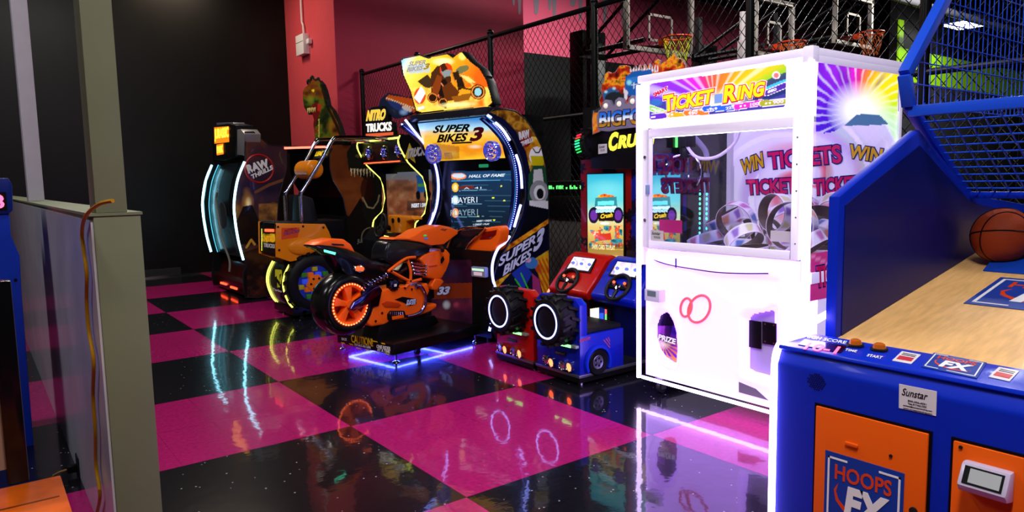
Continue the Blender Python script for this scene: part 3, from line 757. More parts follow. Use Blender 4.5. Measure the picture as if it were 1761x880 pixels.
# near side: glass with rainbow print on top, pink print panel below
T.part('side_glass', MB().box(.05, DP - .04, -HW, -HW + .005, deck - .02, Z1 - .05), glass_mat('clear side glass', (.97, .98, 1)))
T.part('side_glass', MB().box(.05, DP - .04, HW - .005, HW, deck - .02, Z1 - .05), glass_mat('clear side glass', (.97, .98, 1)))
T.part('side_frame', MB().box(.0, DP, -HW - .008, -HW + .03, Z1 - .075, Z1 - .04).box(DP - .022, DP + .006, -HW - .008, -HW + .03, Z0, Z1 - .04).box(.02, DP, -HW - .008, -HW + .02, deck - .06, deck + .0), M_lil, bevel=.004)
def p_side(p):
    x, y = p.x, p.y; cx, cy = 1478, 190
    r = np.hypot(x - cx, (y - cy) * 1.1); an = np.degrees(np.arctan2(cy - y, x - cx)) + r * .12
    an = np.where(an < -75, an + 360, an)
    base = ramp((an + 60) / 300, [(0, '#1aa040'), (.14, '#5ac040'), (.24, '#b8e020'), (.33, '#f0e010'), (.43, '#f8d820'), (.48, '#f08a20'), (.52, '#f03a70'), (.55, '#e020c0'), (.6, '#a028d8'), (.72, '#6a1ad0'), (.85, '#4a18c0'), (1, '#3a20b8')])
    p.put(np.ones(x.shape, bool), base)
    p.put(np.clip(np.sin(an * .55 + 2 * fbm(x / 14, y / 14, 3)) - .45, 0, 1) * np.clip((r - 20) / 60, 0, .8), '#ffffff')
    p.put(np.clip((an > 60) & (an < 250), 0, 1) * np.clip(fbm(an / 9, r / 60, 8) - .5, 0, 1) * 1.6, '#2a1090')
    p.put(np.clip(1.25 - r / 46, 0, 1), '#ffffff')
    p.put(np.clip((y - 178) / 30, 0, 1) * (x > 1450) * (np.abs(an + 40) < 70) * .5, '#f4fff8')
    p.poly([(1450, 217), (1474, 196), (1512, 197), (1527, 212), (1527, 216)], '#41618f')  # reflection of a blue-grey shape, painted flat into the side art
art(T, 'side_print', ('y', -HW - .002), [(1407, 98), (1546, 116), (1541, 245), (1530, 222), (1527, 214), (1450, 217), (1434, 226), (1418, 229), (1403, 226)], p_side, A_glow, 130)
def p_low(p):
    p.put(np.ones(p.x.shape, bool), '#c82a78'); p.fire(p.x > 0, 60, [(0, '#b02070'), (1, '#e8509a')], 2, .6)
    p.line([(1395, 440), (1460, 470)], 6, '#f0a0c8', .6)
lowp = art(T, 'side_lower_print', ('y', -HW - .002), [(1395, 436), (1500, 416), (1500, 500), (1393, 516)], p_low, A_low, 40)
def TY(s, px3, y, m, name='lettering', parent=None, **k):
    return T.text(name, s, T.Y(*px3[0], y), T.Y(*px3[1], y), T.Y(*px3[2], y), m, parent, **k)
M_mag = mat('magenta print', '#c8145a', .35, emit=(.5, .01, .08), es=.25)
M_nav = mat('navy print', '#182a80', .4)
TY('TICKETS', [(1404, 495), (1468, 480), (1403, 458)], -HW - .003, M_mag, 'side_lettering', lowp, bold=.03, outline=[(M_nav, .08, .4)])
# back panel with swirl print and lettering, lit by the cabinet lamp and an added glow
def p_back(p):
    x, y = p.x, p.y; p.put(np.ones(x.shape, bool), '#f0eef6')
    cx, cy = 1392, 318; r = np.hypot(x - cx, (y - cy) * 1.2); an = np.arctan2(y - cy, x - cx)
    sp = np.sin(an * 3 + r * .09); p.put(np.clip(sp, 0, 1) * np.clip((118 - r) / 60, 0, 1) * .9, '#e8425a')
    p.put(np.clip(np.sin(an * 3 + r * .09 + 1.6), 0, 1) * np.clip((r - 70) / 30, 0, 1) * np.clip((150 - r) / 30, 0, 1) * .6, '#b890d8')
    p.put((x > 1420) * np.clip(np.sin(an * 2 + r * .08), 0, 1) * .5, '#a8dcc0')
    p.put((np.abs(np.sin(an * 2 + r * .05)) > .97) * (r > 90), '#ffffff')
bk = art(T, 'back_panel', ('x', DP - .045), [(1262, 225), (1545, 175), (1545, 470), (1262, 420)], p_back, art_mat('swirl print', .4, .25), 150)
T.part('back_wall', MB().box(DP - .04, DP, -HW, HW, Z0, Z1 - .05), M_white)
bo = [(M_nav, .09, .5)]
xb = DP - .048
TX('WIN', [(1277, 301), (1314, 287), (1274, 276)], xb, M_ytext, 'back_lettering', bk, bold=.03, outline=bo)
TX('TICKETS', [(1324, 291), (1449, 280), (1321, 262)], xb, M_mag, 'back_lettering', bk, bold=.03, outline=bo)
TX('WIN', [(1459, 271), (1515, 280), (1463, 248)], xb, M_ytext, 'back_lettering', bk, bold=.03, outline=bo)
TX('TICKETS', [(1286, 335), (1383, 331), (1284, 310)], xb, M_mag, 'back_lettering', bk, bold=.03, outline=bo)
TX('TICKETS', [(1401, 336), (1490, 330), (1400, 308)], xb, M_mag, 'back_lettering', bk, bold=.03, outline=bo)
# print on the far glass, seen mirrored from inside
M_far1 = mat('dark crimson print', '#6a1238', .4); M_far2 = mat('ochre print', '#8a7a20', .4)
yf = HW - .001
TY('TICKETS', [(1196, 298), (1108, 300), (1195, 266)], yf, M_far1, 'far_glass_lettering', None, bold=.03, lift=.001, outline=[(M_nav, .09, 6)])
TY('WIN', [(1236, 300), (1200, 292), (1238, 277)], yf, M_far2, 'far_glass_lettering', None, bold=.03, lift=.001, outline=[(M_nav, .09, 6)])
TY('TICKETS', [(1225, 330), (1140, 332), (1223, 306)], yf, M_far1, 'far_glass_lettering', None, bold=.03, lift=.001, outline=[(M_nav, .09, 6)])
# claw, rail, cable, lit post, prize chute
gz = 1.68
T.part('gantry_rail', MB().box(.08, .86, .1, .125, gz + .03, gz + .055).box(.08, .86, -.3, -.275, gz + .03, gz + .055).box(.36, .39, -.52, .52, gz + .055, gz + .08), M_steel)
cc = T.X(1178, 238, .4)
cl = T.part('claw', MB().box(cc[0] - .05, cc[0] + .05, cc[1] - .05, cc[1] + .05, 1.6, gz + .05).cyl((cc[0], cc[1], 1.53), (cc[0], cc[1], 1.6), .035, n=14), M_dark, bevel=.006)
for k in range(3):
    a = 2 * math.pi * k / 3 + .5; dx, dy = math.cos(a), math.sin(a)
    pth = [(cc[0] + dx * r, cc[1] + dy * r, z) for r, z in ((.03, 1.55), (.09, 1.53), (.125, 1.47), (.125, 1.4), (.1, 1.35))]
    T.part('claw_arm', MB().tube(smooth_path(pth, 4), .008, 8), M_chrome, cl, smooth=True)
T.part('claw_light', MB().box(cc[0] - .055, cc[0] - .05, cc[1] + .02, cc[1] + .035, 1.6, 1.68), G_green, cl)
hs = [(cc[0] - .02, cc[1] - .02, 1.62), (cc[0], cc[1] - .1, 1.53), (cc[0] + .05, cc[1] - .22, 1.53), (cc[0] + .1, cc[1] - .32, 1.62), (cc[0] + .1, cc[1] - .36, 1.74)]
T.part('cable', MB().tube(smooth_path(hs, 5), .011, 8), M_white, smooth=True)
PXX = .8; lp_ = T.X(1215, 330, PXX)
po = T.part('lit_post', MB().cyl((PXX, lp_[1], deck), (PXX, lp_[1], 1.5), .022, n=12).tube(smooth_path([(PXX, lp_[1], 1.5), (PXX, lp_[1] + .01, 1.58), (PXX - .06, lp_[1] + .04, 1.66), (PXX - .12, lp_[1] + .05, 1.7)], 4), .02, 10), mat('frosted tube', '#a8a0c8', .25), smooth=True)
mb = MB()
for k in range(12):
    for s_ in (-1, 1): mb.ell((PXX - .035, lp_[1] + s_ * .03, 1.0 + k * .035), (.006, .008, .011), 8, 5)
T.part('led_row', mb, G_teal, po, kind='stuff')
M_acr = glass_mat('clear acrylic', (.9, .92, .98))
ch0 = T.X(1196, 430, .12); ch1 = np.array([.12, .15, 0])
T.part('prize_chute', MB().box(.06, .3, ch1[1], ch1[1] + .006, deck, deck + .22).box(.294, .3, ch1[1], HW - .03, deck, deck + .22).box(.06, .3, HW - .1, HW - .094, deck, deck + .22), M_acr)
T.part('chute_sign', MB().box(.055, .058, HW - .3, HW - .12, deck + .16, deck + .24), mat('pink chute sign', '#d02a80', .4))
T.part('chute_box', MB().box(.06, .1, -HW + .05, -HW + .14, deck, deck + .12), mat('blue plastic box', '#2a7ac0', .3), bevel=.006)
T.part('notice_card', MB().box(.12, .123, -HW + .13, -HW + .3, deck + .14, deck + .2), mat('cream card', '#d8d2c0', .5))
for (x, y) in ((.1, HW - .1), (.1, -HW + .1), (DP - .1, HW - .1), (DP - .1, -HW + .1)):
    c_ = T.part('caster', MB().lathe([(.02, -.015), (.036, -.015), (.04, -.008), (.04, .008), (.036, .015), (.02, .015)], (x, y, .041), (0, 1, 0), 18), M_dark, smooth=True)
    T.part('caster_fork', MB().box(x - .022, x + .022, y - .024, y - .018, .03, Z0).box(x - .022, x + .022, y + .018, y + .024, .03, Z0).box(x - .03, x + .03, y - .03, y + .03, Z0 - .012, Z0), M_steel, c_)
T.part('cabinet_lamp', MB().box(.06, .08, -HW + .06, HW - .06, zi[1] + .0, zi[1] + .02), glow('cabinet tube lamp', (.8, .85, 1.0), 9.0))
# ---- prize rings (loops of printed tickets)
def ring_mesh(k):
    R, w, n = .112 + .012 * (k % 3), .036, 40
    vs, fs, cs = [], [], []
    pal = ['#b86aa8', '#5a74b8', '#d89a7a', '#8a68b0', '#c0be8a', '#c87a92']
    cols = []
    for i in range(n):
        a = 2 * math.pi * i / n
        for (r, h) in ((R, -w), (R, -w * .55), (R, w * .55), (R, w), (R - .005, w), (R - .005, -w)):
            vs.append((r * math.cos(a), r * math.sin(a), h))
            c = lin('#e4deea')
            if abs(h) < w and r == R: c = lin(pal[(i // 5 + k) % 6]) if (i % 5) in (1, 2) or (i % 5 == 3 and h > 0) else lin('#dcd8e8')
            if r < R: c = lin('#5a4a48')
            cols.append((*c, 1))
    for i in range(n):
        A = i * 6; B = ((i + 1) % n) * 6
        for j in range(6): fs.append((A + j, A + (j + 1) % 6, B + (j + 1) % 6, B + j))
    me = bpy.data.meshes.new('prize_ring'); me.from_pydata(vs, [], fs)
    at = me.attributes.new('print', 'FLOAT_COLOR', 'POINT'); at.data.foreach_set('color', np.array(cols, np.float32).ravel())
    me.materials.append(art_mat('ticket print', .4, .08)); return me
RM = [ring_mesh(k) for k in range(6)]
# x', y', height of centre above deck, euler angles: dropped one by one into a loose pile
RINGS = [[0.261, -0.06, 0.05, 0.112, -0.006, 4.094],
         [0.547, -0.354, 0.041, -0.015, 0.017, 2.032],
         [0.659, -0.067, 0.072, -0.121, -0.235, 0.962],
         [0.488, 0.147, 0.059, -0.071, 0.189, 0.082],
         [0.444, 0.398, 0.082, 0.361, -0.159, 3.513],
         [0.708, -0.337, 0.121, 0.73, 0.263, 0.783],
         [0.729, 0.153, 0.116, -1.375, -0.092, 2.51],
         [0.258, -0.411, 0.105, -0.654, 0.138, 0.396],
         [0.486, -0.176, 0.136, -0.14, -0.056, 0.127],
         [0.293, 0.008, 0.123, 0.745, -0.258, 3.042],
         [0.454, 0.179, 0.219, 1.27, -0.276, 1.802],
         [0.237, -0.342, 0.221, 1.613, 0.098, 1.698],
         [0.692, 0.306, 0.113, -1.532, 0.051, 0.068],
         [0.509, -0.376, 0.233, -0.509, 0.158, 2.805],
         [0.617, -0.044, 0.221, 0.749, -0.018, 2.717],
         [0.343, -0.172, 0.287, 1.53, 0.193, 4.45],
         [0.599, 0.375, 0.216, -0.471, -0.115, 0.451],
         [0.736, -0.357, 0.279, -0.81, 0.025, 4.915],
         [0.817, -0.064, 0.257, 1.622, -0.216, 4.742]]
words = ["flat ticket loop on the floor at the front left of the prize pile",
         "flat ticket loop on the floor by the right side glass",
         "nearly flat ticket loop under the back of the prize pile",
         "flat ticket loop between the prize chute and the green lit post",
         "tilted ticket loop at the far left behind the prize chute",
         "slanted ticket loop in the back right of the prize machine",
         "upright ticket loop behind the green lit post",
         "tilted ticket loop in the front right corner by the blue box",
         "flat ticket loop lying in the middle of the prize pile",
         "tilted ticket loop on the front left of the prize pile",
         "upright ticket loop left of the green lit post, raised on others",
         "upright ticket loop at the front right, raised on others",
         "upright ticket loop standing at the back left",
         "tilted ticket loop high on the right side of the pile",
         "slanted ticket loop around the foot of the green lit post",
         "upright ticket loop topmost in the middle of the pile",
         "tilted ticket loop topmost at the back left",
         "slanted ticket loop topmost in the back right corner",
         "upright ticket loop leaning on the back wall under the red lettering"]
for k, (x, y, h, ex_, ey_, ez_) in enumerate(RINGS):
    o = link('prize_ring', RM[k % 6], None, (1.75 + x, y, deck + h), (ex_, ey_, ez_))
    tag(o, words[k], 'prize ring', 'ticket rings in the prize machine')
# ================================================================ BASKETBALL GAME (blue, right)
HP = Thing('basketball_arcade_game', 'blue basketball arcade game with orange doors and a wooden ball lane', 'arcade machine', (.45, -1.74, 0))
T = HP; W2 = .48
M_hb = mat('royal blue powder coat', '#0226b4', .42, coat=.1)
M_hd = mat('deep blue panel', '#021066', .42, coat=.1)
M_ho = mat('orange door paint', '#ea5c0e', .45)
M_wood = mat('maple lane', '#e6b474', .38, noise=.12, nscale=6, coat=.3)
# grain along the lane
nt = M_wood.node_tree
for n in nt.nodes:
    if n.type == 'TEX_NOISE':
        mp = nt.nodes.new('ShaderNodeMapping'); mp.inputs['Scale'].default_value = (.6, 9, 9)
        src = n.inputs['Vector'].links[0].from_socket; nt.links.new(src, mp.inputs['Vector']); nt.links.new(mp.outputs['Vector'], n.inputs['Vector'])
FXF = -.03
l0 = T.Y(1456, 573, .43); l1 = T.Y(1690, 428, .43)
sl = (l1[2] - l0[2]) / (l1[0] - l0[0]); XL = .2
def lane(x): return l0[2] + sl * (x - l0[0])
XE = 2.05
zp0, zp1 = .845, max(lane(XL) + .012, .853)
T.part('front_cabinet', MB().pxz([(FXF, .03), (FXF, .79), (-.01, .832), (XL, zp1 - .02), (.34, zp1 - .05), (.34, .03)], -W2, W2), M_hb, bevel=.008)
T.part('lower_body', MB().pxz([(.34, .1), (.34, .80), (XE, lane(XE) - .05), (2.4, lane(XE) - .05), (2.4, .1)], -W2 + .03, W2 - .03), M_hd)
for x in (.05, 2.3):
    for y in (-.4, .4): T.part('foot', MB().cyl((x, y, 0), (x, y, .1), .025, n=12), M_dark)
cp = T.part('control_panel', MB().pxz([(-.02, .838), (-.016, .849), (XL, zp1), (XL + .02, zp1 - .01), (XL + .02, zp1 - .05), (-.01, .83)], -W2, W2), mat('glossy blue panel', '#0a2cc0', .3, coat=.2), bevel=.003)
def cpz(x): return .852 + (zp1 - .852) * x / XL
CPN = np.array([-(zp1 - .849), 0, XL + .016]); CPN = CPN / np.linalg.norm(CPN)
def CPX(px, py): return T.loc(on_plane(px, py, T.wor(np.array([-.016, 0, .8502])), CPN))
def ctext(s, q, m, nm='panel_lettering', **k):
    return T.text(nm, s, CPX(*q[0]), CPX(*q[1]), CPX(*q[2]), m, cp, depth=.0008, lift=.001, **k)
def cplate(nm, q, m, h=.0012):
    return T.part(nm, MB().prism([CPX(*c) for c in q], CPN * h), m, cp)
ctext('HIGH SCORE', [(1382, 580.5), (1454, 592), (1386, 576)], M_ltext, bold=.02)
cplate('score_window', [(1372, 592), (1384, 583), (1458, 595), (1446, 607)], mat('smoked red window', '#2a0608', .12))
ctext('10-1', [(1381, 600.5), (1440, 609), (1389, 589)], glow('red digits', (1, .08, .18), 4.0), 'score_digits', bold=.015, shear=.1)
for (px, py) in ((1471, 595), (1512, 602)):
    c = CPX(px, py)
    b_ = T.part('button', MB().disc(c, CPN, .026, .008, 20), M_dark, cp, bevel=.002)
    T.part('button_cap', MB().lathe([(.0, .024), (.01, .0235), (.016, .02), (.02, .009), (.02, .0), (0, 0)], c, CPN, 20), mat('amber button', '#a04a10', .15, emit=(.7, .2, .02), es=.15), b_, smooth=True)
ctext('START', [(1490, 613), (1516, 617.5), (1493, 609)], M_ltext, bold=.02)
ctext('TIME', [(1452, 603), (1472, 606.5), (1455, 599.5)], M_ltext, bold=.02)
for q in ([(1534, 620), (1551, 604), (1584, 610), (1567, 626)], [(1700, 648), (1718, 631), (1753, 638), (1736, 656)]):
    st = cplate('instruction_sticker', q, mat('white label', '#d8d4dc', .4))
    qq = [np.array(a, float) for a in q]; mid = lambda t, u: tuple(qq[0] + (qq[3] - qq[0]) * t + (qq[1] - qq[0]) * u)
    T.part('red_band', MB().prism([CPX(*mid(.12, .2)) + CPN * .0014, CPX(*mid(.12, .55)) + CPN * .0014, CPX(*mid(.88, .55)) + CPN * .0014, CPX(*mid(.88, .2)) + CPN * .0014], CPN * .0008), mat('red label band', '#c0283a', .4), st)
    T.part('text_lines', MB().prism([CPX(*mid(.15, .66)) + CPN * .0014, CPX(*mid(.15, .72)) + CPN * .0014, CPX(*mid(.85, .72)) + CPN * .0014, CPX(*mid(.85, .66)) + CPN * .0014], CPN * .0006).prism([CPX(*mid(.15, .8)) + CPN * .0014, CPX(*mid(.15, .85)) + CPN * .0014, CPX(*mid(.85, .85)) + CPN * .0014, CPX(*mid(.85, .8)) + CPN * .0014], CPN * .0006), M_btext, st)
# the logo, reused on panel, door and lane: (frame function mapping u,v in 0..1 to a 3d point)
M_log = mat('orange red logo', '#d8401a', .4)
def logo(F, N, parent, sub=None, lett=True):
    pl = T.part('logo_plate', MB().prism([F(0, 0), F(1, 0), F(1, 1), F(0, 1)], N * .002), mat('logo blue', '#123a9c', .35), parent)
    o_ = N * .0022
    def bar(u0, u1, v0, v1): T.part('logo_border', MB().prism([F(u0, v0) + o_, F(u1, v0) + o_, F(u1, v1) + o_, F(u0, v1) + o_], N * .0008), M_ltext, pl)
    bar(.04, .065, .06, .94); bar(.935, .96, .06, .94); bar(.04, .3, .915, .94); bar(.7, .96, .915, .94); bar(.04, .3, .06, .085); bar(.45, .96, .06, .085)
    T.text('logo_lettering', 'HOOPS', F(.14, .66), F(.86, .66), F(.14, .86), M_log, pl, depth=.0008, lift=.0024, bold=.02)
    sw = [(.86, .3), (.7, .2), (.5, .17), (.3, .24), (.16, .38), (.13, .52), (.19, .62), (.16, .5), (.2, .4), (.32, .3), (.5, .24), (.7, .25)]
    T.part('logo_swoosh', MB().prism([F(*q) + o_ * .9 for q in sw], N * .0005), M_log, pl)
    T.text('logo_lettering', 'FX', F(.27, .2), F(.84, .2), F(.27, .62), M_ltext, pl, depth=.0008, lift=.003, bold=.05, shear=.15)
    return pl
def quadF(a, b, d):   # a origin (bottom-left), b bottom-right, d top-left
    a, b, d = (np.asarray(q, float) for q in (a, b, d)); return lambda u, v: a + (b - a) * u + (d - a) * v
a, b, d = CPX(1584, 631), CPX(1680, 651), CPX(1606, 607)
logo(quadF(a, b, d), CPN, cp)
# neon strip on the left edge
ne = [(1431, 535), (1395, 555), (1362, 574), (1346, 586), (1337, 602), (1333, 625), (1331, 680), (1329, 780), (1327, 879)]
pn = T.Ys(ne, W2 + .006); pn = smooth_path(pn, 4); pn.append(np.array([pn[-1][0], W2 + .006, .05]))
T.part('neon_edge', MB().tube(pn, .0125, 10), G_white, smooth=True)
pr = [np.array([q[0], -W2 - .006, q[2]]) for q in pn]
T.part('neon_edge', MB().tube(pr, .0125, 10), G_white, smooth=True)
# front face
def FXp(px, py): return T.X(px, py, FXF)
NX = np.array([-1.0, 0, 0])
spk = FXp(1405, 656.5); mb = MB()
for i in range(-4, 5):
    for j in range(-4, 5):
        if i * i + j * j <= 18: mb.disc((FXF - .0005, spk[1] + i * .0068 + .0034 * (j % 2), spk[2] + j * .0062), NX, .0023, .001, 6)
T.part('speaker_grille', mb, M_btext, kind='stuff')
stick(T, 'sticker', [(1546.5, 659.5), (1611.5, 672.5), (1610, 715), (1546, 701)], T.X, FXF - .0005, ['800-436-4051', 'Text 817-962-7595', 'contact@sunstarvending.com', 'www.sunstarvending.com'])
da, db = FXp(1406, 697.5), FXp(1599, 744)
y1_, y0_ = da[1], db[1]; zt = (da[2] + db[2]) / 2
zbt = .12
T.part('door_gasket', MB().box(FXF - .003, FXF, y0_ - .008, y1_ + .008, zbt - .008, zt + .008), M_btext)
d1 = T.part('door', MB().box(FXF - .01, FXF - .001, y0_, y1_, zbt, zt), M_ho, bevel=.003)
hl = FXp(1468, 763); T.part('door_tab', MB().box(FXF - .016, FXF - .01, hl[1] - .02, hl[1] + .02, hl[2] - .006, hl[2] + .006), M_ho, d1, bevel=.004)
hs_ = FXp(1535, 782); T.part('screw', MB().disc((FXF - .01, hs_[1], hs_[2]), NX, .005, .003, 10), M_dark, d1)
hs_ = FXp(1574, 876); T.part('lock', MB().disc((FXF - .01, hs_[1], hs_[2]), NX, .011, .006, 14), M_dark, d1)
a = T.X(1420, 773, FXF - .01); b = T.X(1556, 814, FXF - .01); hgt = (a[1] - b[1]) * 1.02
zz = (a[2] + b[2]) / 2
logo(quadF((FXF - .01, a[1], zz - hgt), (FXF - .01, b[1], zz - hgt), (FXF - .01, a[1], zz)), NX, d1)
dc = FXp(1642, 757); yc1 = dc[1]; yc0 = -W2 + .06
T.part('door_gasket', MB().box(FXF - .003, FXF, yc0 - .008, yc1 + .008, zbt - .008, zt + .008), M_btext)
d2 = T.part('door', MB().box(FXF - .01, FXF - .001, yc0, yc1, zbt, zt), M_ho, bevel=.003)
hs_ = FXp(1655, 767); T.part('screw', MB().disc((FXF - .01, hs_[1], hs_[2]), NX, .005, .003, 10), M_dark, d2)
ra, rb = T.X(1656, 795, FXF - .03), T.X(1756, 858, FXF - .03)
rz0, rz1 = T.X(1660, 845, FXF - .03)[2], T.X(1665, 793, FXF - .03)[2]
rd = T.part('card_reader', MB().pxz([(FXF - .01, rz0), (FXF - .055, rz0 + .01), (FXF - .07, rz0 + .03), (FXF - .04, rz1), (FXF - .01, rz1)], ra[1], ra[1] - .115), mat('frosted reader case', '#b4aac4', .2, coat=.3), d2, bevel=.008)
rdn = np.array([-(rz1 - rz0 - .03), 0, -.03]); rdn /= np.linalg.norm(rdn)
def RP(u, v): return np.array([FXF - .07 + .03 * v, ra[1] - .115 * u, rz0 + .03 + (rz1 - rz0 - .03) * v])
rn = np.cross(RP(1, 0) - RP(0, 0), RP(0, 1) - RP(0, 0)); rn /= np.linalg.norm(rn)
sc_ = T.part('reader_bezel', MB().prism([RP(.1, .12), RP(.9, .12), RP(.9, .88), RP(.1, .88)], rn * .0015), M_black, rd)
T.part('reader_screen', MB().prism([RP(.22, .2) + rn * .0015, RP(.85, .2) + rn * .0015, RP(.85, .8) + rn * .0015, RP(.22, .8) + rn * .0015], rn * .001), mat('grey reader screen', '#8a8c90', .12, emit=(.4, .42, .44), es=.25), rd)
# lane
ln = T.part('ball_lane', MB().pxz([(XL + .02, lane(XL + .02) - .02), (XL + .02, lane(XL + .02)), (XE, lane(XE)), (XE, lane(XE) - .02)], -W2 + .04, W2 - .04), M_wood)
LN = np.array([-sl, 0, 1.0]); LN /= np.linalg.norm(LN)
def LZ(px, py): return T.loc(on_plane(px, py, T.wor(np.array([l0[0], 0, l0[2] + .001])), LN))
q0, q1 = LZ(1657, 521.5), LZ(1721, 477)
yl = (q0[1] + q1[1]) / 2
lx0, lx1 = q0[0], q1[0]
logo(quadF((lx0, yl, lane(lx0) + .001), (lx0, -yl, lane(lx0) + .001), (lx1, yl, lane(lx1) + .001)), LN, ln)
# side panels
cdq = T.Y(1662, 335, W2 - .02); sp0 = T.Y(1432, 338, W2 - .02); sp1 = T.Y(1570, 224, W2 - .02)
prof = [(sp0[0], .3), (sp0[0], sp0[2]), (sp1[0], sp1[2]), (cdq[0], cdq[2]), (XE + .35, 1.2), (XE + .35, .3)]
for y in (W2 - .045, -W2 + .005):
    s_ = T.part('side_panel', MB().pxz(prof, y, y + .04), M_hb, bevel=.006)
    ins = [(sp0[0] + .035, lane(sp0[0]) + .01), (sp0[0] + .035, sp0[2] - .03), (sp1[0], sp1[2] - .06), (cdq[0] - .03, cdq[2] - .03), (XE, 1.18), (XE, lane(XE))]
    yi_ = y - .003 if y > 0 else y + .04
    T.part('side_inset', MB().pxz(ins, yi_, yi_ + .003), M_hd, s_)
bkx = XE
T.part('lane_back', MB().box(bkx, bkx + .03, -W2 + .045, W2 - .045, lane(XE) - .05, T.X(1700, 347, bkx)[2]), M_hb)
hm = [LZ(1690, 466), LZ(1706, 434)]
hx0, hx1 = hm[0][0], hm[0][0] + .2; hy = hm[0][1]
T.part('ball_stop', MB().pxz([(hx0, lane(hx0)), (hx0, lane(hx0) + .006), (hx1, lane(hx1) + .05), (hx1, lane(hx1))], -hy, hy), mat('bright blue flap', '#1244b8', .35), bevel=.003)
# cage
yb = W2 - .025
c0 = T.Y(1563, 182, yb); c1 = T.Y(1556, 128, yb); c2 = T.Y(1626, -5, yb)
dirv = (c2 - c1) / np.linalg.norm(c2 - c1); c3 = c1 + dirv * 1.15
cd_ = T.Y(1662, 335, yb)
back = np.array([XE + .33, yb, c3[2]])
M_cage = mat('blue cage steel', '#1a4ad0', .35, coat=.2)
def sqbar(mb, a, b, w=.02):
    a = np.asarray(a, float); b = np.asarray(b, float); t = b - a; t /= np.linalg.norm(t)
    u = np.array([0, 1.0, 0]) if abs(t[1]) < .9 else np.array([1.0, 0, 0]); v = np.cross(t, u); v /= np.linalg.norm(v); u = np.cross(v, t)
    rs = [[p + w * (i * u + j * v) for i, j in ((-1, -1), (1, -1), (1, 1), (-1, 1))] for p in (a, b)]
    return mb.rings(rs)
for s_ in (1, -1):
    f = np.array([1, s_, 1])
    T.part('cage_bar', sqbar(sqbar(MB(), c0 * f, c1 * f), c1 * f, c3 * f), M_cage, bevel=.003)
    T.part('cage_bar', sqbar(MB(), c0 * f, cd_ * f, .018), M_hb, bevel=.003)
    T.part('cage_bar', sqbar(sqbar(MB(), back * f, (XE + .33, yb * s_, 1.15)), c3 * f, back * f), M_cage, bevel=.003)
    # grid of the side: verticals and horizontals clipped behind the slanted bar
    mb = MB()
    def xfront(z):
        if z < c1[2]: return c0[0] + (c1[0] - c0[0]) * (z - c0[2]) / (c1[2] - c0[2])
        return c1[0] + (c3[0] - c1[0]) * (z - c1[2]) / (c3[2] - c1[2])
    z = c0[2]
    while z < c3[2]:
        mb.tube([(xfront(z), yb * s_, z), (XE + .33, yb * s_, z)], .0028, 4); z += .085
    x = c0[0] + .03
    while x < XE + .33:
        zt_ = c3[2] if x > c3[0] else c1[2] + (x - c1[0]) / (c3[0] - c1[0]) * (c3[2] - c1[2])
        mb.tube([(x, yb * s_ + .004, c0[2]), (x, yb * s_ + .004, zt_)], .0022, 4); x += .05
    T.part('cage_grid', mb, M_cage, kind='stuff')
T.part('cage_crossbar', sqbar(MB(), c0 + np.array([.012, 0, -.02]), (c0 + np.array([.012, 0, -.02])) * np.array([1, -1, 1]), .02), M_cage, bevel=.003)
T.part('cage_crossbar', sqbar(MB(), c3, c3 * np.array([1, -1, 1]), .02), M_cage, bevel=.003)
T.part('cage_crossbar', sqbar(MB(), cd_, cd_ * np.array([1, -1, 1]), .014), M_hb, bevel=.003)
mb = MB()
for k in range(1, 12):
    t = k / 12; p_ = c0 * (1 - t) + cd_ * t; mb.tube([p_, p_ * np.array([1, -1, 1])], .0035, 4)
for k in range(1, 16):
    y = yb - 2 * yb * k / 16; mb.tube([(c0[0], y, c0[2] + .004), (cd_[0], y, cd_[2] + .004)], .0035, 4)
T.part('deflector_grid', mb, M_cage, kind='stuff')
# backboard and rim at the far end of the cage
bb = T.part('backboard', MB().box(XE + .24, XE + .27, -.4, .4, 1.9, 2.5), M_ltext, bevel=.005)
T.part('rim', MB().torus((XE + .05, 0, 1.98), (0, 0, 1), .17, .01, 28, 6).box(XE + .2, XE + .24, -.04, .04, 1.94, 2.0), M_rim, bb, smooth=True)
# ---- the balls
M_ball = mat('basketball leather', '#a03c18', .5, bump=.25, bscale=260)
def ball(label, px, py, r):
    # rest on the lane along the sight line
    best = None
    for k in range(4000):
        t = 2 + k * .0006; P_ = T.loc(CP + ray(px, py) * t)
        d_ = (P_[2] - lane(P_[0])) / math.sqrt(1 + sl * sl) - r
        if best is None or abs(d_) < best[0]: best = (abs(d_), P_)
    P_ = best[1]
    B = Thing('basketball', label, 'ball', tuple(T.wor(P_)))
    B.part('leather', MB().ell((0, 0, 0), (r, r, r), 40, 24), M_ball, smooth=True, angle=80)
    for (ax_, off) in (((.25, .1, 1), 0), ((.9, .5, .1), 0)):
        B.part('seam', MB().torus((0, 0, 0), ax_, r * 1.0005, .0028, 48, 5), M_btext, smooth=True)
    a_ = np.array([.9, .5, .1]); a_ /= np.linalg.norm(a_); b_ = np.array([.25, .1, 1]); b_ = b_ - (b_ @ a_) * a_; b_ /= np.linalg.norm(b_); n_ = np.cross(a_, b_)
    for s_ in (1, -1):
        pts = []
        for i in range(48):
            t = 2 * math.pi * i / 48
            v = np.cos(t) * n_ * .78 + np.sin(t) * b_ * .78; v = v + s_ * a_ * (.48 + .14 * math.cos(2 * t)); v /= np.linalg.norm(v); pts.append(v * r * 1.0005)
        B.part('seam', MB().tube(pts, .0028, 5, closed=True), M_btext, smooth=True)
    return P_
bp = ball('orange basketball resting at the back of the wooden lane', 1724, 405, .115)
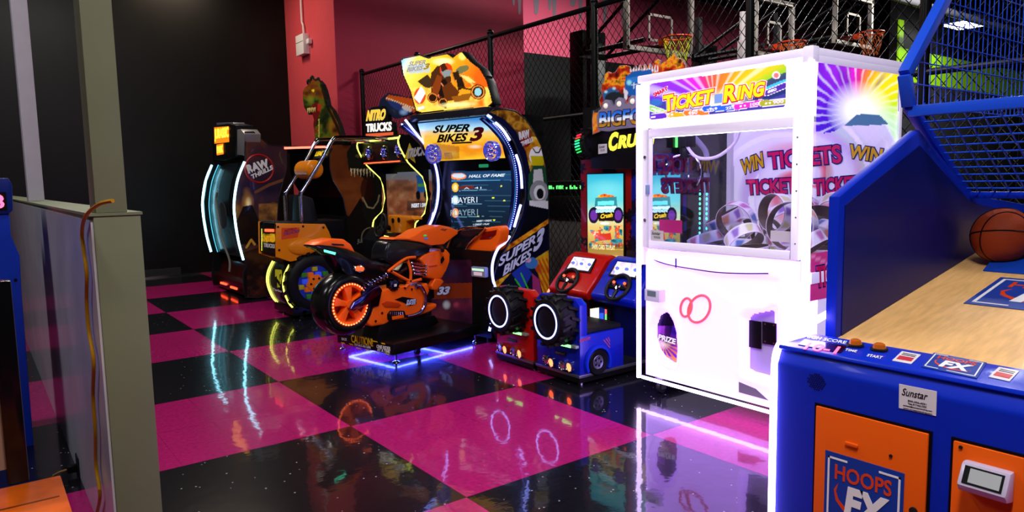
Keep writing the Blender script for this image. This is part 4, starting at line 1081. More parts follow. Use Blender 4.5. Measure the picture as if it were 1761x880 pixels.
# ================================================================ MOTORBIKE RACING GAME: the cabinet
SBL, SBD = (.835, 2.715, 0), 11.0
SB = Thing('racing_arcade_cabinet', 'motorbike racing cabinet with blue neon arches and a yellow rider sign on top', 'arcade machine', SBL, SBD)
T = SB; SW = .55
edge = [(838, 196), (850, 189), (868, 187), (886, 191), (903, 204), (919, 228), (930, 250), (939, 290), (943, 330), (944, 420), (945, 500), (942, 585), (900, 590), (856, 584), (849, 572), (846, 556), (848, 525), (848, 495), (850, 472), (858, 448), (872, 425), (886, 398), (898, 368), (904, 338), (903, 308), (896, 272), (884, 244), (866, 219)]
def p_sb(p):
    x, y = p.x, p.y
    p.put(np.ones(x.shape, bool), '#0a0a12')
    up = (y < 352) & (x > 878 + np.abs(y - 300) * .1)
    p.fire(up, 26, [(0, '#5a2c06'), (.3, '#a85a0a'), (.55, '#d8a020'), (.8, '#e8c84a'), (1, '#7a4410')], 3)
    p.fire((y < 235), 12, [(0, '#2a1606'), (.4, '#7a4a12'), (.7, '#c08a2a'), (1, '#4a2a0a')], 5)
    p.poly([(838, 190), (868, 205), (888, 226), (905, 262), (915, 310), (912, 360), (893, 400), (872, 440), (850, 470), (840, 330)], '#0c0e2e')
    # rider in green and white
    p.poly([(909, 300), (918, 285), (935, 283), (946, 300), (946, 345), (908, 345)], '#1c4a30')
    p.poly([(918, 292), (932, 290), (936, 320), (916, 322)], '#c8ccd0')
    p.ell(923, 268, 13, 16, '#e8e8ea'); p.poly([(912, 268), (936, 268), (934, 284), (916, 285)], '#c8b810'); p.line([(917, 256), (921, 262), (927, 262), (930, 255)], 2, '#1a1a1c')
    p.ell(927, 330, 16, 20, '#8a8c94'); p.ell(928, 331, 10, 13, '#d8dce0'); p.ell(929, 333, 6, 9, '#14161a'); p.poly([(910, 345), (946, 345), (944, 362), (912, 366)], '#d0d4d8')
    p.poly([(905, 352), (946, 360), (946, 380), (900, 385)], '#0a0c18')
    # diagonal band for the name
    p.fire(inpoly(x, y, [(846, 448), (870, 424), (946, 374), (946, 382), (872, 432), (846, 456)]), 8, [(0, '#7a3a06'), (.5, '#e08a1a'), (1, '#f0c030')], 9)
    p.poly([(844, 462), (870, 432), (946, 386), (946, 432), (905, 455), (850, 488)], '#0a0a26')
    p.fire(inpoly(x, y, [(848, 486), (905, 454), (946, 428), (946, 590), (842, 590)]), 22, [(0, '#c87a10'), (.5, '#e0a818'), (1, '#b02818')], 12)
    for k in range(7): p.line([(905 + k * 7, 445), (940 + k * 7, 520)], 3, '#c03018', .8)
    p.fire(inpoly(x, y, [(850, 485), (905, 454), (946, 428), (946, 434), (905, 461), (852, 491)]), 8, [(0, '#8a4a06'), (1, '#f0c030')], 9)
    p.poly([(858, 492), (885, 462), (912, 450), (925, 470), (935, 510), (940, 590), (846, 590)], '#10142a')
    p.poly([(880, 470), (902, 452), (915, 470), (900, 500)], '#2038b0')
    for q in ([(886, 480), (900, 500), (906, 540)], [(896, 470), (912, 505), (916, 560)], [(875, 490), (892, 520)]): p.line(q, 2.4, '#3ac020')
    p.poly([(915, 470), (927, 480), (936, 530), (930, 560), (918, 540)], '#a0307a'); p.ell(914, 452, 11, 10, '#3a78c8'); p.ell(908, 447, 6, 4, '#e0a0d0')
    p.line([(865, 500), (850, 540), (850, 590)], 7, '#05060a')
for s_ in (1, -1):
    pts = T.Ys(edge, -SW) ; pr = [(q[0], q[2]) for q in pts]
    sp = T.part('side_panel', MB().pxz(pr, s_ * SW, s_ * (SW - .03)), M_black)
    T.part('edge_trim', MB().tube([(a_, s_ * (SW - .002), b_) for a_, b_ in pr], .008, 6, closed=True), mat('gunmetal trim', '#3a3c48', .25, .8), sp, smooth=True)
    if s_ == -1:
        art(T, 'side_print', ('y', -SW - .002), edge, p_sb, art_mat('glossy side print', .2, .12, .5), 130, sp)
def TYs(s, q, y, m, nm, par=None, **k): return T.text(nm, s, T.Y(*q[0], y), T.Y(*q[1], y), T.Y(*q[2], y), m, par, **k)
def TXs(s, q, x, m, nm, par=None, **k): return T.text(nm, s, T.X(*q[0], x), T.X(*q[1], x), T.X(*q[2], x), m, par, **k)
spn = [o for o in bpy.data.objects if o.name.startswith('side_panel') and o.parent == T.e][-1]
M_sil = mat('silver lettering', '#c8ccf0', .3, .2, emit=(.5, .55, 1), es=.15)
TYs('SUPER', [(857, 459), (921, 417), (855, 444)], -SW - .003, M_sil, 'side_lettering', spn, bold=.025, shear=.35, outline=[(M_btext, .08, .5)])
TYs('BIKES', [(864, 475), (915, 441), (863, 459)], -SW - .003, M_sil, 'side_lettering', spn, bold=.025, shear=.35, outline=[(M_btext, .08, .5)])
TYs('3', [(916, 435), (934, 421), (918, 402)], -SW - .003, M_sil, 'side_lettering', spn, bold=.04, shear=.3, outline=[(M_btext, .08, .5)])
T.part('round_badge', MB().disc(T.Y(904, 238, -SW - .002), (0, -1, 0), .075, .002, 24), mat('red badge', '#a01810', .4), spn)
TYs('RAW', [(893, 241), (911, 236), (891, 227)], -SW - .005, M_ltext, 'badge_lettering', spn, bold=.06)
TYs('THRILLS', [(897, 252), (917, 243), (895, 244)], -SW - .005, M_ltext, 'badge_lettering', spn, bold=.05)
# neon strips along the front edge, near side; the far side is its mirror image
segs = [[(839, 198), (845, 202)], [(853, 211), (866, 224), (877, 241)], [(888, 266), (894, 284), (897, 304), (898, 324)], [(896, 352), (890, 372), (885, 390)], [(877, 406), (868, 418), (858, 426), (851, 440), (847, 458), (848, 478), (852, 493)], [(845, 556), (842, 569)]]
chro = [(829, 204), (845, 218), (862, 237), (876, 262), (884, 294), (885, 330), (881, 366), (873, 397), (866, 412)]
beads = [(843, 206), (858, 222), (870, 240)]
for s_ in (1, -1):
    f = np.array([1, s_ * -1.0, 1]) if s_ == 1 else np.array([1, 1.0, 1])
    for q in segs:
        pts = [p_ * f + np.array([-.004, 0, 0]) for p_ in T.Ys(q, -SW - .004)]
        T.part('neon_strip', MB().tube(smooth_path(pts, 4) if len(q) > 2 else pts, .011, 8), G_bluew, smooth=True)
    pts = [p_ * f for p_ in T.Ys(chro, -SW + .035)]
    T.part('chrome_arch', MB().tube(smooth_path(pts, 5), .013, 8), mat('blue tinted chrome', '#8a90d0', .1, 1.0), smooth=True)
    mb = MB()
    for i, p_ in enumerate(smooth_path([p_ * f for p_ in T.Ys([(848, 212), (866, 233), (881, 262), (888, 296), (889, 330), (885, 364), (877, 394)], -SW + .015)], 9)):
        mb.ell(p_, (.005, .005, .005), 6, 4)
    T.part('led_beads', mb, G_blue, kind='stuff')
    # inner fin joining arch and panel
    a_ = T.Ys([(838, 198), (866, 222), (884, 248), (895, 280), (900, 310), (899, 345), (890, 385), (872, 420)], -SW); b_ = T.Ys(chro, -SW)
    T.part('arch_fin', MB().pxz([(q[0], q[2]) for q in a_] + [(q[0], q[2]) for q in b_[::-1]], f[1] * (-SW + .03), f[1] * (-SW + .036)), mat('deep blue fin', '#0a0f3a', .25, coat=.4), label='deep blue fin')
# far continuous glow strip of the far arch
fa = [(697, 206), (712, 225), (733, 252), (748, 283), (754, 315), (752, 348), (744, 375), (733, 398)]
T.part('neon_strip', MB().tube(smooth_path(T.Ys(fa, SW - .05), 5), .011, 8), G_bluew, smooth=True)
# body between the side panels
xs = T.Y(944, 420, -SW)[0]
SXC = 1.36      # screen plane
T.part('body', MB().box(SXC + .03, xs - .02, -SW + .03, SW - .03, .08, 1.98), M_black)
hx = T.Y(845, 205, -SW)[0]
# marquee: tilted lit panel between the arches
mt = [T.X(716, 212, hx + .1), T.X(838, 201, hx + .1), T.X(868, 271, hx + .22), T.X(756, 277, hx + .22)]
mzt, mzb = (mt[0][2] + mt[1][2]) / 2, (mt[2][2] + mt[3][2]) / 2
my = SW - .05
def p_mq(p):
    t = (p.y - 205) / 68
    p.put(np.ones(p.x.shape, bool), ramp(t, [(0, '#3a8ad8'), (.22, '#a8d8e8'), (.42, '#f0d860'), (.62, '#f0a81a'), (.8, '#d87a10'), (1, '#e8c030')]))
    p.ell(817, 252, 14, 4, '#fffbe0', 0, 1, .7); p.fire(p.y > 225, 30, [(0, '#c87010'), (.6, '#f0b020'), (1, '#f8e070')], 4, .5, .4)
    p.poly([(744, 245), (790, 252), (790, 272), (744, 276)], '#5a3408', .5)
class Tilt:
    pass
mqp = [np.array([hx + .1, my, mzt]), np.array([hx + .1, -my, mzt]), np.array([hx + .22, -my, mzb]), np.array([hx + .22, my, mzb])]
MN = np.cross(mqp[1] - mqp[0], mqp[3] - mqp[0]); MN = -MN / np.linalg.norm(MN)
if MN[0] > 0: MN = -MN
mqb = T.part('marquee', MB().prism(mqp, -MN * .04), M_black)
# painted grid on the tilted plane
def tilt_art(T, name, q, fn, m, nx, parent, lift=.002):
    q = [np.asarray(v, float) for v in q]; n = np.cross(q[1] - q[0], q[3] - q[0]); n /= np.linalg.norm(n)
    if n[0] > 0: n = -n
    ny = max(2, int(nx * np.linalg.norm(q[3] - q[0]) / np.linalg.norm(q[1] - q[0])))
    U, V = np.meshgrid(np.linspace(0, 1, nx + 1), np.linspace(0, 1, ny + 1))
    P3 = q[0] + U[..., None] * (q[1] - q[0]) + V[..., None] * (q[3] - q[0]) + n * lift
    px, py = to_px(T.wor(P3)); p = Paint(px, py, '#000000'); fn(p)
    idx = np.arange(U.size).reshape(U.shape)
    F = np.stack([idx[:-1, :-1], idx[1:, :-1], idx[1:, 1:], idx[:-1, 1:]], -1).reshape(-1, 4)
    me = bpy.data.meshes.new(name); me.from_pydata(P3.reshape(-1, 3).tolist(), [], F.tolist())
    at = me.attributes.new('print', 'FLOAT_COLOR', 'POINT'); cc = np.ones((U.size, 4)); cc[:, :3] = np.clip(p.c.reshape(-1, 3), 0, 1)
    at.data.foreach_set('color', cc.ravel().astype(np.float32)); me.materials.append(m)
    return link(name, me, parent or T.e)
tilt_art(T, 'marquee_print', mqp, p_mq, A_glow, 110, mqb)
def MP(px, py): return T.loc(on_plane(px, py, T.wor(mqp[0]), MN[0] * T.u + MN[2] * np.array([0, 0, 1.0])))
def mtext(s, q, m, **k): return T.text('title_lettering', s, MP(*q[0]), MP(*q[1]), MP(*q[2]), m, mqb, lift=.004, **k)
mtext('SUPER', [(745, 228.5), (807, 226), (747, 215.5)], M_btext, bold=.03, shear=.25)
mtext('BIKES', [(752, 245), (804, 242.5), (753, 231)], M_btext, bold=.03, shear=.25)
mtext('3', [(808, 243), (831, 241.5), (810, 219)], mat('maroon lettering', '#6a1028', .4), bold=.04, shear=.2)
mtext('_', [(778, 247), (812, 245.5), (778, 244.5)], M_btext, bold=.02)
T.part('header_top', MB().box(hx - .0, hx + .35, -my, my, mzt + .005, mzt + .075), mat('smoked header plastic', '#22222c', .12, coat=.5), bevel=.02)
T.part('price_sticker', MB().prism([MP(764, 263), MP(777, 262), MP(779, 274), MP(766, 275)], MN * .002), mat('lilac sticker', '#a89ac0', .4), mqb)
T.part('header_body', MB().prism([(hx + .16, -my, mzt), (hx + .26, -my, mzb), (SXC + .03, -my, mzb), (SXC + .03, -my, mzt)], (0, 2 * my, 0)), M_black)
# round speakers
for (px, py, r) in ((748, 264, .092), (849, 259, .088)):
    c = T.X(px, py, hx + .12)
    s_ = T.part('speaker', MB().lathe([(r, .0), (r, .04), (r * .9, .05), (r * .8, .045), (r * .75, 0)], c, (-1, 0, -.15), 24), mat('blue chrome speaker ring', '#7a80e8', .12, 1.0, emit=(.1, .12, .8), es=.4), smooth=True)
    mb = MB()
    for k in range(7):
        a_ = 2 * math.pi * k / 7
        mb.ell(np.asarray(c) + np.array([-.03, r * .5 * math.cos(a_), r * .5 * math.sin(a_)]), (.012, r * .24, r * .17), 8, 6)
    mb.ell(np.asarray(c) + np.array([-.035, 0, 0]), (.015, r * .28, r * .28), 10, 6)
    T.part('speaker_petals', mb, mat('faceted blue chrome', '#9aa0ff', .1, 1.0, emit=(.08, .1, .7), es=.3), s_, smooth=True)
# screen
sy0, sy1 = T.X(884, 340, SXC)[1], T.X(773, 340, SXC)[1]; sz0, sz1 = T.X(830, 402, SXC)[2], T.X(830, 292, SXC)[2]
T.part('screen_bezel', MB().box(SXC + .0, SXC + .03, -SW + .03, SW - .03, sz0 - .04, mzb + .03), M_black)
def p_scr(p):
    p.put(np.ones(p.x.shape, bool), ramp((p.y - 290) / 110, [(0, '#16304e'), (.5, '#0c2036'), (1, '#061018')]))
    p.poly([(776, 296), (886, 294), (886, 310), (776, 312)], '#1a3c60'); p.line([(776, 311), (882, 310)], 1, '#4a90b8')
    p.ell(788, 303, 14, 6, '#d87a3a'); p.ell(789, 302, 11, 4, '#b8c8d8')
    for y_, c in ((322, '#c89a1a'), (344, '#8ab0c0'), (366, '#c07a4a')): p.ell(783, y_, 6, 8, c); p.ell(783, y_, 3.5, 5, '#e8d8a0', 0, .6)
    p.poly([(788, 320), (815, 319), (815, 324), (788, 325)], '#5a2018'); p.line([(790, 328), (836, 326)], 1.0, '#5a88a0')
    for q in ((862, 320), (848, 340), (867, 345), (822, 372), (850, 378)): p.ell(*q, 2, 1.2, '#d0d83a')
    for y_ in (351, 373): p.line([(786, y_), (832, y_ - 1)], .9, '#5a88a0')
    p.put((np.abs((p.y - 300) % 9) < .6) * .12, '#6ab8e0')
scr = art(T, 'screen', ('x', SXC - .002), [(776, 294), (884, 293), (881, 402), (776, 402)], p_scr, art_mat('screen image', .1, 1.3), 140)
M_scl = glow('screen lettering', (.8, .9, 1), 1.0)
TXs('HALL OF FAME', [(806, 305.5), (868, 303.5), (807, 300.5)], SXC - .003, M_scl, 'screen_lettering', scr, bold=.03, shear=.2, depth=.0005)
TXs('PLAYER1', [(777, 349.5), (821, 348), (777, 340)], SXC - .003, M_scl, 'screen_lettering', scr, depth=.0005)
TXs('PLAYER1', [(775, 371), (822, 369.5), (775, 361)], SXC - .003, glow('dim screen lettering', (.35, .5, .6), .7), 'screen_lettering', scr, depth=.0005)
TXs('A  41', [(798, 325.5), (828, 324.5), (798, 322)], SXC - .003, M_scl, 'screen_lettering', scr, depth=.0005)
TXs('INSERT 1 CREDIT', [(820, 381.5), (846, 380.5), (820, 378.5)], SXC - .003, M_scl, 'screen_lettering', scr, depth=.0005, bold=.02)
TXs('1 CREDIT 1 PLAY', [(814, 387.5), (842, 386.5), (814, 384.5)], SXC - .003, M_scl, 'screen_lettering', scr, depth=.0005, bold=.02)
gp = T.X(831, 285, SXC - .02); T.part('status_light', MB().box(SXC - .03, SXC, gp[1] - .05, gp[1] + .05, gp[2] - .015, gp[2] + .015), mat('green status case', '#0a2a18', .2, emit=(.05, .7, .3), es=.35), bevel=.005)
# lower front: dark art panel, coin panel with card reader
LX = T.Y(848, 500, -SW)[0] + .02
def p_lo(p):
    p.put(np.ones(p.x.shape, bool), '#1a0c22'); p.fire(p.x > 0, 40, [(0, '#0c0818'), (.5, '#3a1430'), (1, '#6a2a3a')], 6)
    p.poly([(740, 488), (812, 486), (812, 512), (740, 514)], '#7a2a0c'); p.ell(768, 524, 8, 9, '#b8bcc8', 0, .9, .6); p.ell(785, 524, 7, 6, '#c84a6a', 0, .9, .8); p.ell(795, 526, 22, 10, '#6a1a3a', 0, .7, .8)
    p.ell(770, 466, 26, 14, '#2a2050', 0, .8, .8)
lw_ = T.part('lower_body', MB().box(LX + .005, SXC + .05, -SW + .03, SW - .03, .08, .8), M_black)
lo_ = art(T, 'lower_print', ('x', LX), [(742, 446), (811, 447), (813, 563), (742, 560)], p_lo, art_mat('dark glossy print', .2, .15, .4), 90)
TXs('33', [(752, 507), (773, 506), (754, 493)], LX - .002, M_sil, 'lower_lettering', lo_, bold=.05, shear=.2, outline=[(M_btext, .1, .5)])
cpn = T.part('coin_panel', MB().prism(T.Xs([(812, 450), (848, 452), (848, 570), (812, 562)], LX - .005), (.02, 0, 0)), M_black, bevel=.003)
c = T.X(826, 467, LX - .02)
rd = T.part('card_reader', MB().box(LX - .05, LX - .005, c[1] - .085, c[1] + .085, c[2] - .045, c[2] + .045), mat('pale reader case', '#8a90b0', .15), cpn, bevel=.012)
T.part('reader_light', MB().box(LX - .052, LX - .05, c[1] - .07, c[1] + .07, c[2] + .01, c[2] + .03), mat('reader colour strip', '#88c0b0', .2, emit=(.5, .8, .55), es=1.0), rd)
T.part('reader_screen', MB().box(LX - .052, LX - .05, c[1] - .05, c[1] + .05, c[2] - .03, c[2] + .0), mat('dim reader screen', '#c8b0b8', .2, emit=(.7, .5, .55), es=.5), rd)
T.part('foot_plate', MB().box(LX - .03, xs - .02, -SW + .02, SW - .02, .05, .1), M_black)
for x in (LX + .02, xs - .1):
    for y in (-.45, .45): T.part('foot', MB().cyl((x, y, 0), (x, y, .05), .022, n=10), M_dark)
# console shell in front of the screen: two orange pods and a chrome dash between
ox = LX - .06
def pod(q, y0, y1, nm='console_pod'):
    return q
cq = T.Xs([(800, 434), (798, 424), (810, 404), (824, 393), (856, 388), (860, 396), (858, 412), (853, 428), (842, 436)], ox + .1)
T.part('console_pod', MB().prism(cq, (.13, 0, 0)), M_orange, bevel=.03, seg=3)
T.part('console_inset', MB().prism(T.Xs([(824, 412), (832, 399), (854, 395), (852, 404), (843, 411)], ox + .095), (.02, 0, 0)), mat('dark red lens', '#7a0a0a', .15), bevel=.004)
T.part('dash_screen', MB().prism(T.Xs([(771, 426), (776, 412), (790, 396), (834, 393), (822, 404), (806, 420), (796, 432)], ox + .085), (.05, 0, 0)), mat('dark dash glass', '#10141e', .08, coat=.8), bevel=.01)
T.part('dash_trim', MB().tube(smooth_path(T.Xs([(770, 428), (776, 411), (790, 395), (812, 391), (834, 392)], ox + .08), 4), .012, 8).tube(smooth_path(T.Xs([(772, 428), (785, 434), (798, 432), (808, 418), (824, 403), (834, 393)], ox + .08), 4), .01, 8), M_chrome, smooth=True)
T.part('console_shelf', MB().prism(T.Xs([(742, 446), (848, 446), (850, 432), (742, 430)], ox + .14), (.3, 0, 0)), mat('dark violet shelf', '#2a1030', .25, coat=.4), bevel=.01)
# topper: lit shield with a rider, black rim
tp = [(690, 104), (695, 101), (722, 96), (736, 101), (752, 96), (768, 93), (779, 100), (789, 92), (794, 90), (800, 97), (808, 106), (824, 118), (836, 138), (843, 163), (846, 176), (838, 183), (790, 187), (725, 193), (716, 190), (712, 176), (706, 155), (701, 144), (694, 128)]
tx = hx + .16
def p_top(p):
    x, y = p.x, p.y
    p.put(np.ones(x.shape, bool), ramp((x - 690) / 150 + (y - 95) / 260, [(0, '#3a9ad0'), (.1, '#c8e8e0'), (.2, '#f0e060'), (.45, '#f0c020'), (.7, '#f09a18'), (1, '#e05a10')]))
    p.fire(y > 150, 18, [(0, '#f0a010'), (.5, '#f8e060'), (1, '#e07010')], 3, .8)
    p.ell(762, 106, 22, 8, '#f8f4b0', 0, .9, .6); p.ell(795, 97, 8, 8, '#c8f070', 0, .8, .5)
    p.poly([(700, 112), (738, 108), (740, 124), (704, 127)], '#a8c0d0', .8)
    p.poly([(718, 140), (735, 128), (742, 136), (740, 152), (730, 150)], '#3a2a18')
    p.poly([(742, 125), (752, 113), (762, 112), (775, 130), (778, 150), (770, 170), (752, 172), (742, 160), (740, 140)], '#43230e')
    p.poly([(752, 140), (766, 136), (775, 152), (762, 168), (750, 160)], '#1a0e0a')
    p.ell(767, 120, 11, 12, '#c83c10'); p.poly([(758, 122), (777, 120), (774, 131), (764, 133)], '#7a8a88'); p.poly([(757, 112), (764, 108), (770, 118), (760, 124)], '#3a1a10')
    p.poly([(776, 122), (808, 130), (816, 136), (800, 146), (790, 140), (778, 140)], '#c87818'); p.ell(795, 119, 12, 6, '#6a6a40', -20)
    p.poly([(770, 148), (800, 150), (822, 146), (815, 158), (790, 166), (772, 164)], '#d8941c'); p.poly([(784, 132), (794, 132), (800, 150), (788, 156)], '#20140c')
    p.line([(745, 150), (752, 160), (756, 180)], 4, '#f07848'); p.line([(755, 138), (764, 150), (782, 136)], 1.6, '#f08a50')
    p.poly([(744, 148), (752, 128), (760, 132), (757, 152), (750, 172), (742, 176)], '#7a3410'); p.poly([(760, 150), (774, 140), (790, 158), (784, 172), (766, 174)], '#5a2a0c'); p.poly([(776, 166), (812, 160), (806, 172), (782, 176)], '#8a5012'); p.line([(790, 150), (820, 156)], 3, '#3a2008'); p.line([(806, 138), (822, 156)], 3.5, '#e0a848'); p.poly([(790, 128), (806, 132), (818, 142), (806, 142)], '#f0d070'); p.poly([(778, 124), (788, 122), (792, 136), (782, 138)], '#2a180c'); p.line([(750, 166), (766, 184)], 5, '#2a1408')
    for (cx, cy, r) in ((822, 158, 13), (762, 176, 8), (744, 168, 9)):
        p.ell(cx, cy, r, r, '#2a1408', -15); p.ringe(cx, cy, r * .8, r * .8, .1, '#e08030'); 
    p.ell(822, 158, 6, 7, '#8ac0c8')
    p.ell(785, 180, 40, 6, '#f8f0a0', -3, .8, .7)
    p.ell(722, 165, 10, 14, '#d04a1a'); p.poly([(712, 168), (724, 148), (732, 160), (722, 178)], '#eceaea')
    p.poly([(718, 184), (729, 182), (730, 187), (719, 189)], '#e0dcd8')
tq = T.Xs(tp, tx)
cen = np.mean(tq, 0)
tb = T.part('topper_case', MB().prism([cen + (q - cen) * np.array([1, 1.035, 1.05]) for q in tq], (.1, 0, 0)), M_black, bevel=.008)
tpr = art(T, 'topper_print', ('x', tx - .003), tp, p_top, A_glow, 170, tb)
TXs('SUPER', [(703, 114), (732, 110.5), (704, 106)], tx - .005, M_ltext, 'topper_lettering', tpr, bold=.04, shear=.25, depth=.001)
TXs('BIKES', [(699, 124), (728, 120), (700, 116)], tx - .005, M_ltext, 'topper_lettering', tpr, bold=.04, shear=.25, depth=.001)
TXs('3', [(728, 120), (739, 118), (729, 110)], tx - .005, M_ytext, 'topper_lettering', tpr, bold=.05, shear=.25, depth=.001)
T.part('topper_bracket', MB().box(tx + .02, tx + .08, -.35, .35, mzt + .07, cen[2] - .05), M_black)
# ================================================================ the motorbike ride
BK = Thing('motorbike_ride', 'orange and black ride-on motorbike with lit rear wheel on a low black base', 'ride-on motorbike', SBL, SBD)
T = BK
YN = -.1
def BY(q, y=YN): return [(p[0], p[2]) for p in T.Ys(q, y)]
def slab(nm, q, m, half, yref=None, bevel=.012, seg=3, parent=None, off=0.0, **k):
    return T.part(nm, MB().pxz(BY(q, YN if yref is None else yref), off - half, off + half), m, parent, bevel=bevel, seg=seg, **k)
# base box on feet
bz0, bz1 = .065, .15
base = T.part('base', MB().box(-.035, .92, -.375, .375, bz0, bz1), mat('black base steel', '#0a0a0c', .3), bevel=.006)
def BXF(px, py): return T.X(px, py, -.036)
for s, q, m in (('CAUTION!', [(605, 588.5), (642, 596), (604, 575)], M_ytext), ('ONE RIDER', [(648, 598), (672, 602.5), (648, 592)], M_ltext), ('AT A TIME', [(649, 603.5), (671, 607.5), (649, 598.5)], M_ltext), ('BACK', [(588, 584.5), (597, 586), (588, 580)], M_ltext), ('STAY BACK AND CLEAR', [(610, 594), (638, 599.5), (610, 590)], M_ltext)):
    T.text('caution_lettering', s, BXF(*q[0]), BXF(*q[1]), BXF(*q[2]), m, base, bold=.02, depth=.001)
mb = MB()
for (a, b) in (((600, 590), (606, 591.5)), ((586, 588), (592, 589)), ((612, 597), (620, 599)), ((628, 600), (636, 602)), ((644, 605), (650, 606.5)), ((655, 589), (661, 590)), ((662, 606.5), (668, 608)), ((640, 585), (648, 586.5))):
    mb.prism([BXF(a[0], a[1]), BXF(b[0], b[1]), BXF(b[0] + 2, b[1] + 2.2), BXF(a[0] + 2, a[1] + 2.2)], (-.001, 0, 0))
T.part('hazard_marks', mb, M_ytext, base, kind='stuff')
for x in (.0, .88):
    for y in (-.36, .36): T.part('levelling_foot', MB().cyl((x, y, .018), (x, y, bz0), .008, n=8).lathe([(0, 0), (.028, 0), (.03, .008), (.012, .018), (0, .018)], (x, y, 0), (0, 0, 1), 16), M_chrome, smooth=True)
T.part('caster', MB().cyl((.28, -.3, .025), (.28, -.27, .025), .025, n=14).box(.26, .3, -.31, -.26, .04, bz0), M_dark)
mb = MB()
for y in (-.3, .3): mb.box(.05, .9, y - .008, y + .008, bz0 - .012, bz0 - .001)
for x in (.02, .6): mb.box(x, x + .016, -.3, .3, bz0 - .012, bz0 - .001)
T.part('underglow_strip', mb, glow('blue underglow', (.05, .07, 1.0), 45.0), kind='stuff')
T.part('pedestal', MB().pxz(BY([(634, 583), (640, 560), (655, 548), (735, 540), (742, 552), (700, 580)], 0), -.1, .1), M_black, bevel=.008)
# rear wheel
wc = T.Y(600, 523, -.085); wc = np.array([wc[0], 0, wc[2]])
R_ = .182 * 1.36; WS = 1.36
T.part('tyre', MB().lathe([(a_ * WS, b_ * 1.15) for a_, b_ in [(.118, -.085), (.135, -.098), (.16, -.092), (.175, -.07), (.182, -.035), (.185, 0), (.182, .035), (.175, .07), (.16, .092), (.135, .098), (.118, .085)]], wc, (0, 1, 0), 48), mat('glossy black tyre', '#0b0b0c', .22, coat=.3), smooth=True, angle=60)
wh = T.part('wheel', MB().lathe([(.1 * WS, -.092), (.122 * WS, -.105), (.122 * WS, .105), (.1 * WS, .092)], wc, (0, 1, 0), 40), M_orange, smooth=True)
for k in range(5):
    a_ = 2 * math.pi * k / 5 + .35; d_ = np.array([math.cos(a_), 0, math.sin(a_)]); t_ = np.array([-math.sin(a_), 0, math.cos(a_)])
    rs = []
    for r, w, h in ((.02, .02, .03), (.08, .024, .03), (.147, .04, .022)):
        rs.append([wc + d_ * r + t_ * (i * w) + np.array([0, -.068 + j * h, 0]) for i, j in ((-1, -1), (1, -1), (1, 1), (-1, 1))])
    T.part('spoke', MB().rings(rs), M_orange, wh, bevel=.005)
T.part('hub', MB().cyl(wc + np.array([0, -.11, 0]), wc + np.array([0, .11, 0]), .034, n=20), M_orange, wh, smooth=True)
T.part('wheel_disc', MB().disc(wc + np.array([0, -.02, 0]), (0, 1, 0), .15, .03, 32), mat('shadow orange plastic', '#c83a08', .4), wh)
mb = MB()
for k in range(40):
    a_ = 2 * math.pi * k / 40; mb.ell(wc + np.array([.16 * math.cos(a_), -.107, .16 * math.sin(a_)]), (.0075, .006, .0075), 8, 5)
T.part('led_ring', mb, glow('red orange led', (1, .16, .05), 5.0), wh, kind='stuff')
mb = MB()
# swing arm and spring
slab('swing_arm', [(600, 531), (607, 519), (640, 495), (650, 490), (656, 500), (645, 510), (616, 530), (606, 534)], mat('violet chrome', '#6a6ab0', .12, 1.0), .018, -.12, off=-.12, bevel=.006)
slab('swing_arm_plate', [(621, 500), (634, 492), (650, 491), (655, 502), (650, 526), (636, 528), (622, 520)], mat('dark chrome', '#33334a', .2, 1.0), .012, -.1, off=-.1, bevel=.004)
sa, sb_ = T.Y(622, 494, -.1), T.Y(666, 472, -.06); pts = []
for i in range(90):
    t = i / 89; ax_ = (sb_ - sa); n_ = np.array([0, 1.0, 0]); m_ = np.cross(ax_ / np.linalg.norm(ax_), n_)
    pts.append(sa + ax_ * t + .022 * (math.cos(t * 50) * n_ + math.sin(t * 50) * m_))
T.part('shock_spring', MB().tube(pts, .005, 6), M_chrome, smooth=True)
T.part('shock_body', MB().cyl(sa, sb_, .013, n=10), mat('violet chrome', '#6a6ab0', .12, 1.0), smooth=True)
# tail: black body, orange cover, lamps
slab('tail', [(540, 424), (548, 420), (580, 424), (612, 432), (638, 446), (662, 452), (668, 462), (660, 474), (640, 482), (615, 478), (596, 474), (585, 458), (574, 440), (560, 432)], mat('gloss black bodywork', '#0a0a0d', .15, coat=.6), .085, -.085, bevel=.03)
slab('tail_cover', [(541, 422), (556, 414), (574, 410), (592, 411), (604, 420), (613, 436), (598, 429), (575, 424), (556, 422)], M_orange, .09, -.09, bevel=.022)
slab('grab_slot', [(570, 418.5), (590, 419.5), (592, 422), (572, 421.5)], M_black, .004, -.093, off=-.093, bevel=.001)
slab('rear_light', [(557.5, 429), (577, 434), (576, 438), (558, 433)], G_teal, .006, -.088, off=-.087, bevel=.001)
c = T.Y(618, 462, -.09)
tl_ = T.part('turn_light', MB().ell(c, (.058, .02, .032), 16, 10, (.2, 'Y')), M_chrome, smooth=True)
T.part('turn_lens', MB().ell(c + np.array([-.018, -.012, .004]), (.03, .016, .022), 14, 8, (.2, 'Y')).ell(c + np.array([.012, -.014, -.002]), (.022, .016, .02), 14, 8), mat('orange lens', '#e0401a', .15, emit=(1, .18, .05), es=.8), tl_, smooth=True)
slab('seat', [(632, 447), (650, 452), (668, 452), (676, 444), (682, 450), (676, 462), (655, 466), (640, 460)], mat('black seat vinyl', '#101014', .4), .075, -.075, bevel=.02)
# tank
slab('tank', [(662, 448), (664, 430), (670, 416), (684, 411), (706, 414), (728, 418), (742, 424), (740, 434), (728, 440), (706, 444), (690, 450), (676, 456)], mat('satin black tank', '#131318', .25, coat=.4), .1, -.1, bevel=.035)
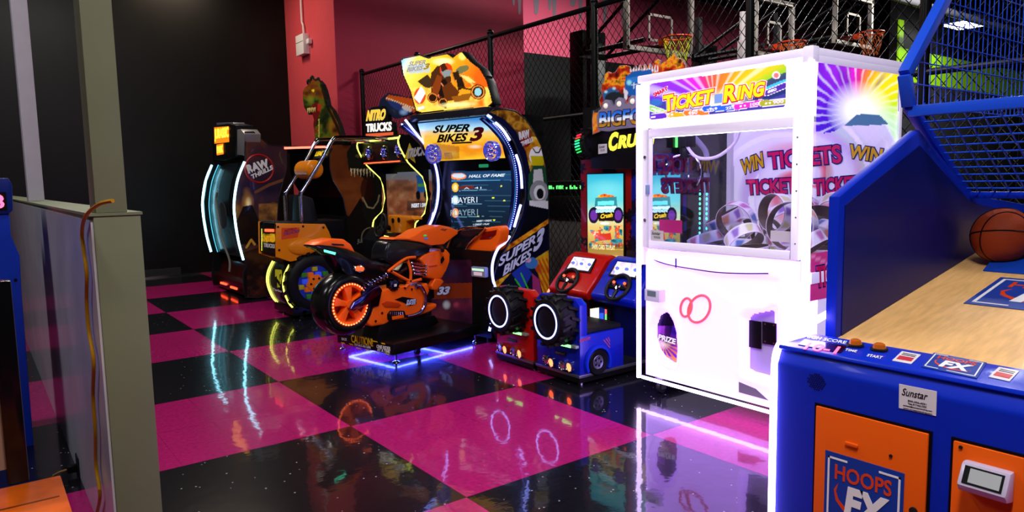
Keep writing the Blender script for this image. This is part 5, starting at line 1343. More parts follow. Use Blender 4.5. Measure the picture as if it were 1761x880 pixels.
# top orange shell with buttons, grips
slab('top_cover', [(676, 412), (682, 408), (704, 409), (714, 404), (726, 396), (744, 391), (758, 387), (774, 390), (788, 396), (788, 402), (774, 412), (764, 420), (742, 422), (722, 416), (700, 413)], M_orange, .1, -.1, bevel=.02)
slab('cover_recess', [(749, 395), (756, 391), (766, 393), (760, 398)], mat('maroon recess', '#5a1020', .3), .05, -.06, bevel=.004, off=-.05)
for (px, py, m) in ((731, 405, mat('green button', '#18a83a', .25, emit=(.05, .6, .12), es=.5)), (732.5, 410, mat('blue button', '#1a50b0', .25, emit=(.05, .2, .7), es=.4))):
    c = T.Y(px, py, -.1); T.part('button', MB().ell(c, (.02, .012, .009), 12, 8), m, smooth=True)
for s_ in (-1, 1):
    g0 = T.Y(748, 424, -.1); T.part('hand_grip', MB().tube(smooth_path([(g0[0] + .03, s_ * .05, g0[2]), (g0[0] + .02, s_ * .16, g0[2] - .005), (g0[0] - .06, s_ * .26, g0[2] - .02)], 4), .017, 10), M_rub, smooth=True)
# front fairing
slab('front_fairing', [(722, 446), (730, 437), (745, 433), (768, 428), (775, 436), (774, 450), (768, 466), (760, 480), (748, 480), (736, 478), (726, 468), (733, 458)], M_orange, .1, -.1, bevel=.02)
slab('fairing_slot', [(758, 446), (762, 440), (764, 446), (760, 453), (758, 452)], M_btext, .003, -.102, off=-.102, bevel=.001)
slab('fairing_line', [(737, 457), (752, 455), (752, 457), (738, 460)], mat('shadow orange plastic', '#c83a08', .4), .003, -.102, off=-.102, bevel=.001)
slab('fork_bracket', [(749, 478), (760, 480), (764, 484), (752, 499), (744, 498), (742, 492)], M_orange, .06, -.1, bevel=.01, off=-.04)
slab('fork_leg', [(736, 480), (746, 482), (748, 512), (738, 516), (732, 500)], M_black, .05, -.05, bevel=.01)
# trellis frame tubes
M_tr = M_orange
def BP(px, py, y=-.1): return T.Y(px, py, y)
for q in ([(667, 467), (682, 455), (699, 444), (714, 442)], [(672, 466), (690, 476), (706, 484)], [(700, 446), (706, 464), (706, 484)], [(700, 486), (724, 480)], [(706, 484), (696, 496)]):
    T.part('frame_tube', MB().tube(smooth_path([BP(*c) for c in q], 4), .0125, 10), M_tr, smooth=True)
for q in ((673, 466), (700, 447), (706, 483), (696, 495), (708, 497)):
    T.part('frame_bolt', MB().disc(BP(*q, -.108), (0, -1, 0), .009, .006, 10), mat('dark bolt', '#3a1a10', .3, .6))
# engine
slab('engine_block', [(688, 466), (704, 452), (724, 450), (732, 470), (722, 484), (700, 486)], mat('dark engine', '#14141c', .25, .6), .06, -.06, bevel=.01)
for k in range(4):
    a, b = BP(686 + k * 4, 470 - k * 4, -.085), BP(700 + k * 3, 462 - k * 2, -.085)
    T.part('cooling_fin', MB().tube([a, b], .006, 6), mat('violet chrome', '#6a6ab0', .12, 1.0), smooth=True)
for k in range(4):
    a, b = BP(708 + k * 1.5, 452 + k * 6, -.095), BP(732, 456 + k * 5.5, -.095)
    T.part('exhaust_header', MB().tube([a, b], .0115, 10).ell(a, (.015, .015, .015), 10, 6).ell(b, (.014, .014, .014), 10, 6), M_chrome, smooth=True)
c = BP(677, 490, -.1)
cl_ = T.part('clutch_cover', MB().lathe([(.0, -.02), (.03, -.02), (.045, -.014), (.054, 0), (.054, .03), (0, .03)], c, (0, 1, 0), 28), mat('dark chrome', '#33334a', .2, 1.0), smooth=True)
T.part('clutch_badge', MB().box(c[0] - .012, c[0] + .012, c[1] - .026, c[1] - .02, c[2] - .01, c[2] + .01), M_ltext, cl_)
mb = MB()
for k in range(12):
    a_ = 2 * math.pi * k / 12; mb.disc(c + np.array([.047 * math.cos(a_), -.012, .047 * math.sin(a_)]), (0, -1, 0), .005, .006, 8)
T.part('clutch_bolts', mb, M_chrome, cl_, kind='stuff')
slab('belly_pan', [(631, 556), (644, 528), (652, 500), (668, 496), (700, 490), (720, 492), (736, 486), (740, 500), (728, 524), (744, 524), (752, 521), (752, 529), (738, 537), (700, 550), (664, 558), (640, 562)], M_orange, .1, -.1, bevel=.02)
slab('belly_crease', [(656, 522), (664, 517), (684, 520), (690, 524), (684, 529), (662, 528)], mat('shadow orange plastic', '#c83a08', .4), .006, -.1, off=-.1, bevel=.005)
slab('decal', [(679, 515), (692, 510), (716, 514), (716, 522), (704, 526), (694, 520)], M_btext, .002, -.1015, off=-.1015, bevel=0)
T.text('decal_lettering', 'SUPER', BP(699, 520, -.104), BP(715, 518, -.104), BP(699, 515.5, -.104), M_sil, None, bold=.03, shear=.25, depth=.001)
T.text('decal_lettering', 'BIKES', BP(698, 525, -.104), BP(715, 522.5, -.104), BP(698, 520.7, -.104), M_sil, None, bold=.03, shear=.25, depth=.001)
for q in ((657, 538), (646, 552)): T.part('belly_bolt', MB().disc(BP(*q, -.102), (0, -1, 0), .01, .004, 10), mat('dark bolt', '#3a1a10', .3, .6))
slab('muffler', [(667, 540), (672, 534), (694, 534), (698, 545), (672, 552), (667, 549)], M_black, .02, -.11, off=-.105, bevel=.006)
for k in range(7): T.part('muffler_rib', MB().tube([BP(672 + k * 3.4, 536, -.127), BP(672 + k * 3.4, 542 - .2 * k, -.127)], .0035, 6), M_chrome)
slab('muffler_plate', [(674, 544), (694, 541), (695, 546), (675, 550)], M_orange, .004, -.128, off=-.127, bevel=.002)
ex = [(717, 492), (722, 491), (728, 498), (732, 510), (731, 522), (725, 534), (714, 541), (700, 544)]
T.part('exhaust_pipe', MB().tube(smooth_path([BP(*q, -.118) for q in ex], 4), .0145, 12), mat('violet tinted chrome', '#b0a8e0', .08, 1.0), smooth=True)
T.part('exhaust_flange', MB().torus(BP(717, 492, -.112), (0, 1, 0), .018, .007, 18, 6), M_chrome, smooth=True)
# ================================================================ TWO SEAT MONSTER TRUCK KIDDIE RIDE (red and blue)
BF = Thing('monster_truck_arcade', 'two seat monster truck game with a red and a blue seat and twin screens', 'arcade machine', (1.55, 1.42, 0))
T = BF
def PX(L, x): return T.Xs(L, x)
M_bfr = mat('red truck plastic', '#c0140c', .28, coat=.5)
M_bfb = mat('blue truck plastic', '#0c20b4', .28, coat=.5)
def monster_tyre(T, c, axis, R, wdt, parent, lug=18, nm='tyre', lugm=None):
    a = np.asarray(axis, float); c = np.asarray(c, float)
    ty = T.part(nm, MB().lathe([(R * .6, 0), (R * .68, -.006), (R * .9, 0), (R * .97, .02), (R, .035), (R, wdt - .035), (R * .97, wdt - .02), (R * .9, wdt), (R * .6, wdt)], c, a, 36), M_rub, parent, smooth=True, angle=50)
    u = np.array([0, 0, 1.0]); w = np.cross(a, u)
    mb = MB()
    for k in range(lug):
        for side in (0, 1):
            an = 2 * math.pi * (k + .5 * side) / lug; d = math.cos(an) * u + math.sin(an) * w; t = -math.sin(an) * u + math.cos(an) * w
            h0, h1 = (.0, wdt * .48) if side == 0 else (wdt * .52, wdt)
            sk = t * R * .12 * (1 if side == 0 else -1)
            rs = []
            for h, s in ((h0, sk), (h1, -sk * .2)):
                rs.append([c + a * h + d * (R * r_) + t * (R * .07 * i) + s for r_, i in ((.96, -1), (.96, 1), (1.07, .8), (1.07, -.8))])
            mb.rings(rs)
    T.part('tread', mb, M_rub, ty, kind='stuff')
    return ty
units = [  # colour name, material, y range, plate px, ring px centre, lamps px, bar px, badge px
    ('blue', M_bfb, (-.48, -.02), (939, 553), [(939, 618), (948, 623), (967, 628), (979, 631)], [(952, 586), (990, 595.5), (990, 600), (952, 591)], [(955, 603), (973, 607), (973, 611.5), (955, 607.5)]),
    ('red', M_bfr, (.02, .48), (857.5, 535), [(859.5, 597), (868.5, 601), (883, 604), (893.5, 608)], [(869, 565.5), (904.5, 574), (904.5, 578), (869, 570)], [(873, 580.5), (889.5, 584.5), (889.5, 589), (873, 585)])]
for nm, m, (y0, y1), ring, lamps, bar, badge in units:
    hgt = T.X(960, 508, .02)[2]
    T.part('plinth', MB().box(-.005, 1.02, y0, y1, .02, .055), M_black)
    T.part('plinth_edge', MB().box(-.012, 1.02, y0 - .006, y1 + .006, .055, .075), mat('ribbed aluminium edge', '#8a8a98', .3, .9), bevel=.003)
    T.part('floor_mat', MB().box(.01, 1.0, y0 + .01, y1 - .01, .075, .08), mat('dark ribbed mat', '#16161c', .5, bump=.4, bscale=200))
    for x in (.05, .9):
        for y in (y0 + .05, y1 - .05): T.part('foot', MB().cyl((x, y, 0), (x, y, .02), .018, n=10), M_chrome)
    bt = T.X(995, 578, 0)[2]
    body = T.part('tail_box', MB().box(0, .42, y0, y1, .075, bt), m, label=nm + ' truck tail box with lamps', bevel=.006)
    T.part('seat_back', MB().pyz([(y0, bt - .01), (y1, bt - .01), (y1, hgt - .04), (y1 - .05, hgt), (y0 + .05, hgt), (y0, hgt - .04)], .0, .07), m, bevel=.006, label=nm + ' seat back')
    T.part('seat_cushion', MB().box(.07, .42, y0 + .02, y1 - .02, bt, bt + .035), mat('black seat vinyl', '#101014', .4), bevel=.012, seg=3)
    T.part('seat_pad', MB().box(.07, .1, y0 + .03, y1 - .03, bt + .035, hgt - .03), mat('black seat vinyl', '#101014', .4), bevel=.012)
    c = T.X(*ring, -.15); c = np.array([-.15, c[1], c[2]])
    R_ = .17
    ty = monster_tyre(T, c, (1, 0, 0), R_, .15, None, lug=15)
    T.part('wheel_cover', MB().disc(c + np.array([.006, 0, 0]), (1, 0, 0), R_ * .66, .1, 32), M_black, ty)
    T.part('neon_ring', MB().torus(c + np.array([-.004, 0, 0]), (1, 0, 0), R_ * .68, .0062, 44, 8), G_bluew, ty, smooth=True)
    for k, q in enumerate(lamps):
        c = T.X(*q, -.02); c = np.array([0, c[1], c[2]])
        ring_ = T.part('tail_lamp', MB().lathe([(.03, -.03), (.034, -.028), (.034, 0), (.024, 0), (.026, -.024)], c, (1, 0, 0), 22), M_chrome, body, smooth=True)
        T.part('lamp_lens', MB().disc(c + np.array([-.02, 0, 0]), (1, 0, 0), .0255, .018, 20), G_lamp if k % 2 else M_chrome, ring_)
    lb = T.part('light_bar', MB().prism(PX(bar, -.03), (.03, 0, 0)), mat('pale light bar case', '#9aa8a0', .3), body, bevel=.002)
    b2 = [np.array(bar[0]) * .98 + np.array(bar[1]) * .02, np.array(bar[0]) * .22 + np.array(bar[1]) * .78, np.array(bar[3]) * .22 + np.array(bar[2]) * .78, np.array(bar[3]) * .98 + np.array(bar[2]) * .02]
    T.part('light_strip', MB().prism(PX([tuple(v) for v in b2], -.031), (-.003, 0, 0)), glow('green strip', (.18, 1, .2), 3.5), lb)
    pl = T.part('number_plate', MB().prism(PX(badge, -.0), (-.004, 0, 0)), M_black, body)
    T.text('plate_lettering', 'BIGFOOT', T.X(badge[3][0] + 1, badge[3][1] - .6, -.005), T.X(badge[2][0] - 1, badge[2][1] - .6, -.005), T.X(badge[0][0] + 1, badge[0][1] + .6, -.005), mat('bronze lettering', '#9a8a70', .4), pl, bold=.02, depth=.001)
    # side wheel, fender and lettering on the right flank
    ys = y0
    wc = T.Y(1027, 622, -.48); wx, wz = wc[0], wc[2]
    T.part('fender', MB().lathe([(.098, 0), (.118, 0), (.118, -.02), (.098, -.02)], (wx, ys, wz), (0, 1, 0), 36), m, body, smooth=True) if nm == 'red' else T.part('fender', MB().pxz([(wx + .12 * math.cos(a_), wz + .12 * math.sin(a_)) for a_ in np.linspace(-.5, math.pi + .5, 24)] + [(wx + .1 * math.cos(a_), wz + .1 * math.sin(a_)) for a_ in np.linspace(math.pi + .5, -.5, 24)], ys - .022, ys), mat('blue fender', '#1030c8', .3, coat=.3), body)
    tw = T.part('side_wheel', MB().lathe([(.05, -.012), (.085, -.018), (.094, -.008), (.094, .0), (.05, 0)], (wx, ys, wz), (0, 1, 0), 32), M_rub, body, smooth=True)
    T.part('side_hub', MB().lathe([(0, -.016), (.012, -.016), (.014, -.01), (.04, -.01), (.046, -.014), (.05, -.01), (.05, 0), (0, 0)], (wx, ys, wz), (0, 1, 0), 28), mat('silver hub', '#8a84a8', .3, .7), tw, smooth=True)
    for k in range(5):
        a_ = 2 * math.pi * k / 5; T.part('hub_hole', MB().disc((wx + .027 * math.cos(a_), ys - .0095, wz + .027 * math.sin(a_)), (0, -1, 0), .008, .002, 10), M_btext, tw)
    T.text('side_lettering', 'BIGFOOT', (T.Y(996.5, 588.5, -.48) * np.array([1, 0, 1]) + np.array([0, ys, 0])), (T.Y(1015, 583, -.48) * np.array([1, 0, 1]) + np.array([0, ys, 0])), (T.Y(996.5, 584, -.48) * np.array([1, 0, 1]) + np.array([0, ys, 0])), mat('pink lettering', '#c84a6a', .4), body, bold=.03, depth=.001)
    mb = MB()
    for k in range(3):
        q = [T.Y(1037 + k * 4, 584 - k * 2, -.48), T.Y(1039 + k * 4, 583.5 - k * 2, -.48), T.Y(1049, 596 - k * 5.5, -.48), T.Y(1049, 599 - k * 5.5, -.48)]
        mb.prism([(v[0], ys, v[2]) for v in q], (0, -.001, 0))
    T.part('flash_stripes', mb, mat('pink stripe', '#a8487a', .4), body, kind='stuff')
    # console, dash screen and steering wheel
    yc = (y0 + y1) / 2
    T.part('console_post', MB().box(.62, .98, y0 + .06, y1 - .06, .08, .5), mat('dark %s pedestal' % nm, '#3a0806' if nm == 'red' else '#070d44', .35))
    ck = T.part('console', MB().prism([(.56, y0, .46), (.52, y0, .52), (.62, y0, .62), (.74, y0, .76), (.82, y0, .8), (.98, y0, .74), (.98, y0, .46)], (0, y1 - y0, 0)), m, bevel=.025, seg=3, label=nm + ' dashboard console')
    dn = np.array([-.14, 0, .12]); dn = dn / np.linalg.norm(dn); dd = np.array([.12, 0, .14]); dd /= np.linalg.norm(dd)
    o_ = np.array([.66, 0, .667])
    def DP_(y, t): return o_ + np.array([0, y, 0]) + dd * t + dn * .004
    T.part('dash_frame', MB().prism([DP_(yc + .15, -.01), DP_(yc - .15, -.01), DP_(yc - .13, .125), DP_(yc + .13, .125)], dn * .01), M_black, ck)
    dq = [DP_(yc + .125, .118) + dn * .011, DP_(yc - .125, .118) + dn * .011, DP_(yc - .125, .0) + dn * .011, DP_(yc + .125, .0) + dn * .011]
    def p_dash(p, cxy=None):
        p.put(np.ones(p.x.shape, bool), '#c8b8e8')
        mx_ = p.x.mean(); my_ = p.y.mean(); sx = np.ptp(p.x); sy = np.ptp(p.y)
        p.fire(p.x > 0, sx / 7, [(0, '#3a4ab0'), (.5, '#d8c8e8'), (1, '#ffffff')], 4, .6)
        for t in (-.28, .02, .3): p.ell(mx_ + sx * t, my_ + sy * t * .2, sx * .12, sy * .2, '#f4f0ff'); p.ell(mx_ + sx * t, my_ + sy * t * .2, sx * .07, sy * .12, '#5a6ac8')
        p.ell(mx_ - sx * .4, my_ - sy * .1, sx * .05, sy * .12, '#f08a5a')
    tilt_art(T, 'dash_screen', dq, p_dash, art_mat('dash screen image', .15, 1.2), 60, ck, .001)
    ax_ = np.array([-.8, 0, .6]); ax_ /= np.linalg.norm(ax_)
    wcn = T.X(*((975.7, 482) if nm == 'red' else (1062.7, 494)), .58)
    st = T.part('steering_wheel', MB().torus(wcn, ax_, .105, .0155, 40, 10), M_rub, smooth=True)
    up_ = np.array([.6, 0, .8]); sd_ = np.array([0, 1.0, 0])
    for an in (0, 180, 270):
        d = math.cos(math.radians(an)) * sd_ + math.sin(math.radians(an)) * up_
        T.part('spoke', MB().tube([wcn - ax_ * .01, wcn + d * .1], [.02, .014], 8), M_black, st, smooth=True)
    T.part('wheel_hub', MB().lathe([(0, .016), (.02, .014), (.03, .004), (.034, -.02), (0, -.02)], wcn, ax_, 20), M_chrome, st, smooth=True)
    T.part('column', MB().cyl(wcn - ax_ * .015, wcn - ax_ * .13, .02, .03, 12), M_black, st)
    for sg, t in ((1, .055), (-1, .055)):
        T.part('wheel_button', MB().disc(wcn + sd_ * sg * .055 + up_ * .035 + ax_ * .004, ax_, .0095, .012, 12), G_red, st)
        T.part('wheel_button_pad', MB().disc(wcn + sd_ * sg * .055 + up_ * .03 - ax_ * .004, ax_, .02, .008, 14), M_black, st)
# card reader glowing beside the blue seat
q = PX([(1014, 530), (1031, 527), (1044, 531), (1044, 557), (1031, 557), (1014, 555)], .56)
rdr = T.part('card_reader', MB().prism(q, (.06, 0, 0)), mat('reader housing', '#16181c', .2), bevel=.006)
def p_rd(p):
    p.put(np.ones(p.x.shape, bool), ramp((p.x - 1014) / 17, [(0, '#e8d8c0'), (.5, '#f4f0d8'), (.8, '#c8e8a8'), (1, '#f0a890')]))
    p.fire(p.x > 0, 6, [(0, '#b8d890'), (.5, '#f8f4e8'), (1, '#f0b8a0')], 5, .6); p.poly([(1030, 526), (1040, 526), (1040, 560), (1030, 560)], '#0a1a6a'); p.poly([(1031, 538), (1038, 538), (1038, 555), (1031, 555)], '#2a50c8'); p.poly([(1040, 526), (1045, 526), (1045, 540), (1040, 540)], '#e85a5a'); p.poly([(1040, 540), (1045, 540), (1045, 560), (1040, 560)], '#60c860')
art(T, 'reader_lights', ('x', .555), [(1015, 531), (1031, 528.5), (1043.5, 532), (1043.5, 556), (1015, 554)], p_rd, art_mat('reader light print', .2, 1.3), 40, rdr)
T.part('reader_bracket', MB().box(.57, .66, q[3][1] - .02, q[0][1] + .02, .36, q[5][2] + .01), M_black)
# pink edge light on the far left of the red console
T.part('edge_light', MB().tube(smooth_path(PX([(942, 503), (947, 494), (953, 484)], .6), 4), .009, 8), glow('coral edge light', (1, .22, .12), 3.0), smooth=True)
# upright twin screen panel
XC = 1.0
bl_, br_ = .585, -.5
zt_ = T.X(1010, 285, XC)[2]
T.part('cabinet_body', MB().box(XC + .01, XC + .42, -.56, .56, .03, 2.0), M_black)
for x in (XC + .05, XC + .37):
    for y in (-.5, .5): T.part('foot', MB().cyl((x, y, 0), (x, y, .03), .02, n=10), M_dark)
ysp = T.X(1086, 360, XC)[1]
for nm, ya, yb, base_, seed in (('red', .585, ysp, '#8a0c08', 3), ('blue', ysp, -.56, '#0a1c8a', 8)):
    c0 = to_px(T.wor(np.array([XC, ya, .62]))); c1 = to_px(T.wor(np.array([XC, yb, .62]))); c2 = to_px(T.wor(np.array([XC, yb, zt_ + .05]))); c3 = to_px(T.wor(np.array([XC, ya, zt_ + .05])))
    def p_gear(p, base_=base_, seed=seed):
        p.put(np.ones(p.x.shape, bool), base_)
        r2 = random.Random(seed)
        for k in range(46):
            gx, gy, gr = r2.uniform(990, 1180), r2.uniform(275, 500), r2.uniform(6, 15)
            an = np.arctan2(p.y - gy, p.x - gx); r_ = np.hypot(p.x - gx, (p.y - gy))
            p.put(r_ < gr * (1 + .14 * np.sign(np.sin(an * 9))), '#0a0608' if nm == 'red' else '#05072a')
    art(T, 'gear_print', ('x', XC), [c0, c1, c2, c3], p_gear, A_dim, 90, None, label=nm + ' panel with black gears')
def p_scr2(p, x0):
    p.x = p.x - x0 + 1010; x = p.x; y = p.y
    p.put(np.ones(x.shape, bool), ramp((y - 300) / 150, [(0, '#2aa0b8'), (.3, '#58c0c0'), (.5, '#b8c8a0'), (.6, '#c8b060'), (.8, '#a89040'), (1, '#c8a048')]))
    p.ell(1043, 326, 40, 20, '#7ad0d0', 0, .5, .8)
    # flames, truck and wheels
    p.fire(((x - 1042) / 20) ** 2 + ((y - 345) / 14) ** 2 < 1 - .5 * fbm(x / 5, y / 5, 3), 5, [(0, '#a02a08'), (.5, '#f07a10'), (1, '#f8d030')], 4)
    p.poly([(1024, 340), (1060, 338), (1062, 360), (1022, 362)], '#2a7a80'); p.poly([(1028, 346), (1056, 345), (1056, 352), (1028, 353)], '#60d8e0'); p.poly([(1024, 355), (1060, 354), (1060, 359), (1024, 360)], '#c8e8f0')
    for cx in (1021, 1063): p.ell(cx, 370, 9, 14, '#14102a'); p.ell(cx, 370, 6, 9, '#5a2a8a')
    p.poly([(1026, 365), (1058, 364), (1056, 380), (1030, 380)], '#101010')
    p.ell(1040, 384, 8, 2, '#e8f0f0', 0, .7)
    p.fire((y > 388) & (y < 425) & (x > 1013) & (x < 1070) & (fbm(x / 9, y / 8, 7) > .5), 6, [(0, '#0a4a5a'), (.35, '#2a8a90'), (.6, '#a82a10'), (.8, '#e05a20'), (1, '#f0c8a0')], 12)
    p.poly([(1028, 404), (1050, 400), (1052, 412), (1030, 414)], '#b83018'); p.poly([(1012, 420), (1072, 420), (1072, 428), (1012, 428)], '#3a2a10', .6)
    p.poly([(1010, 428), (1075, 430), (1075, 440), (1010, 438)], '#4a3a14', .5)
for nm, x0, q in (('red', 1010, [(1013, 299), (1074, 299), (1070, 454), (1008, 444)]), ('blue', 1102, [(1100, 297), (1172, 296), (1166, 466), (1095, 457)])):
    qq = T.Xs(q, XC - .012); ya, yb = (qq[0][1] + qq[3][1]) / 2, (qq[1][1] + qq[2][1]) / 2; za, zb2 = (qq[0][2] + qq[1][2]) / 2, (qq[2][2] + qq[3][2]) / 2
    if nm == 'blue': yb = ya - yw; za, zb2 = zs
    else: yw = ya - yb; zs = (za, zb2)
    fr = T.part('screen_frame', MB().box(XC - .01, XC + .01, yb - .012, ya + .012, zb2 - .012, za + .012), M_black, bevel=.002)
    cs = [to_px(T.wor(np.array([XC - .012, y_, z_]))) for y_, z_ in ((ya, za), (yb, za), (yb, zb2), (ya, zb2))]
    sc = art(T, 'screen', ('x', XC - .012), cs, (lambda p, x0=x0: p_scr2(p, x0)), art_mat('bright screen image', .1, 1.1), 120, fr)
    dx = x0 - 1010
    T.text('screen_lettering', 'SWIPE CARD TO PLAY', T.X(1018 + dx, 428, XC - .013), T.X(1058 + dx, 430, XC - .013), T.X(1018 + dx, 420, XC - .013), mat('pale yellow lettering', '#f0e8a0', .4, emit=(1, .9, .45), es=.7), sc, bold=.02, depth=.0005)
    T.text('screen_lettering', 'Crush', T.X(1033 + dx, 376, XC - .013), T.X(1054 + dx, 373, XC - .013), T.X(1033 + dx, 368, XC - .013), mat('yellow screen lettering', '#f0c818', .4, emit=(1, .7, .05), es=.7), sc, bold=.04, shear=.2, depth=.0005)
    T.text('screen_lettering', 'BIGFOOT', T.X(1025 + dx, 366, XC - .013), T.X(1058 + dx, 365, XC - .013), T.X(1025 + dx, 360, XC - .013), mat('icy screen lettering', '#c8f0f8', .4, emit=(.5, .9, 1), es=.7), sc, bold=.04, depth=.0005)
# header, lettering, plaque, topper
HX = XC - .06
hd = T.part('header', MB().prism(T.Xs([(1016, 190), (1190, 176), (1190, 292), (1016, 290)], HX), (.3, 0, 0)), M_black, bevel=.01)
G_crush = glow('yellow neon lettering', (1, .85, .05), 1.6)
T.text('neon_lettering', 'C', T.X(1047, 261, HX), T.X(1063, 258, HX), T.X(1048, 229, HX), G_crush, hd, bold=.05, shear=.15)
T.text('neon_lettering', 'RUSH', T.X(1063, 256, HX), T.X(1127, 248, HX), T.X(1064, 233, HX), G_crush, hd, bold=.05, shear=.15)
stick(T, 'sticker', [(1029, 248), (1044, 247), (1044, 263), (1029, 265)], T.X, HX - .002, ['800-436-4051', 'Text 817-962-7595'])
PXL = HX - .05
plq = [(1028, 224), (1026, 200), (1029, 190), (1034, 187), (1036, 176), (1041, 171), (1048, 172), (1052, 180), (1056, 183), (1058, 172), (1064, 167), (1071, 169), (1074, 178), (1079, 179), (1081, 169), (1087, 163), (1094, 165), (1097, 172), (1150, 165), (1152, 212), (1100, 218), (1060, 222), (1044, 226)]
pq = T.part('name_plaque', MB().prism(T.Xs(plq, PXL), (.03, 0, 0)), mat('lilac plaque', '#8a82a0', .3, coat=.3), bevel=.003)
def p_big(p): p.put(np.ones(p.x.shape, bool), '#ffffff')
M_bigf = bpy.data.materials.new('blue to gold lettering'); M_bigf.use_nodes = True
nt = M_bigf.node_tree; b = nt.nodes['Principled BSDF']; g = nt.nodes.new('ShaderNodeTexCoord'); sx_ = nt.nodes.new('ShaderNodeSeparateXYZ'); cr_ = nt.nodes.new('ShaderNodeValToRGB')
nt.links.new(g.outputs['Generated'], sx_.inputs[0]); nt.links.new(sx_.outputs['Z'], cr_.inputs[0]); nt.links.new(cr_.outputs[0], b.inputs['Base Color']); nt.links.new(cr_.outputs[0], b.inputs['Emission Color']); b.inputs['Emission Strength'].default_value = .35
e_ = cr_.color_ramp.elements; e_[0].position = .0; e_[0].color = (*lin('#c89010'), 1); e_[1].position = 1; e_[1].color = (*lin('#1a50c0'), 1)
for pos, c in ((.3, '#8a5a10'), (.38, '#e8eef4'), (.55, '#d0e0f0'), (.68, '#2a78d8')):
    k = e_.new(pos); k.color = (*lin(c), 1)
T.text('plaque_lettering', 'BIGFOOT', T.X(1031, 219, PXL), T.X(1148, 209, PXL), T.X(1032, 193, PXL), M_bigf, pq, bold=.03, outline=[(M_btext, .07, .5)])
for (px, py) in ((1042, 182), (1065, 178.5), (1088, 174)):
    c = T.X(px, py, PXL); T.part('bulb', MB().ell(c, (.02, .022, .022), 14, 8), mat('clear bulb', '#e8e0d8', .08, emit=(1, .9, .6), es=.5), pq, smooth=True)
tpx = [(1019, 205), (1021, 190), (1033, 184), (1031, 172), (1036, 160), (1034, 150), (1040, 137), (1040, 128), (1046, 123), (1052, 126), (1058, 124), (1062, 118), (1066, 113), (1074, 112), (1082, 114), (1086, 122), (1092, 112), (1096, 121), (1100, 111), (1104, 121), (1108, 110), (1112, 120), (1117, 109), (1120, 118), (1126, 106), (1130, 102), (1135, 104), (1134, 112), (1146, 104), (1155, 96), (1160, 91), (1162, 99), (1172, 102), (1178, 112), (1178, 160), (1020, 230)]
def p_tp(p):
    x, y = p.x, p.y
    p.put(np.ones(x.shape, bool), '#a83010')
    p.fire(x > 0, 10, [(0, '#2a0604'), (.3, '#8a1606'), (.52, '#c83a0a'), (.72, '#f0a020'), (1, '#4a1006')], 6)
    for k in range(11): p.poly([(1083 + k * 4.6, 124), (1085 + k * 4.6, 108), (1087 + k * 4.6, 124)], '#e8dce0')
    p.poly([(1076, 132), (1090, 122), (1120, 120), (1126, 140), (1120, 165), (1080, 165), (1074, 148)], '#1a5aa8'); p.poly([(1078, 134), (1122, 128), (1122, 138), (1078, 142)], '#2a78c8')
    p.ell(1082, 142, 6, 6, '#8ae0f0', 0, 1, .6); p.line([(1086, 146), (1124, 142)], 2, '#c8d8e8'); p.line([(1090, 142), (1090, 152)], 1.5, '#c8d8e8'); p.line([(1104, 140), (1104, 151)], 1.5, '#c8d8e8')
    p.poly([(1036, 160), (1050, 150), (1064, 156), (1068, 166), (1038, 172)], '#2a5a90'); p.ell(1042, 158, 4, 3, '#a8e0f0', 0, 1, .6); p.ell(1056, 152, 4, 3, '#a8e0f0', 0, 1, .6)
    p.ell(1058, 170, 18, 12, '#20242c'); p.ell(1024, 184, 10, 10, '#2a2e34')
    p.poly([(1072, 150), (1080, 158), (1078, 172), (1074, 172)], '#d8d4dc'); p.ell(1022, 205, 6, 14, '#e8902a', 0, .9, .6)
tqq = T.Xs(tpx, HX - .02); cn = np.mean(tqq, 0)
tpb = T.part('topper_board', MB().prism([cn + (q - cn) * 1.012 for q in tqq], (.015, 0, 0)), mat('white board edge', '#b8a8a8', .4))
art(T, 'topper_print', ('x', HX - .022), tpx, p_tp, art_mat('flame print', .3, .3), 140, tpb)
tc = T.X(1016, 246, HX)
ty = monster_tyre(T, (HX + .0, tc[1] - .02, tc[2]), (0, 1, 0), .12, .11, None, lug=13, nm='header_tyre')
mb = MB()
for k, cc in enumerate(('#ff2040', '#ff3020', '#20ff80', '#20ffa0', '#30ffa0', '#20ff60', '#20c050')):
    z = tc[2] + .07 - k * .023
    T.part('tyre_light', MB().tube([(HX - .132 * math.cos((k - 3) * .2), tc[1] + .0, z), (HX - .132 * math.cos((k - 3) * .2), tc[1] + .05, z - .01)], .006, 6), glow('tyre light %d' % k, cc, 2.0), ty)
# ================================================================ MONSTER TRUCK DRIVING GAME (amber)
NT = Thing('truck_racing_game', 'amber truck driving game with chrome roll bars and yellow neon', 'arcade machine', (.85, 5.0, 0))
T = NT
yn, yf = -.25, .25
M_amb = mat('amber truck panel', '#f08a0c', .3, coat=.6)
base = T.part('base', MB().box(.1, 1.75, -.3, .3, .03, .12), M_black, bevel=.01)
for x in (.2, 1.6):
    for y in (-.25, .25): T.part('foot', MB().cyl((x, y, 0), (x, y, .03), .02, n=10), M_dark)
# curved back with neon edges
cur = [(498, 455), (490, 472), (487.5, 489), (491, 506), (500, 524), (517, 540)]
cp_ = smooth_path(T.Ys(cur, yn), 4)
T.part('seat_back', MB().prism([(q[0], yn + .01, q[2]) for q in cp_] + [(q[0] + .1, yn + .01, q[2]) for q in cp_[::-1]], (0, yf - yn - .02, 0)), mat('smoked back shell', '#14141a', .25, coat=.3), smooth=True)
for y in (yn - .004, yf + .004): T.part('neon_edge', MB().tube([(q[0] - .006, y, q[2]) for q in cp_], .009, 8), G_yel, smooth=True)
T.part('neon_edge', MB().tube([(q[0] - .008, yf - .06, q[2]) for q in cp_], .004, 6), G_yel, smooth=True)
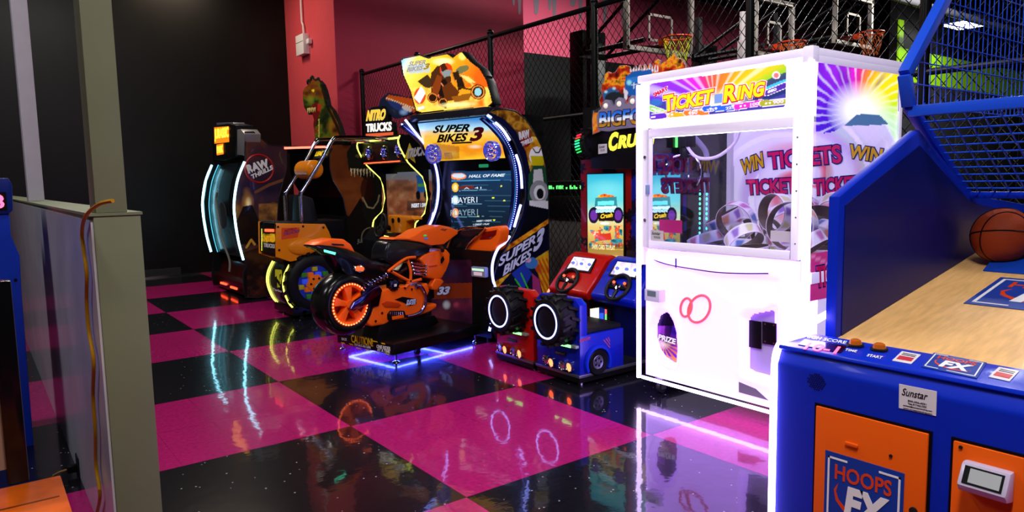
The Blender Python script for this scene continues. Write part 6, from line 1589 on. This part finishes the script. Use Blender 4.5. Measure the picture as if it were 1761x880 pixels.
# logo on the back: forked yellow figure
lg = T.part('back_plate', MB().prism([(q[0] - .004, yf - .1, q[2]) for q in cp_[1:11]] + [(q[0] + .01, yf - .1, q[2]) for q in cp_[10:0:-1]], (0, -(yf - yn) + .18, 0)), mat('olive dark plate', '#23231a', .3), smooth=True)
LXc = min(q[0] for q in cp_)
for q in ([(473, 463), (484, 464), (484, 470), (480, 472), (481, 494), (477, 494), (476, 474), (473, 476)], [(484, 470), (484, 480), (481, 494), (480, 486)]):
    T.part('back_emblem', MB().prism(T.Xs(q, LXc - .006), (.003, 0, 0)), mat('yellow emblem', '#b8b018', .35, emit=(.5, .48, .03), es=.25), lg)
T.text('back_lettering', 'Turbo', T.X(469, 498.5, LXc - .004), T.X(485, 503, LXc - .004), T.X(469, 494.5, LXc - .004), M_ltext, lg, bold=.03, depth=.001)
# body panels
bp_ = [(474, 384), (559, 385), (566, 398), (570, 409), (552, 414), (536, 424), (522, 436), (510, 448), (500, 450), (475, 442)]
for y, s_ in ((yn - .03, 1), (yf, 1)):
    q = T.Ys(bp_, yn - .03)
    o_ = T.part('body_panel', MB().pxz([(v[0], v[2]) for v in q], y, y + .03), M_amb, bevel=.008, seg=3)
    if y < 0:
        T.part('arch_bulge', MB().ell(T.Y(522, 424, yn - .03), (.17, .03, .09), 18, 10), M_amb, o_, smooth=True)
        for c in ((478, 390), (556, 391), (480, 430), (521, 389)): T.part('bolt', MB().disc(T.Y(*c, yn - .031), (0, -1, 0), .012, .006, 10), mat('dark bolt', '#3a1a10', .3, .6), o_)
        dc = T.part('decal', MB().pxz([(v[0], v[2]) for v in T.Ys([(484, 392), (515, 391), (512, 408), (484, 412)], yn - .03)], yn - .032, yn - .03), mat('orange decal', '#e0501a', .35), o_)
        T.text('decal_lettering', 'NITRO', T.Y(488, 399.5, yn - .033), T.Y(509, 395.5, yn - .033), T.Y(489, 394.5, yn - .033), mat('crimson decal lettering', '#a0183a', .4), dc, bold=.03, shear=.25, depth=.001)
        T.text('decal_lettering', 'TRUCKS', T.Y(487, 405.5, yn - .033), T.Y(515, 399, yn - .033), T.Y(488, 400.5, yn - .033), mat('violet decal lettering', '#6a3a8a', .4), dc, bold=.03, shear=.25, depth=.001)
rx = T.Y(474, 400, yn)[0]
T.part('rear_box', MB().box(rx, rx + .75, yn, yf, T.Y(475, 442, yn)[2], T.Y(474, 384, yn)[2]), M_black, bevel=.008)
rt = T.part('rear_trim', MB().tube(T.Xs([(448, 438), (448, 384), (452, 380), (472, 381), (474, 386), (475, 440)], rx - .004), .007, 6), mat('gunmetal trim', '#3a3c48', .25, .8), smooth=True)
T.part('rear_lamp', MB().prism(T.Xs([(455, 393.5), (469.5, 394), (469.5, 398.8), (455, 398)], rx - .012), (.012, 0, 0)), G_red)
def p_rear(p):
    p.put(np.ones(p.x.shape, bool), '#0e0c08'); p.fire((p.y > 402) & (p.y < 416), 5, [(0, '#1a1206'), (.5, '#c09810'), (1, '#e8c820')], 3)
    p.poly([(455, 410), (462, 404), (470, 408), (470, 414), (456, 416)], '#c07a08', .6)
rp = art(T, 'rear_print', ('x', rx - .003), [(451, 390), (473, 390), (474, 436), (451, 434)], p_rear, A_low, 40)
T.text('rear_lettering', 'NITRO', T.X(455, 415, rx - .004), T.X(473, 416.5, rx - .004), T.X(455, 405, rx - .004), mat('amber lettering', '#e8a010', .4, emit=(.8, .45, .02), es=.4), rp, bold=.04, depth=.001)
T.text('rear_lettering', 'TRUCKS', T.X(454, 424.5, rx - .004), T.X(473, 427, rx - .004), T.X(454, 417.5, rx - .004), M_ltext, rp, bold=.05, depth=.001)
mb = MB()
for k in range(16): mb.ell(T.X(450, 394 + k * 2.4, rx - .005), (.004, .005, .005), 6, 4)
T.part('led_column', mb, G_yel, kind='stuff')
# big wheel with coloured rim
wc = T.Y(543, 487, -.3); wc = np.array([wc[0], -.3, wc[2]])
R_ = wc[2] - .012
ty = monster_tyre(T, wc, (0, 1, 0), R_ / 1.07, .26, None, lug=20, nm='wheel')
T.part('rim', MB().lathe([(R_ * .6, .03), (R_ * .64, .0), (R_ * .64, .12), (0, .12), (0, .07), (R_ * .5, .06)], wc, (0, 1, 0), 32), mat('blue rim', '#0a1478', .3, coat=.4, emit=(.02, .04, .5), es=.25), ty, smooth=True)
r3 = random.Random(4)
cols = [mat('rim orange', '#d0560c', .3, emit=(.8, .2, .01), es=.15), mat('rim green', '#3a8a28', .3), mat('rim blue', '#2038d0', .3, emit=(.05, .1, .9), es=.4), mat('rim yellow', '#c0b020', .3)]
for k in range(14):
    a_ = 2 * math.pi * k / 14 + .2; rr_ = R_ * (.45 if k % 2 else .3)
    c = wc + np.array([rr_ * math.cos(a_), .03, rr_ * math.sin(a_)])
    T.part('rim_block', MB().box(c[0] - .03, c[0] + .03, c[1] - .02, c[1] + .03, c[2] - .025, c[2] + .025), cols[k % 4], ty, bevel=.008)
hb_ = T.part('hub_cap', MB().pxz([(wc[0] + .1 * math.cos(a_), wc[2] + .1 * math.sin(a_)) for a_ in [math.radians(d) for d in range(10, 370, 60)]], wc[1] - .02, wc[1] + .05), cols[0], ty, bevel=.01)
for k in range(6):
    a_ = 2 * math.pi * k / 6; T.part('lug_nut', MB().disc(wc + np.array([.06 * math.cos(a_), -.02, .06 * math.sin(a_)]), (0, -1, 0), .012, .008, 8), M_btext, hb_)
# seat, headrest
T.part('seat_bucket', MB().pxz([(.25, .35), (.9, .35), (.95, .45), (.55, .5), (.42, 1.25), (.28, 1.3)], yn + .05, yf - .05), mat('black seat vinyl', '#101014', .4), bevel=.03)
# roll bars
nb = [(519, 386), (517, 345), (517, 333), (524, 321), (549, 281), (566, 250), (573, 240), (584, 236), (640, 237), (688, 242)]
def mirror_y(L, y): return [np.array([q[0], y, q[2]]) for q in L]
pb = T.Ys(nb, yn + .02)
for y in (yn + .02, yf - .02):
    L = mirror_y(pb, y); L = [L[0], L[1], L[2], L[3], L[4], L[5], L[6], L[7], L[8], L[9]]
    T.part('roll_bar', MB().tube(smooth_path(L, 4), .021, 12), mat('blue tinted chrome bar', '#b8bcd8', .08, 1.0), smooth=True)
a, b = pb[4], pb[5]
T.part('head_pod', MB().tube([(a[0] - .03, yn + .09, a[2] - .06), (a[0] - .03, yf - .09, a[2] - .06)], .1, 18).ell((a[0] - .03, yn + .09, a[2] - .06), (.1, .06, .1), 16, 10).ell((a[0] - .03, yf - .09, a[2] - .06), (.1, .06, .1), 16, 10), M_amb, smooth=True, angle=70)
sgp = a * .4 + b * .6
sg = T.part('leader_sign', MB().prism([(sgp[0] + .03, yf - .05, sgp[2] - .05), (sgp[0] + .03, yn + .05, sgp[2] - .05), (sgp[0] + .09, yn + .05, sgp[2] + .05), (sgp[0] + .09, yf - .05, sgp[2] + .05)], (.01, 0, -.006)), M_black)
T.text('sign_lettering', 'LEADER', (sgp[0] + .045, yf - .08, sgp[2] - .025), (sgp[0] + .045, yn + .08, sgp[2] - .025), (sgp[0] + .075, yf - .08, sgp[2] + .025), mat('amber sign lettering', '#e8c010', .4, emit=(.9, .6, .02), es=.5), sg, bold=.03)
# cabinet: side fins with neon front edge
CW = .52
lf = [(688, 233), (685, 241), (687.5, 252.5), (702, 279), (726, 303), (731.5, 318), (735, 342), (730, 367), (715, 384), (712, 405)]
pf = T.Ys(lf, -CW)
for y in (-CW, CW):
    L = mirror_y(pf, y)
    T.part('neon_edge', MB().tube(smooth_path(L, 4), .010, 8), G_yel, smooth=True)
    T.part('cabinet_side', MB().pxz([(q[0], q[2]) for q in L] + [(L[-1][0], .1), (2.2, .1), (2.2, L[0][2])], y - .012, y + .012), mat('black cabinet board', '#0c0c10', .3, coat=.3))
hx = pf[0][0]; hz1 = pf[0][2]; hz0 = T.X(660, 281, hx + .1)[2]
T.part('header', MB().box(hx + .02, hx + .4, -CW, CW, hz0, hz1 - .03), M_black, bevel=.006)
T.part('neon_edge', MB().tube([(hx, CW, hz1 - .02), (hx, -CW, hz1 - .02)], .011, 8), G_yel, smooth=True)
T.part('red_strip', MB().tube([(hx + .01, CW - .1, hz0 + .01), (hx + .01, -CW + .05, hz0 + .01)], .007, 8), G_red, smooth=True)
for (px, py) in ((634, 263), (660, 262), (685, 258)):
    c = T.X(px, py, hx + .01)
    s_ = T.part('speaker', MB().lathe([(.075, .02), (.08, 0), (.07, -.012), (.062, 0), (.06, .02)], c, (1, 0, 0), 22), M_chrome, smooth=True)
    mb = MB()
    for k in range(6):
        a_ = 2 * math.pi * k / 6; mb.ell(np.asarray(c) + np.array([-.004, .036 * math.cos(a_), .036 * math.sin(a_)]), (.012, .017, .013), 8, 6)
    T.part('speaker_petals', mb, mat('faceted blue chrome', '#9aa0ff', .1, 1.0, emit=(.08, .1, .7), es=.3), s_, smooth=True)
def p_ns(p):
    p.put(np.ones(p.x.shape, bool), ramp((p.y - 292) / 95, [(0, '#8aa8c0'), (.3, '#a87a5a'), (.6, '#8a4a30'), (1, '#3a2018')]))
    p.fire(p.y > 310, 12, [(0, '#4a2a1a'), (.5, '#9a5a3a'), (1, '#c89a70')], 3, .7)
    p.poly([(716, 302), (736, 300), (738, 328), (718, 332)], '#2a6ab8'); p.ell(735, 334, 6, 10, '#14141a'); p.ell(719, 336, 4, 8, '#14141a'); p.poly([(718, 316), (736, 315), (736, 320), (718, 322)], '#58b040')
    p.poly([(700, 346), (744, 344), (744, 360), (700, 362)], '#3a2a28', .7)
sx_ = hx + .34
T.part('monitor', MB().box(sx_ + .003, sx_ + .1, -CW + .02, CW - .02, .8, hz0), M_black)
ns = art(T, 'screen', ('x', sx_), [(657, 300), (746, 291), (746, 392), (657, 388)], p_ns, art_mat('dim screen image', .12, .28), 80)
T.text('screen_lettering', 'INSERT 1 SWIPE', T.X(708, 357, sx_ - .002), T.X(738, 355.5, sx_ - .002), T.X(708, 350, sx_ - .002), M_scl, ns, bold=.02, depth=.0005)
hp = T.part('side_poster', MB().pxz([(v[0], v[2]) for v in T.Ys([(686, 256), (712, 240), (728, 262), (724, 285), (708, 282)], CW - .02)], CW - .022, CW - .016), mat('dark poster', '#101420', .3))
T.text('poster_lettering', 'TRUCKS', T.X(700, 272, hx + .03), T.X(736, 266, hx + .03), T.X(702, 256, hx + .03), mat('pale lettering', '#b8b8c0', .4), None, bold=.05, shear=.2)
st_ = [(699, 262), (704, 246), (709, 258), (720, 256), (711, 266), (714, 280), (704, 272), (694, 276)]
T.part('poster_star', MB().prism(T.Xs(st_, hx + .045), (.005, 0, 0)), mat('yellow star', '#c8a818', .35))
# dash with amber console and wheel
T.part('dash_body', MB().pxz([(hx - .02, .1), (hx - .02, .72), (hx + .1, .86), (hx + .36, .9), (hx + .36, .1)], -CW + .02, CW - .02), mat('dark dash plastic', '#121216', .3, coat=.3), bevel=.01)
T.part('amber_console', MB().prism(T.Xs([(667, 369), (708, 372), (712, 378), (698, 381), (696, 402), (664, 400)], hx - .05), (.12, 0, 0)), M_amb, bevel=.02, seg=3)
for q in ((676, 379), (686, 378)): T.part('gauge', MB().disc(T.X(*q, hx - .052), (-1, 0, 0), .028, .006, 16), M_btext)
wcn = T.X(655, 388, hx - .16)
st = T.part('steering_wheel', MB().torus(wcn, (-1, 0, .25), .13, .018, 36, 10), M_rub, smooth=True)
T.part('wheel_hub', MB().disc(wcn + np.array([.03, 0, 0]), (-1, 0, .25), .05, .03, 20), M_dark, st)
for an in (0, 120, 240):
    T.part('spoke', MB().tube([wcn, wcn + np.array([.2 * .12 * math.cos(math.radians(an)), .12 * math.sin(math.radians(an)), .12 * math.cos(math.radians(an))])], .012, 8), M_dark, st)
T.part('column', MB().cyl(wcn + np.array([.02, 0, -.005]), (hx, wcn[1], wcn[2] - .05), .03, n=12), M_black, st)
T.part('pedal_light', MB().tube(T.Xs([(564, 390), (586, 390)], hx - .3), .006, 6), glow('pale blue bar', (.3, .45, 1), 2.5))
T.part('lower_neon', MB().tube(T.Xs([(655, 404), (668, 407)], hx - .03), .006, 6), G_yel)
# topper: sign with name, truck shaped board
tx = hx + .12
sq = [(627, 240), (626, 216), (629, 205), (631, 190), (640, 184), (657, 182), (661, 190), (666, 197), (668, 207), (676, 210), (678, 234)]
sgn = T.part('topper_sign', MB().prism(T.Xs(sq, tx), (.05, 0, 0)), M_black, bevel=.006)
T.text('topper_lettering', 'NITRO', T.X(630, 208, tx), T.X(662, 206, tx), T.X(632, 190, tx), mat('amber lit lettering', '#e8b018', .4, emit=(1, .55, .03), es=.9), sgn, bold=.03, shear=.15, outline=[(mat('pale lit edge', '#d8d8b8', .4, emit=(.7, .75, .4), es=.4), .07, .4)])
T.text('topper_lettering', 'TRUCKS', T.X(630, 227.5, tx), T.X(674, 224.5, tx), T.X(630, 213, tx), mat('white lit lettering', '#e8e8e8', .4, emit=(1, .95, .9), es=.8), sgn, bold=.04)
T.part('topper_glow', MB().prism(T.Xs([(629, 230), (676, 227), (676, 232), (629, 236)], tx - .004), (.003, 0, 0)), mat('red lit strip', '#a02818', .4, emit=(.9, .15, .05), es=.7), sgn)
bq = [(650, 186), (654, 172), (660, 165), (668, 160), (684, 163), (700, 167), (715, 166), (716, 192), (700, 199), (680, 204), (664, 196)]
tb = T.part('topper_board', MB().prism(T.Xs(bq, tx + .06), (.03, 0, 0)), M_black, bevel=.004)
def p_tt(p):
    p.put(np.ones(p.x.shape, bool), '#141c34'); p.poly([(662, 170), (668, 163), (712, 170), (716, 196), (706, 190), (688, 180)], '#b84a10'); p.poly([(664, 172), (680, 174), (706, 190), (700, 196), (676, 186)], '#22306a'); p.ell(700, 187, 9, 4, '#d8c8c0', 20, .8); p.ell(694, 193, 9, 6, '#8ab0e8', 0, .8, .7); p.line([(664, 168), (712, 186)], 1.5, '#e8d0a0')
art(T, 'topper_print', ('x', tx + .058), bq, p_tt, A_low, 70, tb)
T.part('topper_post', MB().box(tx, tx + .05, -.3, .3, hz1 - .05, T.X(650, 238, tx)[2] + .02), M_black)
# ================================================================ DINOSAUR GAME (far end)
JU = Thing('dinosaur_arcade_booth', 'dark dinosaur game booth with cyan neon edges and a dinosaur head on top', 'arcade machine', (.985, 7.07, 0))
T = JU
yn, yf = -.72, .72
sidep = [(421.5, 226.6), (435.4, 226.6), (463, 249.6), (493, 251.6), (493, 289), (486, 315), (479, 341), (477, 377), (484, 410), (492, 440), (497, 470), (499, 497), (470, 507), (443, 512), (422, 511), (419, 500), (418, 470), (424, 455), (419.5, 446.5), (411.6, 416.6), (405.6, 381), (403.6, 349), (409.6, 309), (421.5, 278)]
def p_ju(p):
    x, y = p.x, p.y
    p.put(np.ones(x.shape, bool), ramp((y - 225) / 290, [(0, '#3a1010'), (.2, '#4a1c14'), (.35, '#241430'), (.5, '#5a3418'), (.7, '#1a1410'), (1, '#0a0808')]))
    p.fire((y < 470), 40, [(0, '#100c1c'), (.45, '#2a1a2a'), (.7, '#5a3018'), (1, '#8a5a2a')], 6, .7)
    p.ell(426, 348, 12, 20, '#c88a30', 0, .9, 1); p.ell(427, 350, 6, 13, '#f8e8a8', 0, .9, .9); p.ell(424, 330, 8, 10, '#8a5a30', 0, .7, 1)
    p.poly([(405, 385), (418, 355), (434, 352), (450, 390), (450, 420), (405, 420)], '#120c0a')
    p.line([(440, 330), (462, 318), (490, 308)], 5, '#6a4020', .8); p.line([(450, 360), (470, 350), (484, 356)], 6, '#5a3a20', .8); p.fire((y > 350) & (y < 400) & (x > 445), 14, [(0, '#3a2410'), (.6, '#8a5a24'), (1, '#c08a40')], 9, .7)
    p.line([(424, 425), (432, 412), (438, 420)], 4, '#a87828')
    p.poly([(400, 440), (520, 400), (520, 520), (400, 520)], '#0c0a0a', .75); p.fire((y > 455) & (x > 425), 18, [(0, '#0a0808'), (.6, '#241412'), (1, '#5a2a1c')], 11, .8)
pr = [(q[0], q[2]) for q in T.Ys(sidep, yn)]
sp = T.part('side_panel', MB().pxz(pr, yn, yn + .03), M_black)
T.part('side_panel', MB().pxz(pr, yf - .03, yf), M_black)
T.part('edge_trim', MB().tube([(a_, yn, b_) for a_, b_ in pr], .008, 6, closed=True), mat('gunmetal trim', '#3a3c48', .25, .8), sp, smooth=True)
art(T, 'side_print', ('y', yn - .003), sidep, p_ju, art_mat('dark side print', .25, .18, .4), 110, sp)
bd = T.part('round_badge', MB().torus(T.Y(446, 290, yn - .004), (0, 1, 0), .17, .012, 32, 4), mat('red badge', '#a01810', .4), sp)
T.text('badge_lettering', 'RAW', T.Y(427, 299, yn - .005), T.Y(464, 287, yn - .005), T.Y(422, 284, yn - .005), M_ltext, sp, bold=.06)
T.text('badge_lettering', 'THRILLS', T.Y(433, 308.5, yn - .005), T.Y(470, 291, yn - .005), T.Y(431, 300.5, yn - .005), M_ltext, sp, bold=.05)
ln_ = [(421.5, 278), (409.6, 309), (403.6, 349), (405.6, 381), (411.6, 416.6), (419.5, 446.5)]
pl_ = T.Ys(ln_, yn)
for y in (yn - .01, yf + .01):
    T.part('neon_edge', MB().tube(smooth_path([(q[0] - .01, y, q[2]) for q in pl_], 5), .014, 8), glow('cyan white neon', (.3, .8, 1.0), 7.0), smooth=True)
bkp = smooth_path([np.array([q[0] + .06, 0, q[2]]) for q in pl_], 4)
T.part('seat_back', MB().prism([(q[0], yn + .03, q[2]) for q in bkp] + [(q[0] + .08, yn + .03, q[2]) for q in bkp[::-1]], (0, yf - yn - .06, 0)), mat('dark booth shell', '#0c1014', .25, coat=.4), smooth=True)
T.part('back_light', MB().tube([(q[0] - .012, yf - .1, q[2]) for q in bkp], .006, 6), G_cyan, smooth=True)
xb = min(q[0] for q in bkp) - .012
jw = T.part('back_window', MB().prism([(q[0] - .014, .2, q[2]) for q in bkp[:12]] + [(q[0] - .004, .2, q[2]) for q in bkp[11::-1]], (0, -.5, 0)), M_btext)
T.part('back_emblem', MB().disc((xb - .006, -.05, 1.02), (-1, 0, 0), .17, .008, 28), mat('dim grey emblem', '#2a2e34', .4))
cabl = T.part('back_cable', MB().tube(smooth_path([(xb - .02, .1, 1.32), (xb - .03, .14, 1.2), (xb - .03, .06, .95), (xb - .02, 0, .7), (xb + .02, -.12, .45), (xb, -.16, .3)], 4), .014, 8), mat('grey hose', '#6a6660', .4), smooth=True)
# foot of the booth
z1 = T.X(372, 468, -.02)[2]
T.part('foot_box', MB().pxz([(-.0, .03), (.0, z1 * .8), (.05, z1), (.12, z1 + .18), (.5, z1 + .2), (.5, .03)], yn + .02, yf), mat('black red plastic', '#3a0606', .25, coat=.4), bevel=.01)
for q in ([(378.6, 484.5), (388.5, 487.5), (388.5, 490.5), (378.6, 487.5)], [(395.7, 491.5), (406.4, 495), (406.4, 498.3), (395.7, 494.8)]):
    T.part('foot_lamp', MB().prism(T.Xs(q, -.012), (.012, 0, 0)), G_red)
for x in (.1, 1.4):
    for y in (yn + .1, yf - .1): T.part('foot', MB().cyl((x, y, 0), (x, y, .03), .025, n=10), M_dark)
# header display with bracket
hx = pl_[0][0]
hb = T.part('header_display', MB().prism(T.Xs([(367, 274), (367, 216), (392, 212), (405, 215), (405, 270), (385, 276)], hx - .02), (.22, 0, 0)), M_black, bevel=.012)
G_or = mat('orange lit panel', '#e07808', .3, emit=(1, .24, .01), es=.95)
for s_, q in (('JURASSIC', [(369, 247), (394, 244), (368.5, 219)]), ('PARK', [(373, 267), (384.5, 265), (372.5, 248.5)])):
    o_ = T.part('lit_panel', MB().prism(T.Xs([q[0], q[1], (q[1][0] - .5, q[2][1] - 2), q[2]], hx - .022), (-.002, 0, 0)), G_or, hb)
    T.text('lit_lettering', s_, T.X(q[0][0] + .5, q[0][1] - 3, hx - .025), T.X(q[1][0] - .5, q[1][1] - 3, hx - .025), T.X(q[2][0] + .5, q[2][1] + 3, hx - .025), mat('yellow lit lettering', '#f0b820', .3, emit=(1, .62, .05), es=1.6), o_, bold=.03, depth=.003)
T.part('bracket', MB().prism(T.Xs([(403, 268), (403, 223), (414, 222), (420, 230), (419, 268), (411, 266)], hx + .0), (.2, 0, 0)), mat('grey bracket', '#8a8688', .35, .5), bevel=.008)
T.part('header_top', MB().prism(T.Xs([(372, 217), (372, 211), (400, 210), (408, 222), (405, 226)], hx + .12), (.15, 0, 0)), mat('violet grey plastic', '#5a566a', .3), bevel=.01)
# roof with red neon
rz = T.Y(480, 250, yn)[2]
rx0, rx1 = T.Y(463, 250, yn)[0], T.Y(570, 250, yn)[0]
T.part('roof', MB().box(rx0, rx1, yn, yf, rz - .03, rz), M_black, bevel=.008)
T.part('roof_neon', MB().tube([T.Y(489, 254.5, yn - .01), T.Y(560, 252.5, yn - .01)], .013, 8), glow('red neon', (1, .1, .06), 5.0), smooth=True)
# main cabinet with dark dinosaur print
cabp = [(566, 250), (690, 240), (690, 440), (600, 440), (596, 371), (589.5, 339.5), (572, 310), (567, 290)]
def p_cab(p):
    x, y = p.x, p.y
    p.put(np.ones(x.shape, bool), '#5a2a12'); p.fire(x > 0, 40, [(0, '#3a1a0c'), (.5, '#6a3014'), (1, '#8a4a20')], 4, .7)
    p.poly([(566, 345), (600, 372), (620, 340), (640, 380), (680, 440), (560, 445)], '#120c0a')
    p.poly([(596, 262), (612, 238), (670, 236), (690, 250), (690, 420), (640, 400), (622, 360), (632, 310), (600, 292)], '#141410')
    for k in range(8): p.poly([(602 + k * 5.4, 291 - abs(k - 3) * .6), (606 + k * 5.4, 290), (604.5 + k * 5.4, 303 + (k % 2) * 3)], '#c8b088')
    p.ell(632, 325, 12, 22, '#2a0c08', 0, .8); p.line([(624, 340), (632, 356), (642, 358), (650, 346), (652, 336)], 2.5, '#8a7a5a'); p.ell(616, 268, 5, 3, '#4a4028')
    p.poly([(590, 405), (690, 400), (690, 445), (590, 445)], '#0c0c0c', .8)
pc_ = [(q[0], q[2]) for q in T.Ys(cabp, yn)]
pc_ = [(a_, max(b_, .03)) for a_, b_ in pc_]
T.part('cabinet_body', MB().pxz([(pc_[0][0], pc_[0][1]), (min(pc_[1][0], 2.15), pc_[1][1]), (2.15, .03), (pc_[4][0] - .25, .03), (pc_[4][0] - .25, .55)] + pc_[4:], yn, yf), M_black)
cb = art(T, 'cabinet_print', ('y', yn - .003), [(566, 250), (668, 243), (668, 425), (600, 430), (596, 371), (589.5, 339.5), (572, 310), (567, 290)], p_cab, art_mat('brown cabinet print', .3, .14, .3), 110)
T.part('cabinet_trim', MB().tube(T.Ys([(566, 252), (567, 290), (572, 310), (589.5, 339.5), (596, 371)], yn - .005), .007, 6), mat('gunmetal trim', '#3a3c48', .25, .8), smooth=True)
em = T.part('round_emblem', MB().torus(T.Y(637, 408, yn - .006), (0, 1, 0), .13, .01, 32, 6), mat('grey bronze ring', '#6a6050', .4), smooth=True)
T.text('arcade_lettering', 'JURASSIC PARK', T.Y(614, 420, yn - .006), T.Y(662, 416, yn - .006), T.Y(614, 411, yn - .006), mat('dim grey lettering', '#7a7670', .4), None, bold=.03)
T.text('arcade_lettering', 'ARCADE', T.Y(628, 431, yn - .006), T.Y(655, 428, yn - .006), T.Y(628, 422, yn - .006), mat('dim grey lettering', '#7a7670', .4), None, bold=.03)
T.part('seat_bench', MB().box(.3, .75, yn + .05, yf - .05, .3, .48), mat('black seat vinyl', '#101014', .4), bevel=.03)
T.part('booth_floor', MB().box(.1, 1.3, yn, yf, .03, .12), M_black)
# dinosaur head cut-out on the roof
DXP = 1.32
dq = [(521, 238), (520, 232), (526, 222), (521, 205), (524, 196), (522, 185), (520, 170), (522, 155), (526, 148), (531, 145), (534, 139), (537, 143), (541, 136), (545, 140), (550, 145), (555, 152), (558, 160), (562, 172), (566, 182), (572, 192), (578, 200), (583, 214), (588, 232), (588, 240)]
dq = [(521, 158), (524, 151), (529, 148), (531, 141), (534, 144), (537, 135), (541, 139), (547, 138), (553, 145), (557, 155), (561, 170), (563, 181), (571, 190), (577, 203), (582, 214), (588, 234), (589, 242), (543, 243), (541, 232), (539, 215), (540, 205), (536, 192), (531, 197), (527, 190), (523, 184), (521, 172)]
def p_dn(p):
    x, y = p.x, p.y
    p.put(np.ones(x.shape, bool), '#1c2008'); p.fire(x > 0, 16, [(0, '#0c0e06'), (.35, '#2a3410'), (.55, '#5a6a14'), (.75, '#8a4410'), (1, '#241008')], 7, .9)
    p.ell(534, 170, 8, 10, '#8a9a28', 0, .6, .8); p.ell(570, 215, 10, 14, '#9a6a18', 30, .6, .8)
    p.poly([(529, 186), (543, 176), (552, 180), (550, 196), (544, 210), (540, 226), (540, 205), (536, 194)], '#6a1410'); p.poly([(546, 178), (553, 180), (551, 192), (546, 190)], '#b82a1c')
    for k in range(5): p.poly([(528 + k * 3, 187 - k * .6), (531 + k * 3, 186 - k * .6), (529.5 + k * 3, 195 - k * .5)], '#e0d080')
    for k in range(7): p.poly([(546 + (k % 2), 206 + k * 4.5), (550, 204 + k * 4.5), (549, 210 + k * 4.5)], '#b8b050')
    p.ell(538.5, 155.5, 2.6, 2.2, '#f0e030'); p.line([(553, 146), (563, 182), (588, 236)], 5, '#0a0a08', .9); p.ell(547, 160, 6, 8, '#0c0a06', 0, .6, .7)
qd = T.Xs(dq, DXP)
dn_ = T.part('dinosaur_topper', MB().prism(qd, (.06, 0, 0)), mat('dark cut-out edge', '#12120c', .5))
art(T, 'dinosaur_print', ('x', DXP - .002), dq, p_dn, art_mat('reptile print', .35, .12), 110, dn_)
for k, (px, py) in enumerate(((531, 141), (537, 135), (547, 138), (555, 148), (560, 164), (565, 183), (575, 198), (582, 213))):
    T.part('spine_ridge', MB().ell(T.X(px, py, DXP + .03), (.035, .035, .045), 8, 6), mat('dark cut-out edge', '#12120c', .5), dn_, smooth=True)
T.part('topper_base', MB().prism(T.Xs([(541, 250), (541, 238), (592, 238), (592, 250)], DXP + .0), (.1, 0, 0)), M_black)
# ================================================================ GAMES AT THE LEFT EDGE
p0 = WZ(104, 816, .45)
OG = Thing('orange_deck_game', 'orange topped low game at the bottom left corner with a black post', 'arcade machine', (p0[0], p0[1], 0))
T = OG
M_od = mat('scuffed orange deck', '#b8500e', .3, noise=.35, nscale=9, coat=.3)
T.part('deck', MB().box(-1.0, 0, -.8, 0, .40, .45), M_od, bevel=.006)
T.part('deck_rim', MB().box(-1.0, .006, -.8, .006, .36, .40), mat('brown deck rim', '#6a2c0a', .4), bevel=.004)
T.part('body', MB().box(-.98, -.04, -.78, -.04, .0, .36), mat('dark brown cabinet', '#1c1210', .4))
c0 = T.Z(32, 828, .45)
po = T.part('post', MB().box(c0[0] - .03, c0[0] + .03, c0[1] - .02, c0[1] + .04, .45, 1.12), mat('black gloss post', '#08080a', .18, coat=.4), bevel=.008)
for k in range(3): T.part('deck_line', MB().box(-.98, -.02, -.2 - .2 * k, -.192 - .2 * k, .45, .4515), mat('dark deck line', '#5a2408', .4))
pw = T.part('side_poster', MB().box(c0[0] - .14, c0[0] - .03, c0[1] + .0, c0[1] + .01, .5, .95), mat('cream poster', '#8a7060', .5), po)
q = WZ(36, 590, .0)
bx0 = -1.46; by0 = on_plane(38, 420, (bx0, 0, 0), (1, 0, 0))[1]
BG = Thing('blue_redemption_game', 'blue upright game with a red number display at the left edge', 'arcade machine', (bx0, by0, 0))
T = BG
M_bg = mat('royal blue game cabinet', '#0c2ea8', .35, coat=.3)
def yz(px, py): r = T.loc(on_plane(px, py, (bx0, 0, 0), (1, 0, 0))); return r
def fr(px, py): return T.Y(px, py, 0)
pts = [(fr(a, b)[0], fr(a, b)[2]) for a, b in ((21, 318), (22, 361), (16, 366), (19, 405), (34, 440), (37, 500), (20, 620))]
prof = [(min(a, 0), b) for a, b in pts]
T.part('body', MB().pxz([(prof[2][0] - .6, .0), (prof[2][0] - .6, prof[2][1])] + prof[2:6] + [(prof[5][0] - .01, 0)], 0, .5), M_bg, bevel=.006)
hd = T.part('score_head', MB().pxz([(prof[0][0] - .5, prof[1][1] - .02), (prof[0][0] - .5, fr(14, 306)[2]), (fr(14, 306)[0], fr(14, 306)[2]), prof[0], prof[1], (prof[1][0] - .02, prof[1][1] - .02)], -.01, .3), mat('dark blue score head', '#0a1c6a', .35), bevel=.006)
s0, s1 = fr(-40, 335), fr(8, 358)
T.part('score_window', MB().box(s0[0], s1[0] + .012, -.014, -.01, s1[2] - .01, s0[2] + .012), M_black, hd)
T.text('score_digits', '88', (s0[0], -.015, s1[2]), (s1[0], -.015, s1[2]), (s0[0], -.015, s0[2]), glow('red digits', (1, .08, .18), 4.0), hd, bold=.02)
T.part('bolt', MB().disc(fr(27, 481), (0, -1, 0), .008, .006, 10), M_btext)
T.part('marquee_post', MB().box(prof[0][0] - .45, prof[0][0] - .1, .1, .3, prof[2][1] - .05, prof[1][1]), M_black)
bpy.data.objects.remove(TXTO, do_unlink=True)
